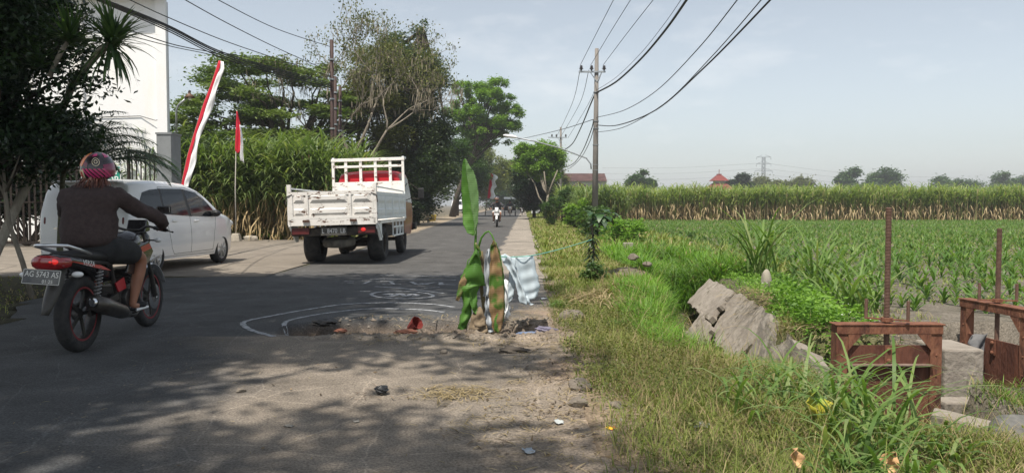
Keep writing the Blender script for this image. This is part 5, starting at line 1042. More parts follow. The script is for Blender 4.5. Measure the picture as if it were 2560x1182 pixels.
surf([[(1276, 642), (1284, 640), (1291, 646)], [(1272, 690), (1280, 690), (1292, 695)], [(1268, 730), (1276, 732), (1286, 728)], [(1264, 755), (1270, 757), (1278, 752)]], lambda v, u: 7.74, PLB, 'strip', t, o, .008, 6, 6, 1.6, 15)
surf([[(1290, 645), (1306, 640), (1320, 638), (1334, 640)], [(1293, 680), (1310, 684), (1330, 682), (1344, 690)], [(1298, 720), (1316, 722), (1334, 722), (1350, 715)], [(1306, 748), (1320, 750), (1336, 748), (1344, 740)]], lambda v, u: 7.70 + .022 * math.sin(u * 7), PLB, 'strip', t, o, .008, 14, 7, 2.0, 16)
surf([[(1306, 740), (1312, 741), (1319, 740)], [(1318, 756), (1322, 757), (1327, 757)], [(1326, 762), (1329, 763), (1333, 760)]], lambda v, u: 7.68, PLB, 'strip', t, o, .01, 5, 4, 1.2, 17)
surf([[(1258, 700), (1264, 698), (1270, 702)], [(1262, 760), (1268, 762), (1272, 758)], [(1262, 790), (1268, 800), (1276, 788)]], lambda v, u: 7.62, mat('fibre_plastic', (.6, .62, .62), rough=.7), 'frayed_strip', t, o, .02, 6, 5, 3.0, 18)
cable('turquoise nylon rope tied from the plastic sheet to the leafy sapling', [(1222, 624, 7.45), (1250, 640, 7.62), (1290, 642, 7.7), (1345, 636, 7.85), (1420, 617, 9.8), (1482, 598, 12.1)], .0055, mat('turquoise_rope', (.12, .33, .27), rough=.7), None, name='rope')
# leafy sapling
SX, SY = 1.28, 12.2; t = thing('leafy_sapling', 'dark leafy sapling with drooping broad leaves, tied to the rope', 'sapling', (SX, SY, -.02))
MB().tube([(0, 0, 0), (.02, 0, .5), (-.01, 0, .95), (.03, 0, 1.1)], [.022, .018, .014, .008], 8).tube([(0, 0, .8), (.12, 0, 1.02), (.22, .02, 1.06)], [.01, .008, .006], 6).build('trunk', BARK, t, smooth=True)
n = 150; z = NR.uniform(.12, .85, n); B = np.stack([NR.normal(0, .02, n), NR.normal(0, .02, n), z], 1); V, Fq, i = blades(B, NR.uniform(0, 6.28, n), NR.uniform(.12, .24, n), .034, NR.uniform(-.4, .7, n), NR.uniform(-1.3, -.5, n), 1, 4, [.4, 1, .9, .6, .05]); npmesh('narrow_leaves', V, Fq, NR.rand(n)[i], DARK, t)
n = 30; a = NR.uniform(0, 6.28, n); B = np.stack([np.cos(a) * .05 + np.where(NR.rand(n) < .5, .16, 0), np.sin(a) * .05, NR.uniform(.92, 1.12, n)], 1); V, Fq, i = blades(B, a, NR.uniform(.2, .34, n), .13, NR.uniform(0, .7, n), NR.uniform(-1.3, -.7, n), 1, 5, [.25, .9, 1, .8, .45, .05]); npmesh('broad_leaves', V, Fq, NR.rand(n)[i], leafmat('broad_leaf', [(.012, .035, .014), (.03, .07, .022), (.055, .105, .035)], .2, .4, .5), t)
n = 40; z = NR.uniform(.0, .14, n); B = np.stack([NR.normal(0, .06, n), NR.normal(0, .06, n), z], 1); V, Fq, i = blades(B, NR.uniform(0, 6.28, n), .12, .03, .6, -.5, 1, 3, [.4, 1, .8, .05]); npmesh('base_leaves', V, Fq, NR.rand(n)[i], MIDL, t)
# crumpled sacks and rubbish
def crumple(name, label, cat, c, r, m, seed, sq=1.0, rz=0, group=None, amp=.35):
    g = np.random.RandomState(seed); ph = g.uniform(0, 6, 9)
    def fn(p): s = 1 + amp * (math.sin(p.x * 4 + ph[0]) * math.sin(p.y * 3.5 + ph[1]) + .5 * math.sin(p.z * 8 + ph[2] + p.x * 5)) * .8; return p * s
    o = MB().ell((0, 0, 0), r, seg=22, rings=14, fn=fn).build(name, m, auto=40); o.location = c; o.rotation_euler = (0, 0, rz); return tag(o, label, cat, group)
REDC = mat('faded_red_cloth', (.13, .016, .012), (.08, .012, .010), .9, ns=12, bump=.3); ORC = mat('faded_orange_plastic', (.19, .075, .045), (.14, .06, .04), .8, ns=8, bump=.3)
t = thing('broken_bucket', 'broken red bucket shell lying open in the road hole', 'broken bucket', (-.98, 7.62, .02)); 
M_ = Matrix.Rotation(.9, 4, 'Y') @ Matrix.Rotation(.5, 4, 'X'); MB().lathe([(.05, -.12), (.09, .0), (.12, .10), (.115, .10), (.085, .0), (.045, -.115)], 9, M=Matrix.Translation((0, 0, -.02)) @ M_ @ Matrix.Scale(.6, 4)).build('shell', REDC, t)
crumple('orange_rag', 'faded orange scrap in front of the broken red bucket', 'rag', (-1.02, 7.40, -.03), (.11, .055, .028), ORC, 3)
crumple('orange_rag', 'small faded orange scrap at the left end of the hole', 'rag', (-1.70, 7.6, -.05), (.06, .04, .02), ORC, 4)
crumple('black_rubber_scrap', 'black rubber scrap at the left tip of the hole', 'scrap', (-1.90, 7.72, .01), (.11, .08, .035), mat('black_rubber_scrap', (.012, .012, .012), rough=.6), 5)
crumple('blue_cloth', 'faded blue cloth right of the banana plant at the hole lip', 'cloth', (.13, 7.05, .0), (.09, .05, .03), mat('faded_blue', (.08, .11, .18), (.13, .16, .22), .9, ns=9), 6)
crumple('purple_cloth', 'grey purple scrap further right in the hole rubble', 'cloth', (.32, 7.35, .0), (.10, .05, .03), mat('faded_purple', (.12, .11, .15), rough=.9), 7)
crumple('black_plastic', 'black crumpled plastic in the straw patch on the dirt', 'plastic scrap', (-.83, 4.83, .03), (.042, .036, .025), mat('black_plastic', (.018, .019, .02), rough=.45), 8)
crumple('dark_rag', 'dark brown rag in the straw before the right end of the hole', 'rag', (.02, 6.2, .02), (.12, .07, .03), mat('brown_rag', (.06, .05, .04), rough=.9), 9)
def scrap(name, label, px, py, s, m, seed, z=0.03, cat='litter'):
    g = random.Random(seed); c = PG(px, py, z); n = 5; vs = []
    for i in range(n):
        for j in range(n): vs.append(((i / (n - 1) - .5) * s * 1.5 + g.uniform(-1, 1) * s * .08, (j / (n - 1) - .5) * s + g.uniform(-1, 1) * s * .1, g.uniform(0, s * .22) + .004))
    fs = [(i * n + j, i * n + j + 1, (i + 1) * n + j + 1, (i + 1) * n + j) for i in range(n - 1) for j in range(n - 1)]
    o = MB().add(vs, fs).build(name, m, auto=60); o.location = (c.x, c.y, float(zs(c.x, c.y))); o.rotation_euler = (0, 0, g.uniform(0, 3)); so = o.modifiers.new('t', 'SOLIDIFY'); so.thickness = .002; return tag(o, label, cat)
scrap('plastic_wrapper', 'torn white and blue wrapper on the dirt, nearest to the camera', 1322, 1112, .05, mat('dull_wrapper', (.24, .27, .30), rough=.6), 1); scrap('paper_scrap', 'flat pale paper scrap at the grass edge', 1398, 1046, .045, mat('paper', (.36, .38, .37)), 2); scrap('paper_scrap', 'white crumpled scrap against the olive weeds', 1462, 958, .055, PLW, 3)
scrap('yellow_wrapper', 'yellow and red wrapper in the grass', 1527, 1045, .04, mat('yellow_wrap', (.6, .35, .02), (.45, .05, .02), .5, ns=25, lo=.5, hi=.55), 4, .06); scrap('plastic_bag', 'thin white plastic bag lying in the foreground grass', 1755, 1040, .07, PLW, 5, .06); scrap('paper_scrap', 'small white scrap on the verge beside the plastic sheet', 1358, 742, .07, PLW, 6)
scrap('paper_scrap', 'white scrap in the far verge grass left of the sapling', 1415, 612, .12, PLW, 7); scrap('paper_scrap', 'flat grey leaf-like scrap on the shaded dirt, leftmost', 722, 1052, .035, mat('paper_grey', (.17, .16, .14)), 8); scrap('paper_scrap', 'flat grey scrap on the dirt below the black plastic', 890, 1040, .03, mat('paper_grey', (.17, .16, .14)), 9)
scrap('pale_wrapper', 'pale green wrapper lying on the right bank by the screen edge', 2530, 1020, .09, mat('pale_green_wrap', (.35, .45, .38)), 10, -.1)
def bigleaf(name, label, loc, s, m, seed, rot):
    g = random.Random(seed); vs = []; fs = []; n = 8; k = 6
    for i in range(n + 1):
        w_ = math.sin(math.pi * (i / n) ** .8) * .42 + .02
        for j in range(k + 1): u = (j / k - .5) * 2; vs.append((u * w_ * s, (i / n - .5) * s, s * (.25 * abs(u) ** 1.5 + .12 * math.sin(i * 1.3 + u * 2) + g.uniform(-.02, .02))))
    for i in range(n):
        for j in range(k): q = i * (k + 1) + j; fs.append((q, q + 1, q + k + 2, q + k + 1))
    o = MB().add(vs, fs).build(name, m, smooth=True); o.location = loc; o.rotation_euler = rot; so = o.modifiers.new('t', 'SOLIDIFY'); so.thickness = .002; return tag(o, label, 'leaf')
YL = mat('yellow_leaf', (.30, .27, .03), (.12, .20, .03), .5, ns=7, lo=.42, hi=.55)
DL = mat('dead_brown_leaf', (.30, .17, .08), (.42, .27, .14), .85, ns=9, bump=.3)
bigleaf('yellow_leaf', 'big yellowing broad leaf rising among the foreground blades', tuple(PY(2035, 1030, 4.05)), .24, YL, 1, (1.0, .3, .5)); bigleaf('broad_green_leaf', 'broad green leaf right of the yellowing leaf', tuple(PY(2080, 1065, 4.05)), .22, LUSH if False else mat('broad_leaf_green', (.07, .15, .03), rough=.5), 2, (.8, .4, -.9))
bigleaf('dead_leaf', 'curled dry brown leaf at the bottom of the foreground grass, left one', tuple(PY(1985, 1145, 3.25)), .085, DL, 3, (1.2, .2, .4)); bigleaf('dead_leaf', 'curled dry brown leaf at the bottom of the foreground grass, right one', tuple(PY(2222, 1155, 3.2)), .10, DL, 4, (1.1, .5, -.6)); bigleaf('dead_leaf', 'small dry leaf end at the bottom edge on the verge', tuple(PY(1640, 1172, 3.6)), .12, DL, 5, (.5, .2, 1.2))
# ---- chalk-like white markings around the hole
CH = mat('white_road_chalk', (.30, .31, .32), (.085, .088, .09), .95, ns=26, lo=.42, hi=.64)
mb = MB()
def stroke(pts, w_=.035, w2=None):
    P = [PG(x, y, 0) for x, y in pts]; out = []
    for i in range(len(P) - 1):
        a = P[max(i - 1, 0)]; b_ = P[i]; c = P[i + 1]; d = P[min(i + 2, len(P) - 1)]
        for k in range(8): u = k / 8; out.append(.5 * ((2 * b_) + (c - a) * u + (2 * a - 5 * b_ + 4 * c - d) * u * u + (3 * b_ - a - 3 * c + d) * u ** 3))
    out.append(P[-1]); vs = []; fs = []
    for i, p in enumerate(out):
        d = (out[min(i + 1, len(out) - 1)] - out[max(i - 1, 0)]).normalized(); n_ = Vector((-d.y, d.x, 0)) * w_ / 2 * (1 + .2 * math.sin(i * 1.7))
        for s in (-1, 1): q = p + n_ * s; vs.append((q.x, q.y, float(roadz(q.x, q.y)) + .004))
    for i in range(len(out) - 1): fs.append((2 * i, 2 * i + 1, 2 * i + 3, 2 * i + 2))
    mb.add(vs, fs)
stroke([(1135, 768), (1080, 761), (980, 757), (860, 761), (760, 775), (680, 790), (620, 802), (608, 812), (630, 826), (685, 841)], .055)
stroke([(1110, 780), (1040, 773), (920, 772), (820, 782), (740, 797), (712, 808), (722, 818), (790, 818)], .05)
stroke([(950, 688), (1140, 692)], .05); stroke([(925, 697), (1140, 700)], .05)
stroke([(860, 703), (885, 703)], .06); stroke([(868, 707), (884, 707)], .06); stroke([(910, 709), (925, 702)], .05); stroke([(950, 703), (985, 703)], .05); stroke([(975, 703), (985, 710)], .05); stroke([(955, 710), (1003, 710)], .05)
stroke([(1028, 704), (1042, 711)], .06); stroke([(1045, 712), (1088, 706)], .06); stroke([(1050, 708), (1072, 711)], .05); stroke([(1102, 706), (1103, 712)], .07); stroke([(1095, 710), (1140, 712)], .05)
stroke([(937, 716), (1000, 720), (1060, 727), (1108, 733)], .06); stroke([(1060, 720), (1100, 718)], .05); stroke([(900, 729), (925, 729)], .05)
stroke([(927, 737), (945, 731), (1000, 728), (1050, 731), (1082, 738), (1070, 744), (1010, 747), (950, 744), (927, 737)], .055)
stroke([(960, 737), (975, 735), (985, 740), (1000, 734), (1015, 741), (1030, 735), (1045, 739)], .07); stroke([(965, 741), (985, 742)], .06); stroke([(1030, 741), (1050, 740)], .06)
o = mb.build('road_marking', CH); tag(o, kind='structure')
# garden wall edge: raised kerb along the drain on the left
# ================================================================ VEHICLES AND PEOPLE
CARW = mat('white_car_paint', (.72, .73, .72), rough=.28, spec=.5, coat=.6)
GLASS = mat('tinted_glass', (.010, .013, .017), rough=.08, spec=.35, coat=0)
TYRE = mat('tyre_rubber', (.016, .016, .017), (.035, .033, .031), .85, ns=12, bump=.3, bs=60)
DKPL = mat('black_plastic_trim', (.014, .014, .015), rough=.45)
SILV = mat('alloy_silver', (.55, .56, .57), rough=.3, metal=.8)
CHRM = mat('chrome', (.6, .61, .62), rough=.15, metal=1)
REDL = mat('red_lamp_glass', (.22, .008, .010), rough=.15, spec=.8, coat=.6)
REDG = mat('red_lamp_glow', (.30, .010, .012), rough=.15, spec=.8, coat=.6, emit=(1, .03, .02), es=.3)
CLRL = mat('clear_lamp_glass', (.55, .56, .55), rough=.12, spec=.8)
PLTB = mat('black_plate', (.020, .020, .021), (.10, .095, .08), .35, ns=5, spec=.7); PLTW = mat('plate_lettering', (.55, .54, .50), rough=.5)
def torus_prof(r, w_, tw):
    """tyre section: outer radius r, width w_, tread height tw"""
    h = w_ / 2; return [(r - tw, -h * .82), (r - tw * .55, -h), (r - tw * .15, -h * .86), (r, -h * .45), (r, h * .45), (r - tw * .15, h * .86), (r - tw * .55, h), (r - tw, h * .82)]
def wheel(parent, c, r, w_, rimr, spokes=7, rimm=None, dark=DKPL, side=1, red=None, name='wheel', spw=.035, dish=.3, twin=False, drum=None):
    """wheel about the X axis; part = tyre, sub-parts rim etc."""
    M = Matrix.Rotation(R(90), 4, 'Y')
    o = MB().lathe(torus_prof(r, w_, r - rimr), 40, M=M, close=True).build(name, TYRE, parent, smooth=True); o.location = c
    rim = MB(); rim.lathe([(rimr * 1.0, -w_ * .40), (rimr * .93, -w_ * .38), (rimr * .88, -w_ * .1), (rimr * .88, w_ * .1), (rimr * .93, w_ * .38), (rimr * 1.0, w_ * .40)], 36, 0, M=M)
    rim.lathe([(0, side * w_ * dish + .0), (rimr * .2, side * w_ * dish), (rimr * .24, side * w_ * (dish - .1)), (rimr * .24, -side * w_ * .3), (0, -side * w_ * .3)], 18, 0, M=M)
    for k in range(spokes):
        a = 2 * math.pi * k / spokes
        for d in ((-.13, .13) if twin else (0,)):
            rim.bar((side * w_ * dish * .95, rimr * .18 * math.cos(a), rimr * .18 * math.sin(a)), (side * w_ * (dish - .02), rimr * .93 * math.cos(a + d), rimr * .93 * math.sin(a + d)), spw, w_ * .14, 0, up=(1, 0, 0))
    rim.build('rim', rimm or SILV, o, smooth=False, auto=35)
    if drum: MB().lathe([(0, -w_ * .3), (rimr * .86, -w_ * .28), (rimr * .86, w_ * .02), (0, w_ * .02)], 24, M=M).build('brake_drum', drum, o, auto=35)
    if red:
        st = MB(); st.lathe([(rimr * 1.0, w_ * .41), (rimr * .93, w_ * .40), (rimr * .93, w_ * .385), (rimr, w_ * .395)], 40, M=M, close=True); st.lathe([(rimr * 1.0, -w_ * .41), (rimr * .93, -w_ * .40), (rimr * .93, -w_ * .385), (rimr, -w_ * .395)], 40, M=M, close=True); st.build('rim_stripe', red, o)
    return o
def cutcyl(ob, cyls, m):
    """cut wheel openings out of a closed body"""
    ob.data.materials.append(m)
    for c, r, w_ in cyls:
        k = MB().lathe([(0, -w_ / 2), (r, -w_ / 2), (r, w_ / 2), (0, w_ / 2)], 40, M=Matrix.Translation(c) @ Matrix.Rotation(R(90), 4, 'Y')).build('cutter', m)
        md = ob.modifiers.new('c', 'BOOLEAN'); md.operation = 'DIFFERENCE'; md.object = k; md.solver = 'EXACT'
        try: md.material_mode = 'TRANSFER'
        except Exception: pass
        bpy.context.view_layer.update(); evalmesh(ob); bpy.data.objects.remove(k)
    return ob
def body_shell(name, ysec, zb, zt, Wf, Ef, rr, mats, parent, ny=60, nzr=14, crown=.035, auto=32, yend=None):
    """closed car body from its side outline: columns at ysec, widths by height"""
    vs = []; fs = []; cols_ = []
    nx = 6
    for y in ysec:
        b_, t_ = zb(y), zt(y); ring = []
        side = []
        for i in range(nzr + 1):
            s = i / nzr; s = s if s < .0 else 1 - (1 - s) ** 1.25; z = b_ + (t_ - b_) * s; x = Wf(z) * Ef(y, z)
            k = 1 - (t_ - z) / rr
            if k > 0: x -= rr * .9 * (1 - math.sqrt(max(0, 1 - k * k)))
            side.append((x, z))
        xt = side[-1][0]
        top = [(xt * math.cos(math.pi * j / (2 * nx)) if False else xt * (1 - 2 * j / (2 * nx)), t_ + crown * (1 - (1 - 2 * j / (2 * nx)) ** 2)) for j in range(1, 2 * nx)]
        ring = [(x, y, z) for x, z in side] + [(x, y, z) for x, z in top] + [(-x, y, z) for x, z in reversed(side)]
        cols_.append(len(vs)); vs += ring; m = len(ring)
    for a in range(len(ysec) - 1):
        for i in range(m): j = (i + 1) % m; fs.append((cols_[a] + i, cols_[a] + j, cols_[a + 1] + j, cols_[a + 1] + i))
    fs.append(tuple(range(m))); fs.append(tuple(cols_[-1] + i for i in reversed(range(m))))
    return MB().add(vs, fs).build(name, mats, parent, auto=auto)
def interp(tab): xs = [a for a, b in tab]; ysn = [b for a, b in tab]; return lambda v: float(np.interp(v, xs, ysn))
# ---- white people carrier
car = thing('parked_car', 'white five-door people carrier standing on the yard in front of the gate', 'car', (-6.98, 13.35, .012), R(-4.5))
ct = interp([(-.74, .62), (-.735, .90), (-.72, 1.05), (-.69, 1.25), (-.64, 1.45), (-.58, 1.54), (-.35, 1.575), (.2, 1.605), (.9, 1.605), (1.35, 1.575), (1.7, 1.49), (2.0, 1.35), (2.3, 1.17), (2.52, 1.035), (2.8, .985), (3.05, .93), (3.22, .84), (3.30, .70), (3.33, .55)])
cb = interp([(-.74, .42), (-.70, .30), (-.5, .26), (0, .22), (2.5, .20), (3.1, .24), (3.33, .36)])
cW = interp([(.2, .78), (.3, .81), (.5, .835), (.75, .835), (.95, .815), (1.05, .80), (1.3, .745), (1.5, .695), (1.62, .66)])
cE = lambda y, z: float(np.interp(y, [-.74, -.70, -.6, -.4, 2.3, 2.8, 3.1, 3.25, 3.33], [.90, .95, .985, 1, 1, .97, .90, .80, .66]))
ysec = [-.74, -.735, -.72, -.70, -.67, -.64, -.60, -.56, -.52, -.47, -.4] + list(np.linspace(-.3, 2.6, 34)) + [2.7, 2.8, 2.9, 3.0, 3.08, 3.15, 3.22, 3.27, 3.30, 3.33]
bd = body_shell('body', ysec, cb, ct, cW, cE, .085, CARW, car, nzr=18)
cutcyl(bd, [((.70, 0, .29), .345, .5), ((-.70, 0, .29), .345, .5), ((.70, 2.525, .29), .345, .5), ((-.70, 2.525, .29), .345, .5)], DKPL)
def cpt(y, z, s=1, off=.006): return (s * (cW(z) * cE(y, z) + off), y, z)
def spanel(poly, name, m, parent, off=.006, sides=(1, -1), sub=5):
    """glass panel following the body side: polygon in (y,z) given as lower and upper edges"""
    lo, hi = poly
    for s in sides:
        vs = []; n = 12
        for i in range(n + 1):
            f = i / n
            a = (np.interp(f, np.linspace(0, 1, len(lo)), [p[0] for p in lo]), np.interp(f, np.linspace(0, 1, len(lo)), [p[1] for p in lo])); b_ = (np.interp(f, np.linspace(0, 1, len(hi)), [p[0] for p in hi]), np.interp(f, np.linspace(0, 1, len(hi)), [p[1] for p in hi]))
            for j in range(sub + 1): u = j / sub; vs.append(cpt(a[0] + (b_[0] - a[0]) * u, a[1] + (b_[1] - a[1]) * u, s, off))
        fs = [(i * (sub + 1) + j, i * (sub + 1) + j + 1, (i + 1) * (sub + 1) + j + 1, (i + 1) * (sub + 1) + j) for i in range(n) for j in range(sub)]
        MB().add(vs, fs).build(name, m, parent, smooth=True)
spanel(([(-.42, 1.20), (-.1, 1.09), (.28, 1.03)], [(-.42, 1.22), (-.25, 1.40), (.0, 1.45), (.28, 1.47)]), 'rear_quarter_window', GLASS, car)
spanel(([(.34, 1.02), (1.16, .98)], [(.34, 1.475), (1.08, 1.485)]), 'rear_door_window', GLASS, car)
spanel(([(1.27, .975), (2.28, .95)], [(1.18, 1.48), (1.6, 1.42), (1.95, 1.25), (2.28, .99)]), 'front_door_window', GLASS, car)
spanel(([(1.16, .975), (1.27, .97)], [(1.08, 1.485), (1.18, 1.48)]), 'door_pillar', DKPL, car, .004)
spanel(([(.28, 1.03), (.34, 1.02)], [(.28, 1.475), (.34, 1.475)]), 'door_pillar', DKPL, car, .003)
def seam(pts, name='door_seam', wd=.007):
    for s in (1, -1):
        mb = MB()
        for a, b_ in zip(pts[:-1], pts[1:]):
            k = 6
            for i in range(k): p = [a[q] + (b_[q] - a[q]) * i / k for q in (0, 1)]; r_ = [a[q] + (b_[q] - a[q]) * (i + 1) / k for q in (0, 1)]; mb.bar(cpt(*p, s, .0005), cpt(*r_, s, .0005), wd, .003, up=(1, 0, 0))
        mb.build(name, mat('seam_shadow_gap', (.05, .05, .05)), car)
seam([(.28, 1.50), (.32, .98), (.42, .72), (.52, .42), (.62, .30)]); seam([(1.20, .97), (1.22, .6), (1.24, .30)]); seam([(.62, .30), (2.12, .30)]); seam([(2.12, .30), (2.14, .6), (2.24, .95)]); seam([(.28, 1.50), (1.2, 1.515), (1.7, 1.42), (2.2, 1.08)]); seam([(-.05, .27), (2.2, .25)], 'sill_line')
for s in (1, -1):
    for y, z in ((.62, .90), (1.42, .885)):
        h = MB().box((0, 0, 0), (.025, .17, .028)); o = h.build('door_handle', CARW, car, bevel=.008); o.location = cpt(y, z, s, .018)
        o = MB().box((0, 0, 0), (.006, .12, .06)).build('handle_recess', mat('recess_shade', (.5, .52, .51)), car, bevel=.002); o.location = cpt(y, z, s, .001)  # flat plate in a greyer white, the hollow's shade put into its colour
    o = MB().ell((0, 0, 0), (.10, .075, .068), seg=14).build('door_mirror', DKPL, car, smooth=True); o.location = (s * (.80 + .10), 2.08, 1.02)
    MB().bar((s * .76, 2.1, .97), (s * .86, 2.09, 1.0), .05, .03).build('mirror_arm', DKPL, car)
    MB().ell((s * .675, -.66, .90), (.06, .08, .17), seg=14).build('tail_lamp', mat('dim_tail_lamp', (.10, .012, .010), rough=.3), car, smooth=True)
    MB().ell((s * .62, 3.14, .80), (.14, .14, .09), seg=14).build('headlight', CLRL, car, smooth=True)
mb = MB(); Z = [1.05, 1.15, 1.25, 1.35, 1.45]; yb = interp([(1.02, -.72), (1.25, -.69), (1.45, -.64), (1.52, -.59)]); vs = []
for z in Z:
    for i in range(9): u = i / 4 - 1; vs.append((u * (.68 - (z - 1.05) * .28), yb(z) - .014 + .05 * abs(u) ** 3 * .6, z))
mb.add(vs, [(a * 9 + i, a * 9 + i + 1, a * 9 + i + 10, a * 9 + i + 9) for a in range(4) for i in range(8)]).build('rear_window', GLASS, car, smooth=True)
MB().box((0, -.62, 1.565), (1.16, .18, .035)).build('roof_spoiler', CARW, car, bevel=.012)
MB().box((0, -.765, .80), (.50, .02, .14)).build('number_plate_recess', DKPL, car, bevel=.004); MB().box((-.43, -.755, .80), (.15, .012, .03)).build('badge', CHRM, car)
MB().box((0, -.745, .42), (1.40, .05, .20)).build('rear_bumper_trim', CARW, car, bevel=.02); MB().box((0, -.74, .29), (1.2, .05, .09)).build('lower_trim', DKPL, car, bevel=.01)
mb = MB(); vs = [(sx * w_, y, z) for (y, z, w_) in ((1.72, 1.525, .54), (2.54, 1.055, .68)) for sx in (-1, 1)]; mb.add(vs, [(0, 1, 3, 2)]); o = mb.build('windscreen', GLASS, car); o.location = (0, .03, .02)
BALM = mat('alloy_polished_black', (.40, .41, .42), rough=.3, metal=.7)
for y in (0, 2.525):
    for s in (1, -1):
        w1 = wheel(car, (s * .735, y, .288), .288, .18, .195, 7, BALM, side=s, spw=.016, twin=True, dish=.38)
        MB().lathe([(0, 0), (.17, 0), (.17, .01), (0, .01)], 24, M=Matrix.Rotation(R(90), 4, 'Y')).build('rim_well', DKPL, w1)
MB().box((0, 1.25, .34), (1.2, 3.4, .2)).build('underbody', DKPL, car)
# ---- flatbed truck
TRW = mat('chipped_white_truck_paint', (.60, .58, .55), (.50, .48, .45), .55, ns=2.5, bump=.12, bs=16, patch=(.09, .045, .028), ps=5, pt=(.585, .61), stretch=(1, 1, 2.2))
TRS = mat('shade_toned_truck_white', (.56, .58, .58), (.48, .50, .50), .5, ns=2.5, patch=(.15, .10, .08), ps=7, pt=(.70, .72))  # cooler, darker copy of the truck white: side shade put into the colour
TRR = mat('red_cab_paint', (.30, .012, .018), rough=.3, coat=.5); TRD = mat('truck_chassis_black', (.018, .016, .015), (.05, .04, .03), .7, ns=9)
TRO = mat('orange_reflection_cab_side', (.22, .065, .028), (.15, .05, .025), .45, ns=5, coat=.3)  # side of the red cab, an orange reflection put into its colour
tr = thing('flatbed_truck', 'white drop-side truck with a red cab seen from behind on the left lane', 'truck', (-3.50, 16.3, 0)); tr.rotation_euler = (0, R(-1.5), R(-1.6))
y0, y1, W2 = -1.08, 2.30, .885; zl, zh = .87, 1.47
MB().box((0, (y0 + y1) / 2, zl - .035), (W2 * 2, y1 - y0 - .1, .07)).build('bed_floor', TRW, tr)
def pressed(parent, name, m, L, H, cells, ribs, T, depth=.03, gap=.05):
    """pressed steel board in local (u along L, v up, n out): flat sheet + raised frame + trapezoid ribs"""
    mb = MB(); mb.box((0, 0, H / 2), (L, .02, H)); mb.box((0, -.012, .03), (L, .03, .06)); mb.box((0, -.012, H - .035), (L, .03, .07))
    n = cells; cw = L / n if isinstance(n, int) else None; edges = [i * L / n - L / 2 for i in range(n + 1)] if cw else [e * L - L / 2 for e in cells]
    for e in edges: mb.box((min(max(e, -L / 2 + .02), L / 2 - .02), -.014, H / 2), (.045, .034, H))
    for a, b_ in zip(edges[:-1], edges[1:]):
        a += gap; b_ -= gap
        for v0, v1 in ribs:
            z0, z1 = v0 * H, v1 * H; q = (z1 - z0) * .38; d = -.010 - depth
            mb.add([(a, -.0102, z0), (b_, -.0102, z0), (b_, -.0102, z1), (a, -.0102, z1), (a + q, d, z0 + q), (b_ - q, d, z0 + q), (b_ - q, d, z1 - q * .4), (a + q, d, z1 - q * .4)], [(4, 5, 6, 7), (0, 1, 5, 4), (1, 2, 6, 5), (2, 3, 7, 6), (3, 0, 4, 7)])
    return mb.build(name, m, parent, M=T)
T = Matrix.Translation((0, y0, zl + .06)); pressed(tr, 'tailgate', TRW, W2 * 2 - .12, zh - zl - .06, [0, .20, .72, 1], [(.10, .38), (.58, .88)], T)
for s in (1, -1):
    T = Matrix.Translation((s * (W2 - .01), (y0 + y1) / 2, zl + .02)) @ Matrix.Rotation(s * R(90), 4, 'Z'); pressed(tr, 'side_board', TRS, y1 - y0 - .1, zh - zl - .05, 4, [(.10, .40), (.58, .88)], T, .022, .04)
    MB().box((s * (W2 - .03), y0 + .01, (zl + zh + .13) / 2 - .02), (.075, .07, zh - zl + .2)).build('corner_post', TRW, tr, bevel=.004)
    MB().box((s * (W2 - .02), y1 - .02, (zl + zh) / 2), (.07, .07, zh - zl + .04)).build('corner_post', TRS, tr, bevel=.004)
    MB().bar((s * (W2 - .03), y0 + .05, zh + .075), (s * (W2 - .03), y1 - .05, zh + .03), .03).build('side_rail', TRS, tr)
    MB().bar((s * (W2 + .01), y0 - .04, zh - .10), (s * (W2 + .03), y0 - .05, zh - .24), .018).bar((s * (W2 + .01), y0 - .03, zh - .09), (s * (W2 - .1), y0 - .03, zh - .05), .016).build('latch', TRD, tr)
for x in (-.52, .42): MB().box((x, y0 - .035, zl + .02), (.13, .05, .045)).build('tailgate_hinge', mat('rusty_hinge', (.06, .03, .02), rough=.8), tr)
MB().box((0, y0 + .01, zl - .01), (W2 * 2 - .04, .07, .13)).build('rear_sill', TRW, tr, bevel=.006)
hb = MB(); HX = .85
for x in (-HX, HX): hb.box((x, y1 + .06, 1.58), (.06, .06, 1.42))
for x in (-.54, -.18, .18, .54): hb.box((x, y1 + .06, 1.86), (.065, .045, .86))
hb.box((0, y1 + .06, 2.29), (1.78, .085, .065)); hb.box((0, y1 + .055, 2.13), (1.70, .05, .055)); hb.box((0, y1 + .062, 1.60), (1.68, .03, .32)); hb.build('headboard', TRW, tr, bevel=.004)
MB().box((0, y1 + .40, 2.33), (1.74, .05, .05)).bar((-.85, y1 + .06, 2.33), (-.85, y1 + .4, 2.33), .05).bar((.85, y1 + .06, 2.33), (.85, y1 + .4, 2.33), .05).build('roof_rack_frame', TRS, tr)
# cab
kt = interp([(2.42, 1.72), (2.46, 1.93), (2.55, 1.99), (3.0, 2.02), (3.5, 1.99), (3.66, 1.90), (3.86, 1.45), (3.97, 1.10), (4.0, .75)]); kb = interp([(2.42, .50), (4.0, .42)]); kW = interp([(.4, .76), (.6, .82), (1.0, .84), (1.3, .82), (1.7, .77), (2.05, .72)])
cab_dark = 1
kE = lambda y, z: float(np.interp(y, [2.42, 2.47, 2.6, 3.6, 3.9, 4.0], [.965, .99, 1, 1, .96, .88]))
cabm = [TRR, TRO]; cab = body_shell('cab', [2.42, 2.43, 2.46, 2.5, 2.55] + list(np.linspace(2.65, 3.55, 12)) + [3.6, 3.66, 3.74, 3.82, 3.88, 3.93, 3.97, 3.99, 4.0], kb, kt, kW, kE, .11, cabm, tr, nzr=16, crown=.03)
for p in cab.data.polygons:
    if p.normal.x > .85: p.material_index = 1
    if p.normal.y < -.6 and p.center.z < 1.3 and len(p.vertices) < 8: p.material_index = 1
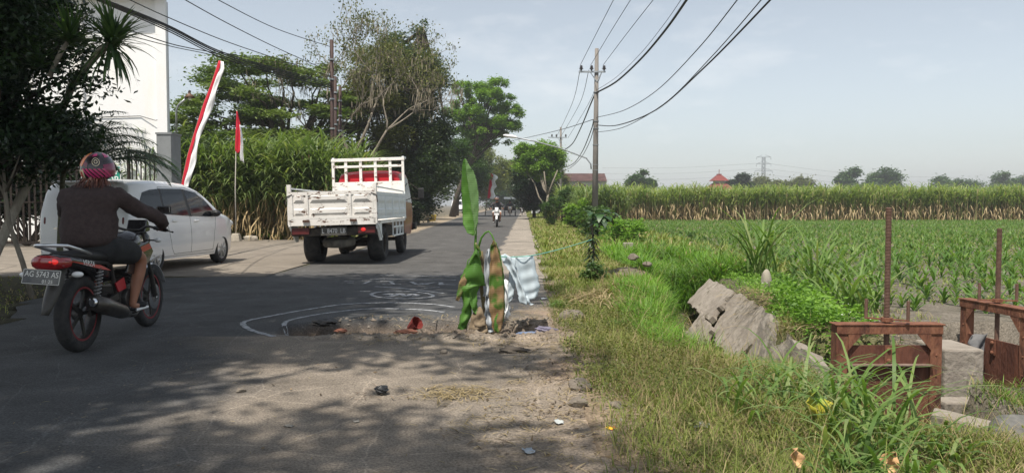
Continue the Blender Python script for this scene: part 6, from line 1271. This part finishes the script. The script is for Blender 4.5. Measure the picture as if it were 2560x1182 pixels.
cutcyl(cab, [((.7, 2.62, .36), .46, .8), ((-.7, 2.62, .36), .46, .8)], TRD)
MB().box((0, 2.395, .93), (1.66, .03, .92)).build('cab_back_panel', TRD, tr); MB().box((0, 2.405, 1.60), (.42, .012, .24)).build('cab_window', GLASS, tr, bevel=.004); MB().box((.56, 2.405, 1.60), (.2, .012, .24)).build('cab_window', GLASS, tr, bevel=.004)
for s in (1, -1):
    MB().add([(s * (kW(z) + .006), y, z) for y, z in ((2.60, 1.28), (3.66, 1.22), (3.62, 1.5), (3.50, 1.86), (2.62, 1.88))], [(0, 1, 2, 3, 4)]).build('door_window', GLASS, tr)
    MB().bar((s * .80, 3.6, 1.35), (s * 1.06, 3.66, 1.33), .018).bar((s * .80, 3.6, 1.75), (s * 1.04, 3.66, 1.55), .018).build('mirror_bracket', TRD, tr)
    MB().box((s * 1.08, 3.66, 1.47), (.15, .045, .27)).build('door_mirror', DKPL, tr, bevel=.015)
    MB().box((s * .83, 3.98, .62), (.10, .2, .16)).build('front_bumper_end', DKPL, tr, bevel=.01)
MB().add([(-.66, 3.72, 1.80), (.66, 3.72, 1.80), (.74, 3.90, 1.28), (-.74, 3.90, 1.28)], [(0, 1, 2, 3)]).build('windscreen', GLASS, tr); MB().box((0, 4.02, .62), (1.6, .08, .2)).build('front_bumper', DKPL, tr, bevel=.01)
# chassis
ch = MB(); [ch.box((s * .36, 1.42, .68), (.08, 4.7, .16)) for s in (1, -1)]; [ch.box((0, y, .68), (.8, .08, .1)) for y in (-.85, -.3, .6, 1.5)]; ch.tube([(-.62, 0, .37), (.62, 0, .37)], .06, 10); ch.ell((.05, 0, .37), (.17, .15, .16)); ch.tube([(-.7, 2.62, .36), (.7, 2.62, .36)], .045, 8); ch.tube([(.05, .1, .40), (.05, 2.4, .60)], .04, 8); ch.build('chassis', TRD, tr)
MB().box((0, y0 + .12, .66), (1.72, .10, .14)).build('rear_crossbeam', TRD, tr, bevel=.01)
o = MB().lathe(torus_prof(.33, .17, .14), 30, close=True).build('spare_tyre', mat('dusty_tyre', (.05, .047, .042), (.13, .12, .10), .9, ns=5), tr, smooth=True); o.location = (-.02, -.55, .44); o.rotation_euler = (R(6), 0, 0)
for s in (1, -1):
    MB().box((s * .66, y0 + .05, .69), (.34, .05, .13)).build('tail_lamp', mat('tail_lamp_dark', (.075, .012, .012), rough=.3, spec=.6), tr, bevel=.006)
    wheel(tr, (s * .665, 0, .365), .365, .36 if s < 0 else .34, .215, 5, TRD, side=s, spw=.07, dish=.05, drum=TRD)
    wheel(tr, (s * .70, 2.62, .365), .365, .19, .215, 6, TRD, side=s, spw=.06, dish=.2, drum=TRD)
    m_ = MB(); m_.prism([(y0 + .03, zl - .06), (y0 + .52, zl - .06), (y0 + .50, .46), (y0 + .35, .46), (y0 + .05, .72)], s * .85, s * .875, 'x'); m_.bar((s * .88, y0 + .06, .80), (s * .88, y0 + .42, .52), .05, .03); m_.build('mudguard_bracket', TRS, tr)
    f_ = MB(); ya, yb_, za, zb_ = .72, 2.0, .50, .84
    for z in (za, (za + zb_) / 2 + .02, zb_): f_.bar((s * .865, ya, z), (s * .865, yb_, z), .035)
    for y in (ya, ya + .42, ya + .84, yb_): f_.bar((s * .865, y, za), (s * .865, y, zb_), .03)
    f_.bar((s * .865, ya + .45, za), (s * .865, ya + .6, .67), .03).bar((s * .865, ya + .85, za), (s * .865, ya + 1.0, .67), .03); f_.build('side_guard', TRS, tr)
MB().box((.47, 1.3, .60), (.4, .8, .26)).build('fuel_tank', TRD, tr, bevel=.03)
MB().ell((.60, y0 + .02, .70), (.05, .02, .04)).build('lit_tail_lamp', REDG, tr, smooth=True)
MB().box((.0, y0 + .055, .675), (.52, .015, .16)).build('number_plate', PLTB, tr, bevel=.003); text_mesh('plate_lettering', 'L  8470  LB', .125, mat('truck_plate_lettering', (.75, .75, .73)), tr, (.0, y0 + .044, .68), (R(90), 0, 0), .001, sx=.82)
# ---- motorcycle
BKB = mat('gloss_black_paint', (.014, .013, .014), rough=.22, coat=.5); BKR = mat('red_bike_paint', (.35, .012, .022), rough=.3, coat=.4)
RIMR = mat('red_rim_tape', (.14, .008, .014), rough=.5); BKD = mat('dark_engine_metal', (.035, .034, .034), (.07, .065, .06), .45, .6, ns=9); SEATM = mat('black_seat_vinyl', (.018, .017, .017), rough=.6)
TAN = mat('tan_plastic', (.45, .33, .25), rough=.5); WHP = mat('white_bike_plastic', (.55, .55, .54), rough=.35)
def motorcycle(name, label, loc, rz, near=True, main=None, accent=None, red=True, group=None, lean=0):
    main = main or BKB; accent = accent or BKR; t = thing(name, label, 'motorcycle', loc, rz, group); t.rotation_euler = (0, lean, rz)
    st = RIMR if red else None; A = 'auto'
    wheel(t, (0, 0, .308), .308, .105, .222, 5, BKD, side=1, red=st, spw=.03, dish=.12, name='rear_wheel'); wheel(t, (0, 1.31, .298), .298, .085, .222, 5, BKD, side=1, red=st, spw=.026, dish=.12, name='front_wheel')
    MB().lathe([(.06, -.004), (.125, -.004), (.125, .004), (.06, .004)], 24, M=Matrix.Translation((.065, 1.31, .298)) @ Matrix.Rotation(R(90), 4, 'Y'), close=True).build('brake_disc', CHRM, t)
    f = MB()
    for s in (1, -1): f.bar((s * .085, 0, .31), (s * .10, .46, .40), .03, .055); f.tube([(s * .09, .46, .40), (s * .12, .30, .70), (s * .10, -.25, .76)], .018, 8)
    f.tube([(0, .45, .42), (0, .62, .30), (0, .9, .26), (0, 1.03, .66), (0, 1.04, .88)], .024, 8); f.tube([(0, 1.02, .84), (0, .7, .74), (0, .35, .70)], .025, 8); f.build('frame', BKD, t)
    for s in (1, -1):
        MB().tube([(s * .135, .0, .33), (s * .135, .04, .45)], .020, 10).tube([(s * .135, .04, .45), (s * .13, .10, .68)], .012, 8).build('shock_absorber', BKD, t)
        pts = [(s * .133 + .026 * math.cos(a), .035 + .06 * a / 44 + .026 * math.sin(a), .45 + .20 * a / 44) for a in np.linspace(0, 44, 90)]; MB().tube(pts, .0045, 5).build('spring', mat('spring_paint', (.22, .22, .22), rough=.4), t)
        MB().tube([(s * .075, 1.31, .30), (s * .078, 1.20, .56)], .024, 10).tube([(s * .078, 1.20, .56), (s * .082, 1.03, .94)], .016, 10).build('fork_leg', SILV if s > 2 else BKD, t)
    e = MB(); e.box((0, .66, .38), (.20, .30, .20)); e.lathe([(0, -.08), (.085, -.08), (.09, 0), (.085, .08), (0, .08)], 18, M=Matrix.Translation((.06, .62, .36)) @ Matrix.Rotation(R(90), 4, 'Y')); 
    for k in range(6): e.box((0, .80 + .0 * k, .43 + k * .028), (.17, .16, .012), rot=(R(-20), 0, 0))
    e.box((0, .80, .50), (.12, .12, .2), rot=(R(-20), 0, 0)); e.build('engine', BKD, t, bevel=.006)
    ex = MB(); ex.tube([(.09, .86, .40), (.12, .90, .26), (.14, .70, .20), (.15, .50, .225)], .021, 10); ex.build('exhaust_pipe', BKD, t, smooth=True)
    c_ = MB().tube([(.15, .56, .225), (.165, .40, .27), (.185, .05, .365), (.20, -.16, .42)], [.028, .062, .072, .062], 18).build('silencer', mat('heat_stained_steel', (.05, .046, .042), (.11, .10, .09), .35, .7, ns=6), t, smooth=True)
    MB().tube([(.20, -.158, .42), (.2025, -.19, .428)], [.040, .034], 20).build('silencer_tip', CHRM, c_, smooth=True); MB().tube([(.2024, -.189, .4278), (.203, -.195, .429)], [.022, .022], 16).build('silencer_hole', DKPL, c_)
    # seat, tank, tail
    def loft(secs, name, m, parent=t, seg=14, pw=2.4):
        vs = []; fs = []
        for (y, zc, hw, hh) in secs:
            for k in range(seg):
                a = 2 * math.pi * k / seg; ca, sa = math.cos(a), math.sin(a); vs.append((hw * math.copysign(abs(ca) ** (2 / pw), ca), y, zc + hh * math.copysign(abs(sa) ** (2 / pw), sa)))
        for i in range(len(secs) - 1):
            for k in range(seg): a = i * seg + k; b_ = i * seg + (k + 1) % seg; fs.append((a, b_, b_ + seg, a + seg))
        fs += [tuple(reversed(range(seg))), tuple((len(secs) - 1) * seg + k for k in range(seg))]; return MB().add(vs, fs).build(name, m, parent, auto=50)
    loft([(-.30, .80, .06, .02), (-.24, .80, .10, .035), (0, .785, .13, .05), (.2, .765, .14, .05), (.28, .745, .14, .045), (.45, .735, .125, .045), (.60, .75, .085, .035), (.64, .76, .06, .02)], 'seat', SEATM)
    loft([(.56, .80, .06, .06), (.62, .82, .12, .10), (.75, .84, .155, .125), (.90, .84, .15, .12), (1.0, .82, .09, .08), (1.03, .80, .05, .05)], 'fuel_tank', main)
    loft([(-.46, .795, .075, .02), (-.44, .78, .105, .045), (-.30, .765, .13, .055), (-.05, .72, .135, .06), (.15, .665, .125, .075), (.32, .62, .115, .09), (.42, .60, .09, .07)], 'tail_cowl', main)
    for s in (1, -1):
        MB().prism([(.50, .60), (.62, .80), (.98, .86), (1.08, .76), (.98, .66), (.74, .56)], s * .145, s * .165, 'x').build('tank_shroud', main, t, bevel=.01); MB().prism([(.64, .785), (.97, .838), (1.03, .79), (.70, .742)], s * .1655, s * .169, 'x').build('shroud_stripe', accent, t)
        MB().prism([(-.42, .775), (.10, .70), (.28, .64), (.12, .664)], s * .128, s * .139, 'x').build('cowl_stripe', accent, t)
        MB().prism([(.36, .52), (.52, .56), (.56, .46), (.42, .44)], s * .125, s * .135, 'x').build('side_cover_patch', accent, t)
        MB().tube([(s * .10, -.37, .66), (s * .17, -.38, .665)], .008, 6).build('signal_stalk', DKPL, t); MB().ell((s * .195, -.385, .665), (.045, .030, .024), seg=12).build('turn_signal', CLRL, t, smooth=True)
        MB().tube([(s * .10, 1.1, .86), (s * .17, 1.12, .86)], .008, 6).build('signal_stalk', DKPL, t); MB().ell((s * .19, 1.12, .86), (.035, .028, .022), seg=12).build('turn_signal', CLRL, t, smooth=True)
        MB().tube([(s * .26, .93, .99), (s * .27, .95, 1.07), (s * .31, .93, 1.13)], .006, 6).build('mirror_stalk', DKPL, t, smooth=True)
        mm = MB().box((s * .33, .925, 1.155), (.135, .025, .068)).build('mirror', DKPL, t, bevel=.012); MB().box((s * .33, .9105, 1.155), (.115, .003, .052)).build('mirror_glass', CHRM, mm, bevel=.001)
        MB().tube([(s * .25, .90, .985), (s * .37, .86, .965)], .0185, 10).tube([(s * .37, .86, .965), (s * .388, .855, .962)], .014, 10).build('grip', DKPL, t); MB().tube([(s * .24, .955, .975), (s * .30, .975, .965), (s * .41, .915, .945)], .006, 6).ell((s * .41, .915, .945), (.009, .009, .009)).build('brake_lever', DKPL, t)
        MB().tube([(s * .10, .56, .27), (s * .22, .55, .265)], .014, 8).build('footpeg', DKPL, t)
    MB().tube([(-.26, .895, .985), (-.16, .96, 1.0), (-.06, 1.02, .96), (.06, 1.02, .96), (.16, .96, 1.0), (.26, .895, .985)], .012, 8).build('handlebar', BKD, t, smooth=True)
    gr = MB().tube([(-.115, -.02, .80), (-.125, -.20, .845), (-.12, -.38, .885), (-.06, -.46, .893), (.06, -.46, .893), (.12, -.38, .885), (.125, -.20, .845), (.115, -.02, .80)], .0135, 8).build('grab_rail', SILV, t, smooth=True)
    h = MB().ell((0, 1.16, .86), (.095, .08, .10), seg=16).build('headlamp_shell', main if near else WHP, t, smooth=True); MB().ell((0, 1.215, .86), (.075, .035, .08), seg=16).build('lens', CLRL, h, smooth=True)
    MB().prism([(1.06, .93), (1.12, 1.06), (1.15, 1.05), (1.20, .95)], -.09, .09, 'x').build('instrument_cowl', main, t, bevel=.01)
    tl = loft([(-.485, .765, .06, .035), (-.47, .762, .105, .056), (-.42, .757, .128, .062), (-.34, .755, .136, .058)], 'tail_lamp', REDL if near else DKPL)
    if near: MB().ell((.045, -.472, .768), (.055, .014, .030)).build('lit_bulb', REDG, tl, smooth=True)
    v = []; 
    for i in range(9):
        f = i / 8; y = -.28 - .23 * f; z = .70 - .34 * f - .0 * f * f; w_ = .055 + .010 * math.sin(f * 3.1) - .03 * f ** 3
        v += [(-w_, y + .02, z), (-w_ * .5, y - .012, z + .012), (0, y - .02, z + .016), (w_ * .5, y - .012, z + .012), (w_, y + .02, z)]
    fd = MB().add(v, [(i * 5 + j, i * 5 + j + 1, i * 5 + j + 6, i * 5 + j + 5) for i in range(8) for j in range(4)]).build('rear_fender', mat('dusty_black_plastic', (.035, .033, .030), (.065, .06, .052), .5, ns=5), t, smooth=True); so = fd.modifiers.new('t', 'SOLIDIFY'); so.thickness = .004
    ff = MB(); v = []
    for i in range(11):
        a = R(-35 + 16.5 * i) if False else R(20 + 13 * i); y = 1.31 + .335 * math.cos(a); z = .298 + .335 * math.sin(a)
        for j in range(5): u = j / 2 - 1; v.append((u * .055, y - .012 * abs(u) * math.cos(a), z - .012 * abs(u) * math.sin(a)))
    o = ff.add(v, [(i * 5 + j, i * 5 + j + 1, i * 5 + j + 6, i * 5 + j + 5) for i in range(10) for j in range(4)]).build('front_fender', SILV if near else WHP, t, smooth=True); so = o.modifiers.new('t', 'SOLIDIFY'); so.thickness = .004
    T = Matrix.Translation((-.02, -.485, .655)) @ Matrix.Rotation(R(-14), 4, 'X') @ Matrix.Rotation(R(4), 4, 'Y')
    pl = MB().box((0, 0, 0), (.285, .006, .115)).build('number_plate', PLTB if near else DKPL, t, bevel=.0025, M=T)
    if near:
        MB().box((0, -.0045, .054), (.27, .002, .003)).box((0, -.0045, -.054), (.27, .002, .003)).box((.137, -.0045, 0), (.003, .002, .105)).box((-.137, -.0045, 0), (.003, .002, .105)).build('plate_border', PLTW, pl, M=T)
        a = text_mesh('plate_lettering', 'AG 5743 AS', .062, PLTW, pl, (0, 0, 0), (0, 0, 0), .0008, sx=.80); a.matrix_local = T @ Matrix.Translation((0, -.0048, .018)) @ Matrix.Rotation(R(90), 4, 'X') @ Matrix.Scale(.80, 4, (1, 0, 0))
        a = text_mesh('plate_lettering', '01·25', .036, PLTW, pl, (0, 0, 0), (0, 0, 0), .0008); a.matrix_local = T @ Matrix.Translation((.05, -.0048, -.034)) @ Matrix.Rotation(R(90), 4, 'X')
        a = text_mesh('model_lettering', 'VERZA', .062, WHP, t, (0, 0, 0), (0, 0, 0), .0006); a.matrix_local = Matrix.Translation((.142, -.10, .728)) @ Matrix.Rotation(R(90), 4, 'Z') @ Matrix.Rotation(R(90), 4, 'X') @ Matrix.Rotation(R(-9), 4, 'Z')
    else:
        MB().box((0, 1.315, .70), (.26, .012, .10)).build('front_plate', WHT, t)
    return t
def skin(name, nodes_, edges, m, parent=None, sub=2, root=0, smooth=True):
    me = bpy.data.meshes.new(name); me.from_pydata([n[:3] for n in nodes_], edges, []); o = bpy.data.objects.new(name, me); col.objects.link(o)
    md = o.modifiers.new('s', 'SKIN'); md.use_smooth_shade = True; md.branch_smoothing = .3
    for i, n in enumerate(nodes_):
        v = me.skin_vertices[0].data[i]; v.radius = (n[3], n[4] if len(n) > 4 else n[3]); v.use_root = (i == root)
    s = o.modifiers.new('u', 'SUBSURF'); s.levels = s.render_levels = sub
    bpy.context.view_layer.update(); evalmesh(o)
    for mm in (m if isinstance(m, (list, tuple)) else [m]): o.data.materials.append(mm)
    o.data.polygons.foreach_set('use_smooth', [True] * len(o.data.polygons)); o.parent = parent; return o
SKIN = mat('skin_tan', (.27, .125, .075), (.22, .10, .06), .55, ns=9); SHIRT = mat('dark_brown_jacket', (.030, .020, .019), (.044, .030, .028), .9, ns=30, bump=.5, bs=9); SHORT = mat('black_shorts', (.012, .012, .013), (.022, .022, .022), .9, ns=9)
def person(label, loc, rz, cloth_m, short_m, helmet_m, pants=False, skinm=None, near=True, dx=0.0, group=None):
    """seated rider in the motorcycle's own frame"""
    sk = skinm or SKIN; t = thing('person', label, 'person', loc, rz, group)
    N = [(dx * .5, .26, .84, .10, .09)]; E = []
    def add(p, par): N.append(p); E.append((par, len(N) - 1)); return len(N) - 1
    w1 = add((dx * .8, .28, .98, .13, .105), 0); c1 = add((dx, .34, 1.15, .15, .11), w1); c2 = add((dx, .39, 1.28, .13, .09), c1); nk = add((dx, .43, 1.37, .055), c2); hd = add((dx, .46, 1.44, .075), nk); h2 = add((dx, .48, 1.53, .085), hd); h3 = add((dx, .49, 1.58, .06), h2)
    hands = []
    for s in (1, -1):
        sh = add((dx + s * .17, .41, 1.29, .065), c2); e1 = add((dx + s * .26, .47, 1.20, .052), sh); el = add((s * .385, .64, 1.08, .042), e1); f1 = add((s * .37, .76, 1.02, .038), el); wr = add((s * .335, .84, .985, .026), f1)
        pm = add((s * .318, .888, .988, .034, .018), wr)
        for k in range(4):   # fingers curl round the grip
            x = s * (.345 - .021 * k); a = add((x, .905 + .002 * k, 1.003, .0095), pm); b_ = add((x, .925, .985, .0085), a); add((x, .915, .962 - .003 * (k % 2), .0075), b_)
        a = add((s * .285, .885, .972, .010), pm); add((s * .272, .905, .958, .0085), a)
        hp = add((s * .10, .30, .80, .085), 0); kn0 = add((s * .155, .50, .79, .080), hp); kn = add((s * .19, .735, .725, .066), kn0); k2 = add((s * .185, .72, .62, .060), kn); cf = add((s * .175, .675, .50, .054), k2); an = add((s * .165, .625, .335, .034), cf); hl = add((s * .165, .60, .295, .032), an); bl = add((s * .175, .70, .285, .034, .022), hl); add((s * .185, .80, .285, .026, .014), bl)
    skin('body', N, E, sk, t, 2)
    # jacket: torso and sleeves
    g = .022; N = [(dx * .5, .24, .79, .23, .175)]; E = []
    a = add((dx * .7, .27, .95, .245, .175), 0); a = add((dx, .32, 1.12, .265, .17), a); c = add((dx, .375, 1.265, .22, .13), a); add((dx, .415, 1.345, .085, .08), c)
    for s in (1, -1):
        sh = add((dx + s * .215, .40, 1.27, .11, .10), c); e1 = add((dx + s * .275, .465, 1.195, .078), sh); el = add((s * .392, .635, 1.085, .064), e1); f1 = add((s * .377, .75, 1.028, .056), el); add((s * .348, .815, .998, .043), f1)
    j = skin('jacket', N, E, cloth_m, t, 2)
    md = j.modifiers.new('d', 'DISPLACE'); tx = bpy.data.textures.new('folds', 'CLOUDS'); tx.noise_scale = .07; md.texture = tx; md.strength = .055; bpy.context.view_layer.update(); mt_ = j.data.materials[0]; evalmesh(j)
    # shorts or trousers
    N = [(0, .25, .82, .175, .14)]; E = []; add((dx * .5, .26, .93, .165, .13), 0)
    for s in (1, -1):
        hp = add((s * .115, .30, .81, .145), 0); k0 = add((s * .16, .50, .79, .125), hp)
        if pants: k1 = add((s * .195, .735, .725, .085), k0); k2 = add((s * .18, .68, .50, .07), k1); add((s * .168, .63, .36, .055), k2)
        else: add((s * .188, .665, .745, .102), k0)
    skin('trousers' if pants else 'shorts', N, E, short_m, t, 2)
    # sandals
    for s in (1, -1):
        ft = MB(); ft.box((s * .175, .70, .257), (.088, .26, .022)); ft.build('sandal_sole', WHP, t, bevel=.01); MB().ell((s * .178, .74, .285), (.048, .085, .032)).build('sandal_upper', SHORT, t, smooth=True)
    # helmet
    M = Matrix.Translation((dx, .485, 1.51)) @ Matrix.Rotation(R(10), 4, 'X') @ Matrix.Rotation(R(-6), 4, 'Y')
    def hf(p):
        q = p.copy()
        if q.z < -.35: q.z = -.35 - (abs(q.z) - .35) * .55; q.x *= 1 - .1 * abs(p.z); 
        if q.y > 0: q.y *= 1.06
        return q
    hm = MB().ell((0, 0, 0), (.135, .158, .152), seg=32, rings=24, fn=hf, M=M).build('helmet', helmet_m, t, smooth=True)
    vs = []; 
    for i in range(9):
        a = R(90 - 62 + 124 * i / 8)
        for j in range(5): z = -.055 + .10 * j / 4; rr = math.sqrt(max(0, 1 - (z / .14) ** 2)); vs.append((.1385 * rr * math.cos(a), .1725 * rr * math.sin(a), z))
    MB().add(vs, [(i * 5 + j, i * 5 + j + 1, i * 5 + j + 6, i * 5 + j + 5) for i in range(8) for j in range(4)]).build('visor', GLASS if near else mat('pale_face', (.15, .085, .065)), hm, smooth=True, M=M)
    return t, M, hm
BX, BY, BR = -3.555, 6.27, R(2.5)
mc = motorcycle('motorcycle', 'black and red motorcycle seen from behind at the left, ridden in the shade', (BX, BY, 0), BR)
HELM = mat('helmet_shell', (.018, .012, .014), (.09, .012, .022), .25, ns=7, lo=.60, hi=.63, coat=.6, detail=2)
pr, HM, hm = person('rider with patterned red helmet, brown jacket and black shorts on the near motorcycle', (BX, BY, 0), BR, SHIRT, SHORT, HELM, dx=-.055)
def hpatch(az0, az1, el0, el1, m, name, off=1.012, n=8, slant=0.0):
    vs = []
    for i in range(n + 1):
        for j in range(n + 1):
            a = R(az0 + (az1 - az0) * i / n + slant * j / n); e = R(el0 + (el1 - el0) * j / n); vs.append((.135 * off * math.cos(e) * math.cos(a), .158 * off * math.cos(e) * math.sin(a), .152 * off * math.sin(e)))
    return MB().add(vs, [(i * (n + 1) + j, i * (n + 1) + j + 1, (i + 1) * (n + 1) + j + 1, (i + 1) * (n + 1) + j) for i in range(n) for j in range(n)]).build(name, m, hm, smooth=True, M=HM)
HPK = mat('helmet_pink', (.38, .03, .12), rough=.3, coat=.5); HOR = mat('helmet_orange', (.55, .16, .03), rough=.3, coat=.5); HRD = mat('helmet_red', (.38, .015, .012), rough=.3, coat=.5); HCR = mat('helmet_cream', (.50, .44, .30), rough=.4)
hpatch(-150, -118, 20, 78, HOR, 'orange_band', slant=25); hpatch(-185, -150, -15, 55, HRD, 'red_panel', slant=20); hpatch(-146, -112, -22, 8, HCR, 'cream_patch'); hpatch(-140, -119, -16, 2, HRD, 'red_patch', 1.02)
for k in range(6): hpatch(-92 + k * 14, -84 + k * 14, -24, 12 - k * 1.5, HPK, 'pink_stripe', slant=-26)
hpatch(-40, 20, -30, 16, mat('helmet_plum', (.16, .012, .05), rough=.3, coat=.5), 'plum_panel'); hpatch(-75, -50, 52, 66, HPK, 'pink_fleck', slant=12); hpatch(-20, 10, 40, 62, HPK, 'pink_fleck', slant=12)
# round emblem and side letters as plain marks
for r0, r1 in ((.030, .034), (.012, .016)):
    vs = []; n = 24
    for i in range(n):
        for r_ in (r0, r1):
            a = 2 * math.pi * i / n; az = R(-62) + r_ * math.cos(a) / .14; e = R(30) + r_ * math.sin(a) / .13; vs.append((.135 * 1.015 * math.cos(e) * math.cos(az), .158 * 1.015 * math.cos(e) * math.sin(az), .152 * 1.015 * math.sin(e)))
    MB().add(vs, [(2 * i, 2 * i + 1, (2 * i + 3) % (2 * n), (2 * i + 2) % (2 * n)) for i in range(n)]).build('emblem_ring', HCR, hm, M=HM)
# hair below the helmet
n = 170; a = NR.uniform(R(-165), R(-15), n); B = np.stack([-.055 + .095 * np.cos(a), .47 + .10 * np.sin(a), np.full(n, 1.43) + NR.normal(0, .015, n)], 1); V, Fq, i = blades(B, a + NR.normal(0, .5, n), NR.uniform(.06, .15, n), .007, NR.uniform(-.9, -.1, n), NR.uniform(-1.5, -.9, n), 1, 6, [1] * 6 + [.3])
npmesh('hair', V, Fq, NR.rand(n)[i], leafmat('auburn_hair', [(.035, .010, .007), (.075, .022, .013), (.14, .05, .03)], .0, .45, .5), pr)
# ---- traffic coming the other way
m2 = motorcycle('motorcycle', 'white-faced motorcycle coming towards the camera in the right lane', (-.83, 42.8, 0), R(180), False, WHP, BKB, False, 'motorcycles coming towards the camera')
p2, _, _ = person('person in a black jacket and pale shorts riding the oncoming motorcycle', (-.83, 42.8, 0), R(180), mat('black_jacket', (.02, .021, .024), (.035, .036, .04), .8, ns=6), mat('pale_shorts', (.38, .37, .36), rough=.9), mat('grey_helmet', (.03, .03, .035), (.08, .08, .085), .3, ns=8), near=False)
m3 = copy_tree(m2); m3.location = (1.2, 92, 0); m3['label'] = 'motorcycle half hidden behind the three-wheeler, on the right'; p3 = copy_tree(p2); p3.location = (1.2, 92, 0); p3['label'] = 'person in dark clothes riding behind the three-wheeler'
t = thing('three_wheeler', 'motor three-wheeler with a white-edged roof coming down the right lane', 'three-wheeler', (-.22, 83.5, 0), R(180))
wheel(t, (0, 1.5, .29), .29, .09, .21, 5, TAN, name='front_wheel'); [wheel(t, (s * .58, -.4, .27), .27, .12, .18, 5, BKD, side=s, name='rear_wheel') for s in (1, -1)]
for s in (1, -1): MB().tube([(s * .08, 1.5, .29), (s * .08, 1.2, .95)], .03, 8).build('fork_leg', TAN, t)
MB().ell((0, 1.38, .88), (.14, .12, .14), seg=14).build('headlamp', CLRL, t, smooth=True); MB().prism([(1.15, .75), (1.35, 1.05), (1.42, .98), (1.4, .7)], -.22, .22, 'x').build('fairing', TAN, t, bevel=.03)
MB().tube([(-.36, .95, 1.05), (-.1, 1.15, 1.0), (.1, 1.15, 1.0), (.36, .95, 1.05)], .015, 8).build('handlebar', BKD, t); MB().box((0, .55, .68), (.3, .8, .14)).build('seat', SEATM, t, bevel=.03)
MB().box((0, -.55, .62), (1.3, 1.7, .08)).box((-.63, -.55, .82), (.04, 1.7, .4)).box((.63, -.55, .82), (.04, 1.7, .4)).box((0, .28, .82), (1.26, .04, .4)).build('cargo_box', BKD, t)
MB().box((0, .1, 1.95), (1.34, 2.9, .05)).build('roof', mat('black_canvas', (.03, .03, .03), rough=.9), t); MB().box((0, 1.56, 1.92), (1.3, .05, .20)).build('roof_valance', WHT, t); [MB().bar((s * .63, y, .7), (s * .63, y, 1.93), .035).build('roof_post', BKD, t) for s in (1, -1) for y in (-1.3, .3, 1.5)]
for s in (1, -1): MB().box((s * .60, .6, .95), (.06, .9, .55)).build('side_screen', mat('black_canvas', (.03, .03, .03)), t)
p4, _, _ = person('person in dark clothes driving the three-wheeler', (-.22, 83.3, .02), R(180), mat('black_jacket', (.02, .02, .02)), SHORT, mat('black_cap', (.02, .02, .02), rough=.6), pants=True, near=False)
t = thing('van', 'white van parked on the left under the far trees, facing the camera', 'van', (-7.6, 108, 0), R(180)); vt = interp([(-1.9, 1.3), (-1.86, 1.75), (-1.6, 1.85), (1.0, 1.88), (1.3, 1.75), (1.75, 1.15), (1.95, 1.0), (2.0, .6)]); vb = interp([(-1.9, .35), (2, .3)]); vW = interp([(.3, .78), (.9, .82), (1.2, .78), (1.85, .66)])
vb_ = body_shell('body', [-1.9, -1.88, -1.8] + list(np.linspace(-1.6, 1.7, 18)) + [1.8, 1.9, 1.96, 2.0], vb, vt, vW, lambda y, z: float(np.interp(y, [-1.9, -1.8, 1.7, 2.0], [.94, 1, 1, .88])), .1, CARW, t, nzr=10)
MB().add([(-.60, 1.36, 1.72), (.60, 1.36, 1.72), (.68, 1.78, 1.20), (-.68, 1.78, 1.20)], [(0, 1, 2, 3)]).build('windscreen', GLASS, t); MB().box((0, 2.02, .5), (1.5, .06, .22)).build('bumper', DKPL, t); MB().box((0, 2.06, .52), (.4, .02, .1)).build('number_plate', WHT, t)
for s in (1, -1): MB().ell((s * .58, 1.93, .80), (.14, .07, .08)).build('headlight', CLRL, t, smooth=True); [wheel(t, (s * .72, y, .29), .29, .18, .19, 5, SILV, side=s) for y in (-1.2, 1.25)]
# ================================================================ HAZE: thin dusty air over the whole place
hm_ = bpy.data.materials.new('dusty_air'); hm_.use_nodes = True; t_ = hm_.node_tree; t_.nodes.remove(t_.nodes['Principled BSDF'])
pv = t_.nodes.new('ShaderNodeVolumePrincipled'); pv.inputs['Color'].default_value = (.92, .95, 1, 1); pv.inputs['Density'].default_value = .0008; pv.inputs['Anisotropy'].default_value = .2
t_.links.new(pv.outputs[0], t_.nodes['Material Output'].inputs['Volume'])
o = MB().box((0, 640, 19), (1600, 1500, 42)).build('haze', hm_); o['kind'] = 'stuff'; o.display_type = 'BOUNDS'
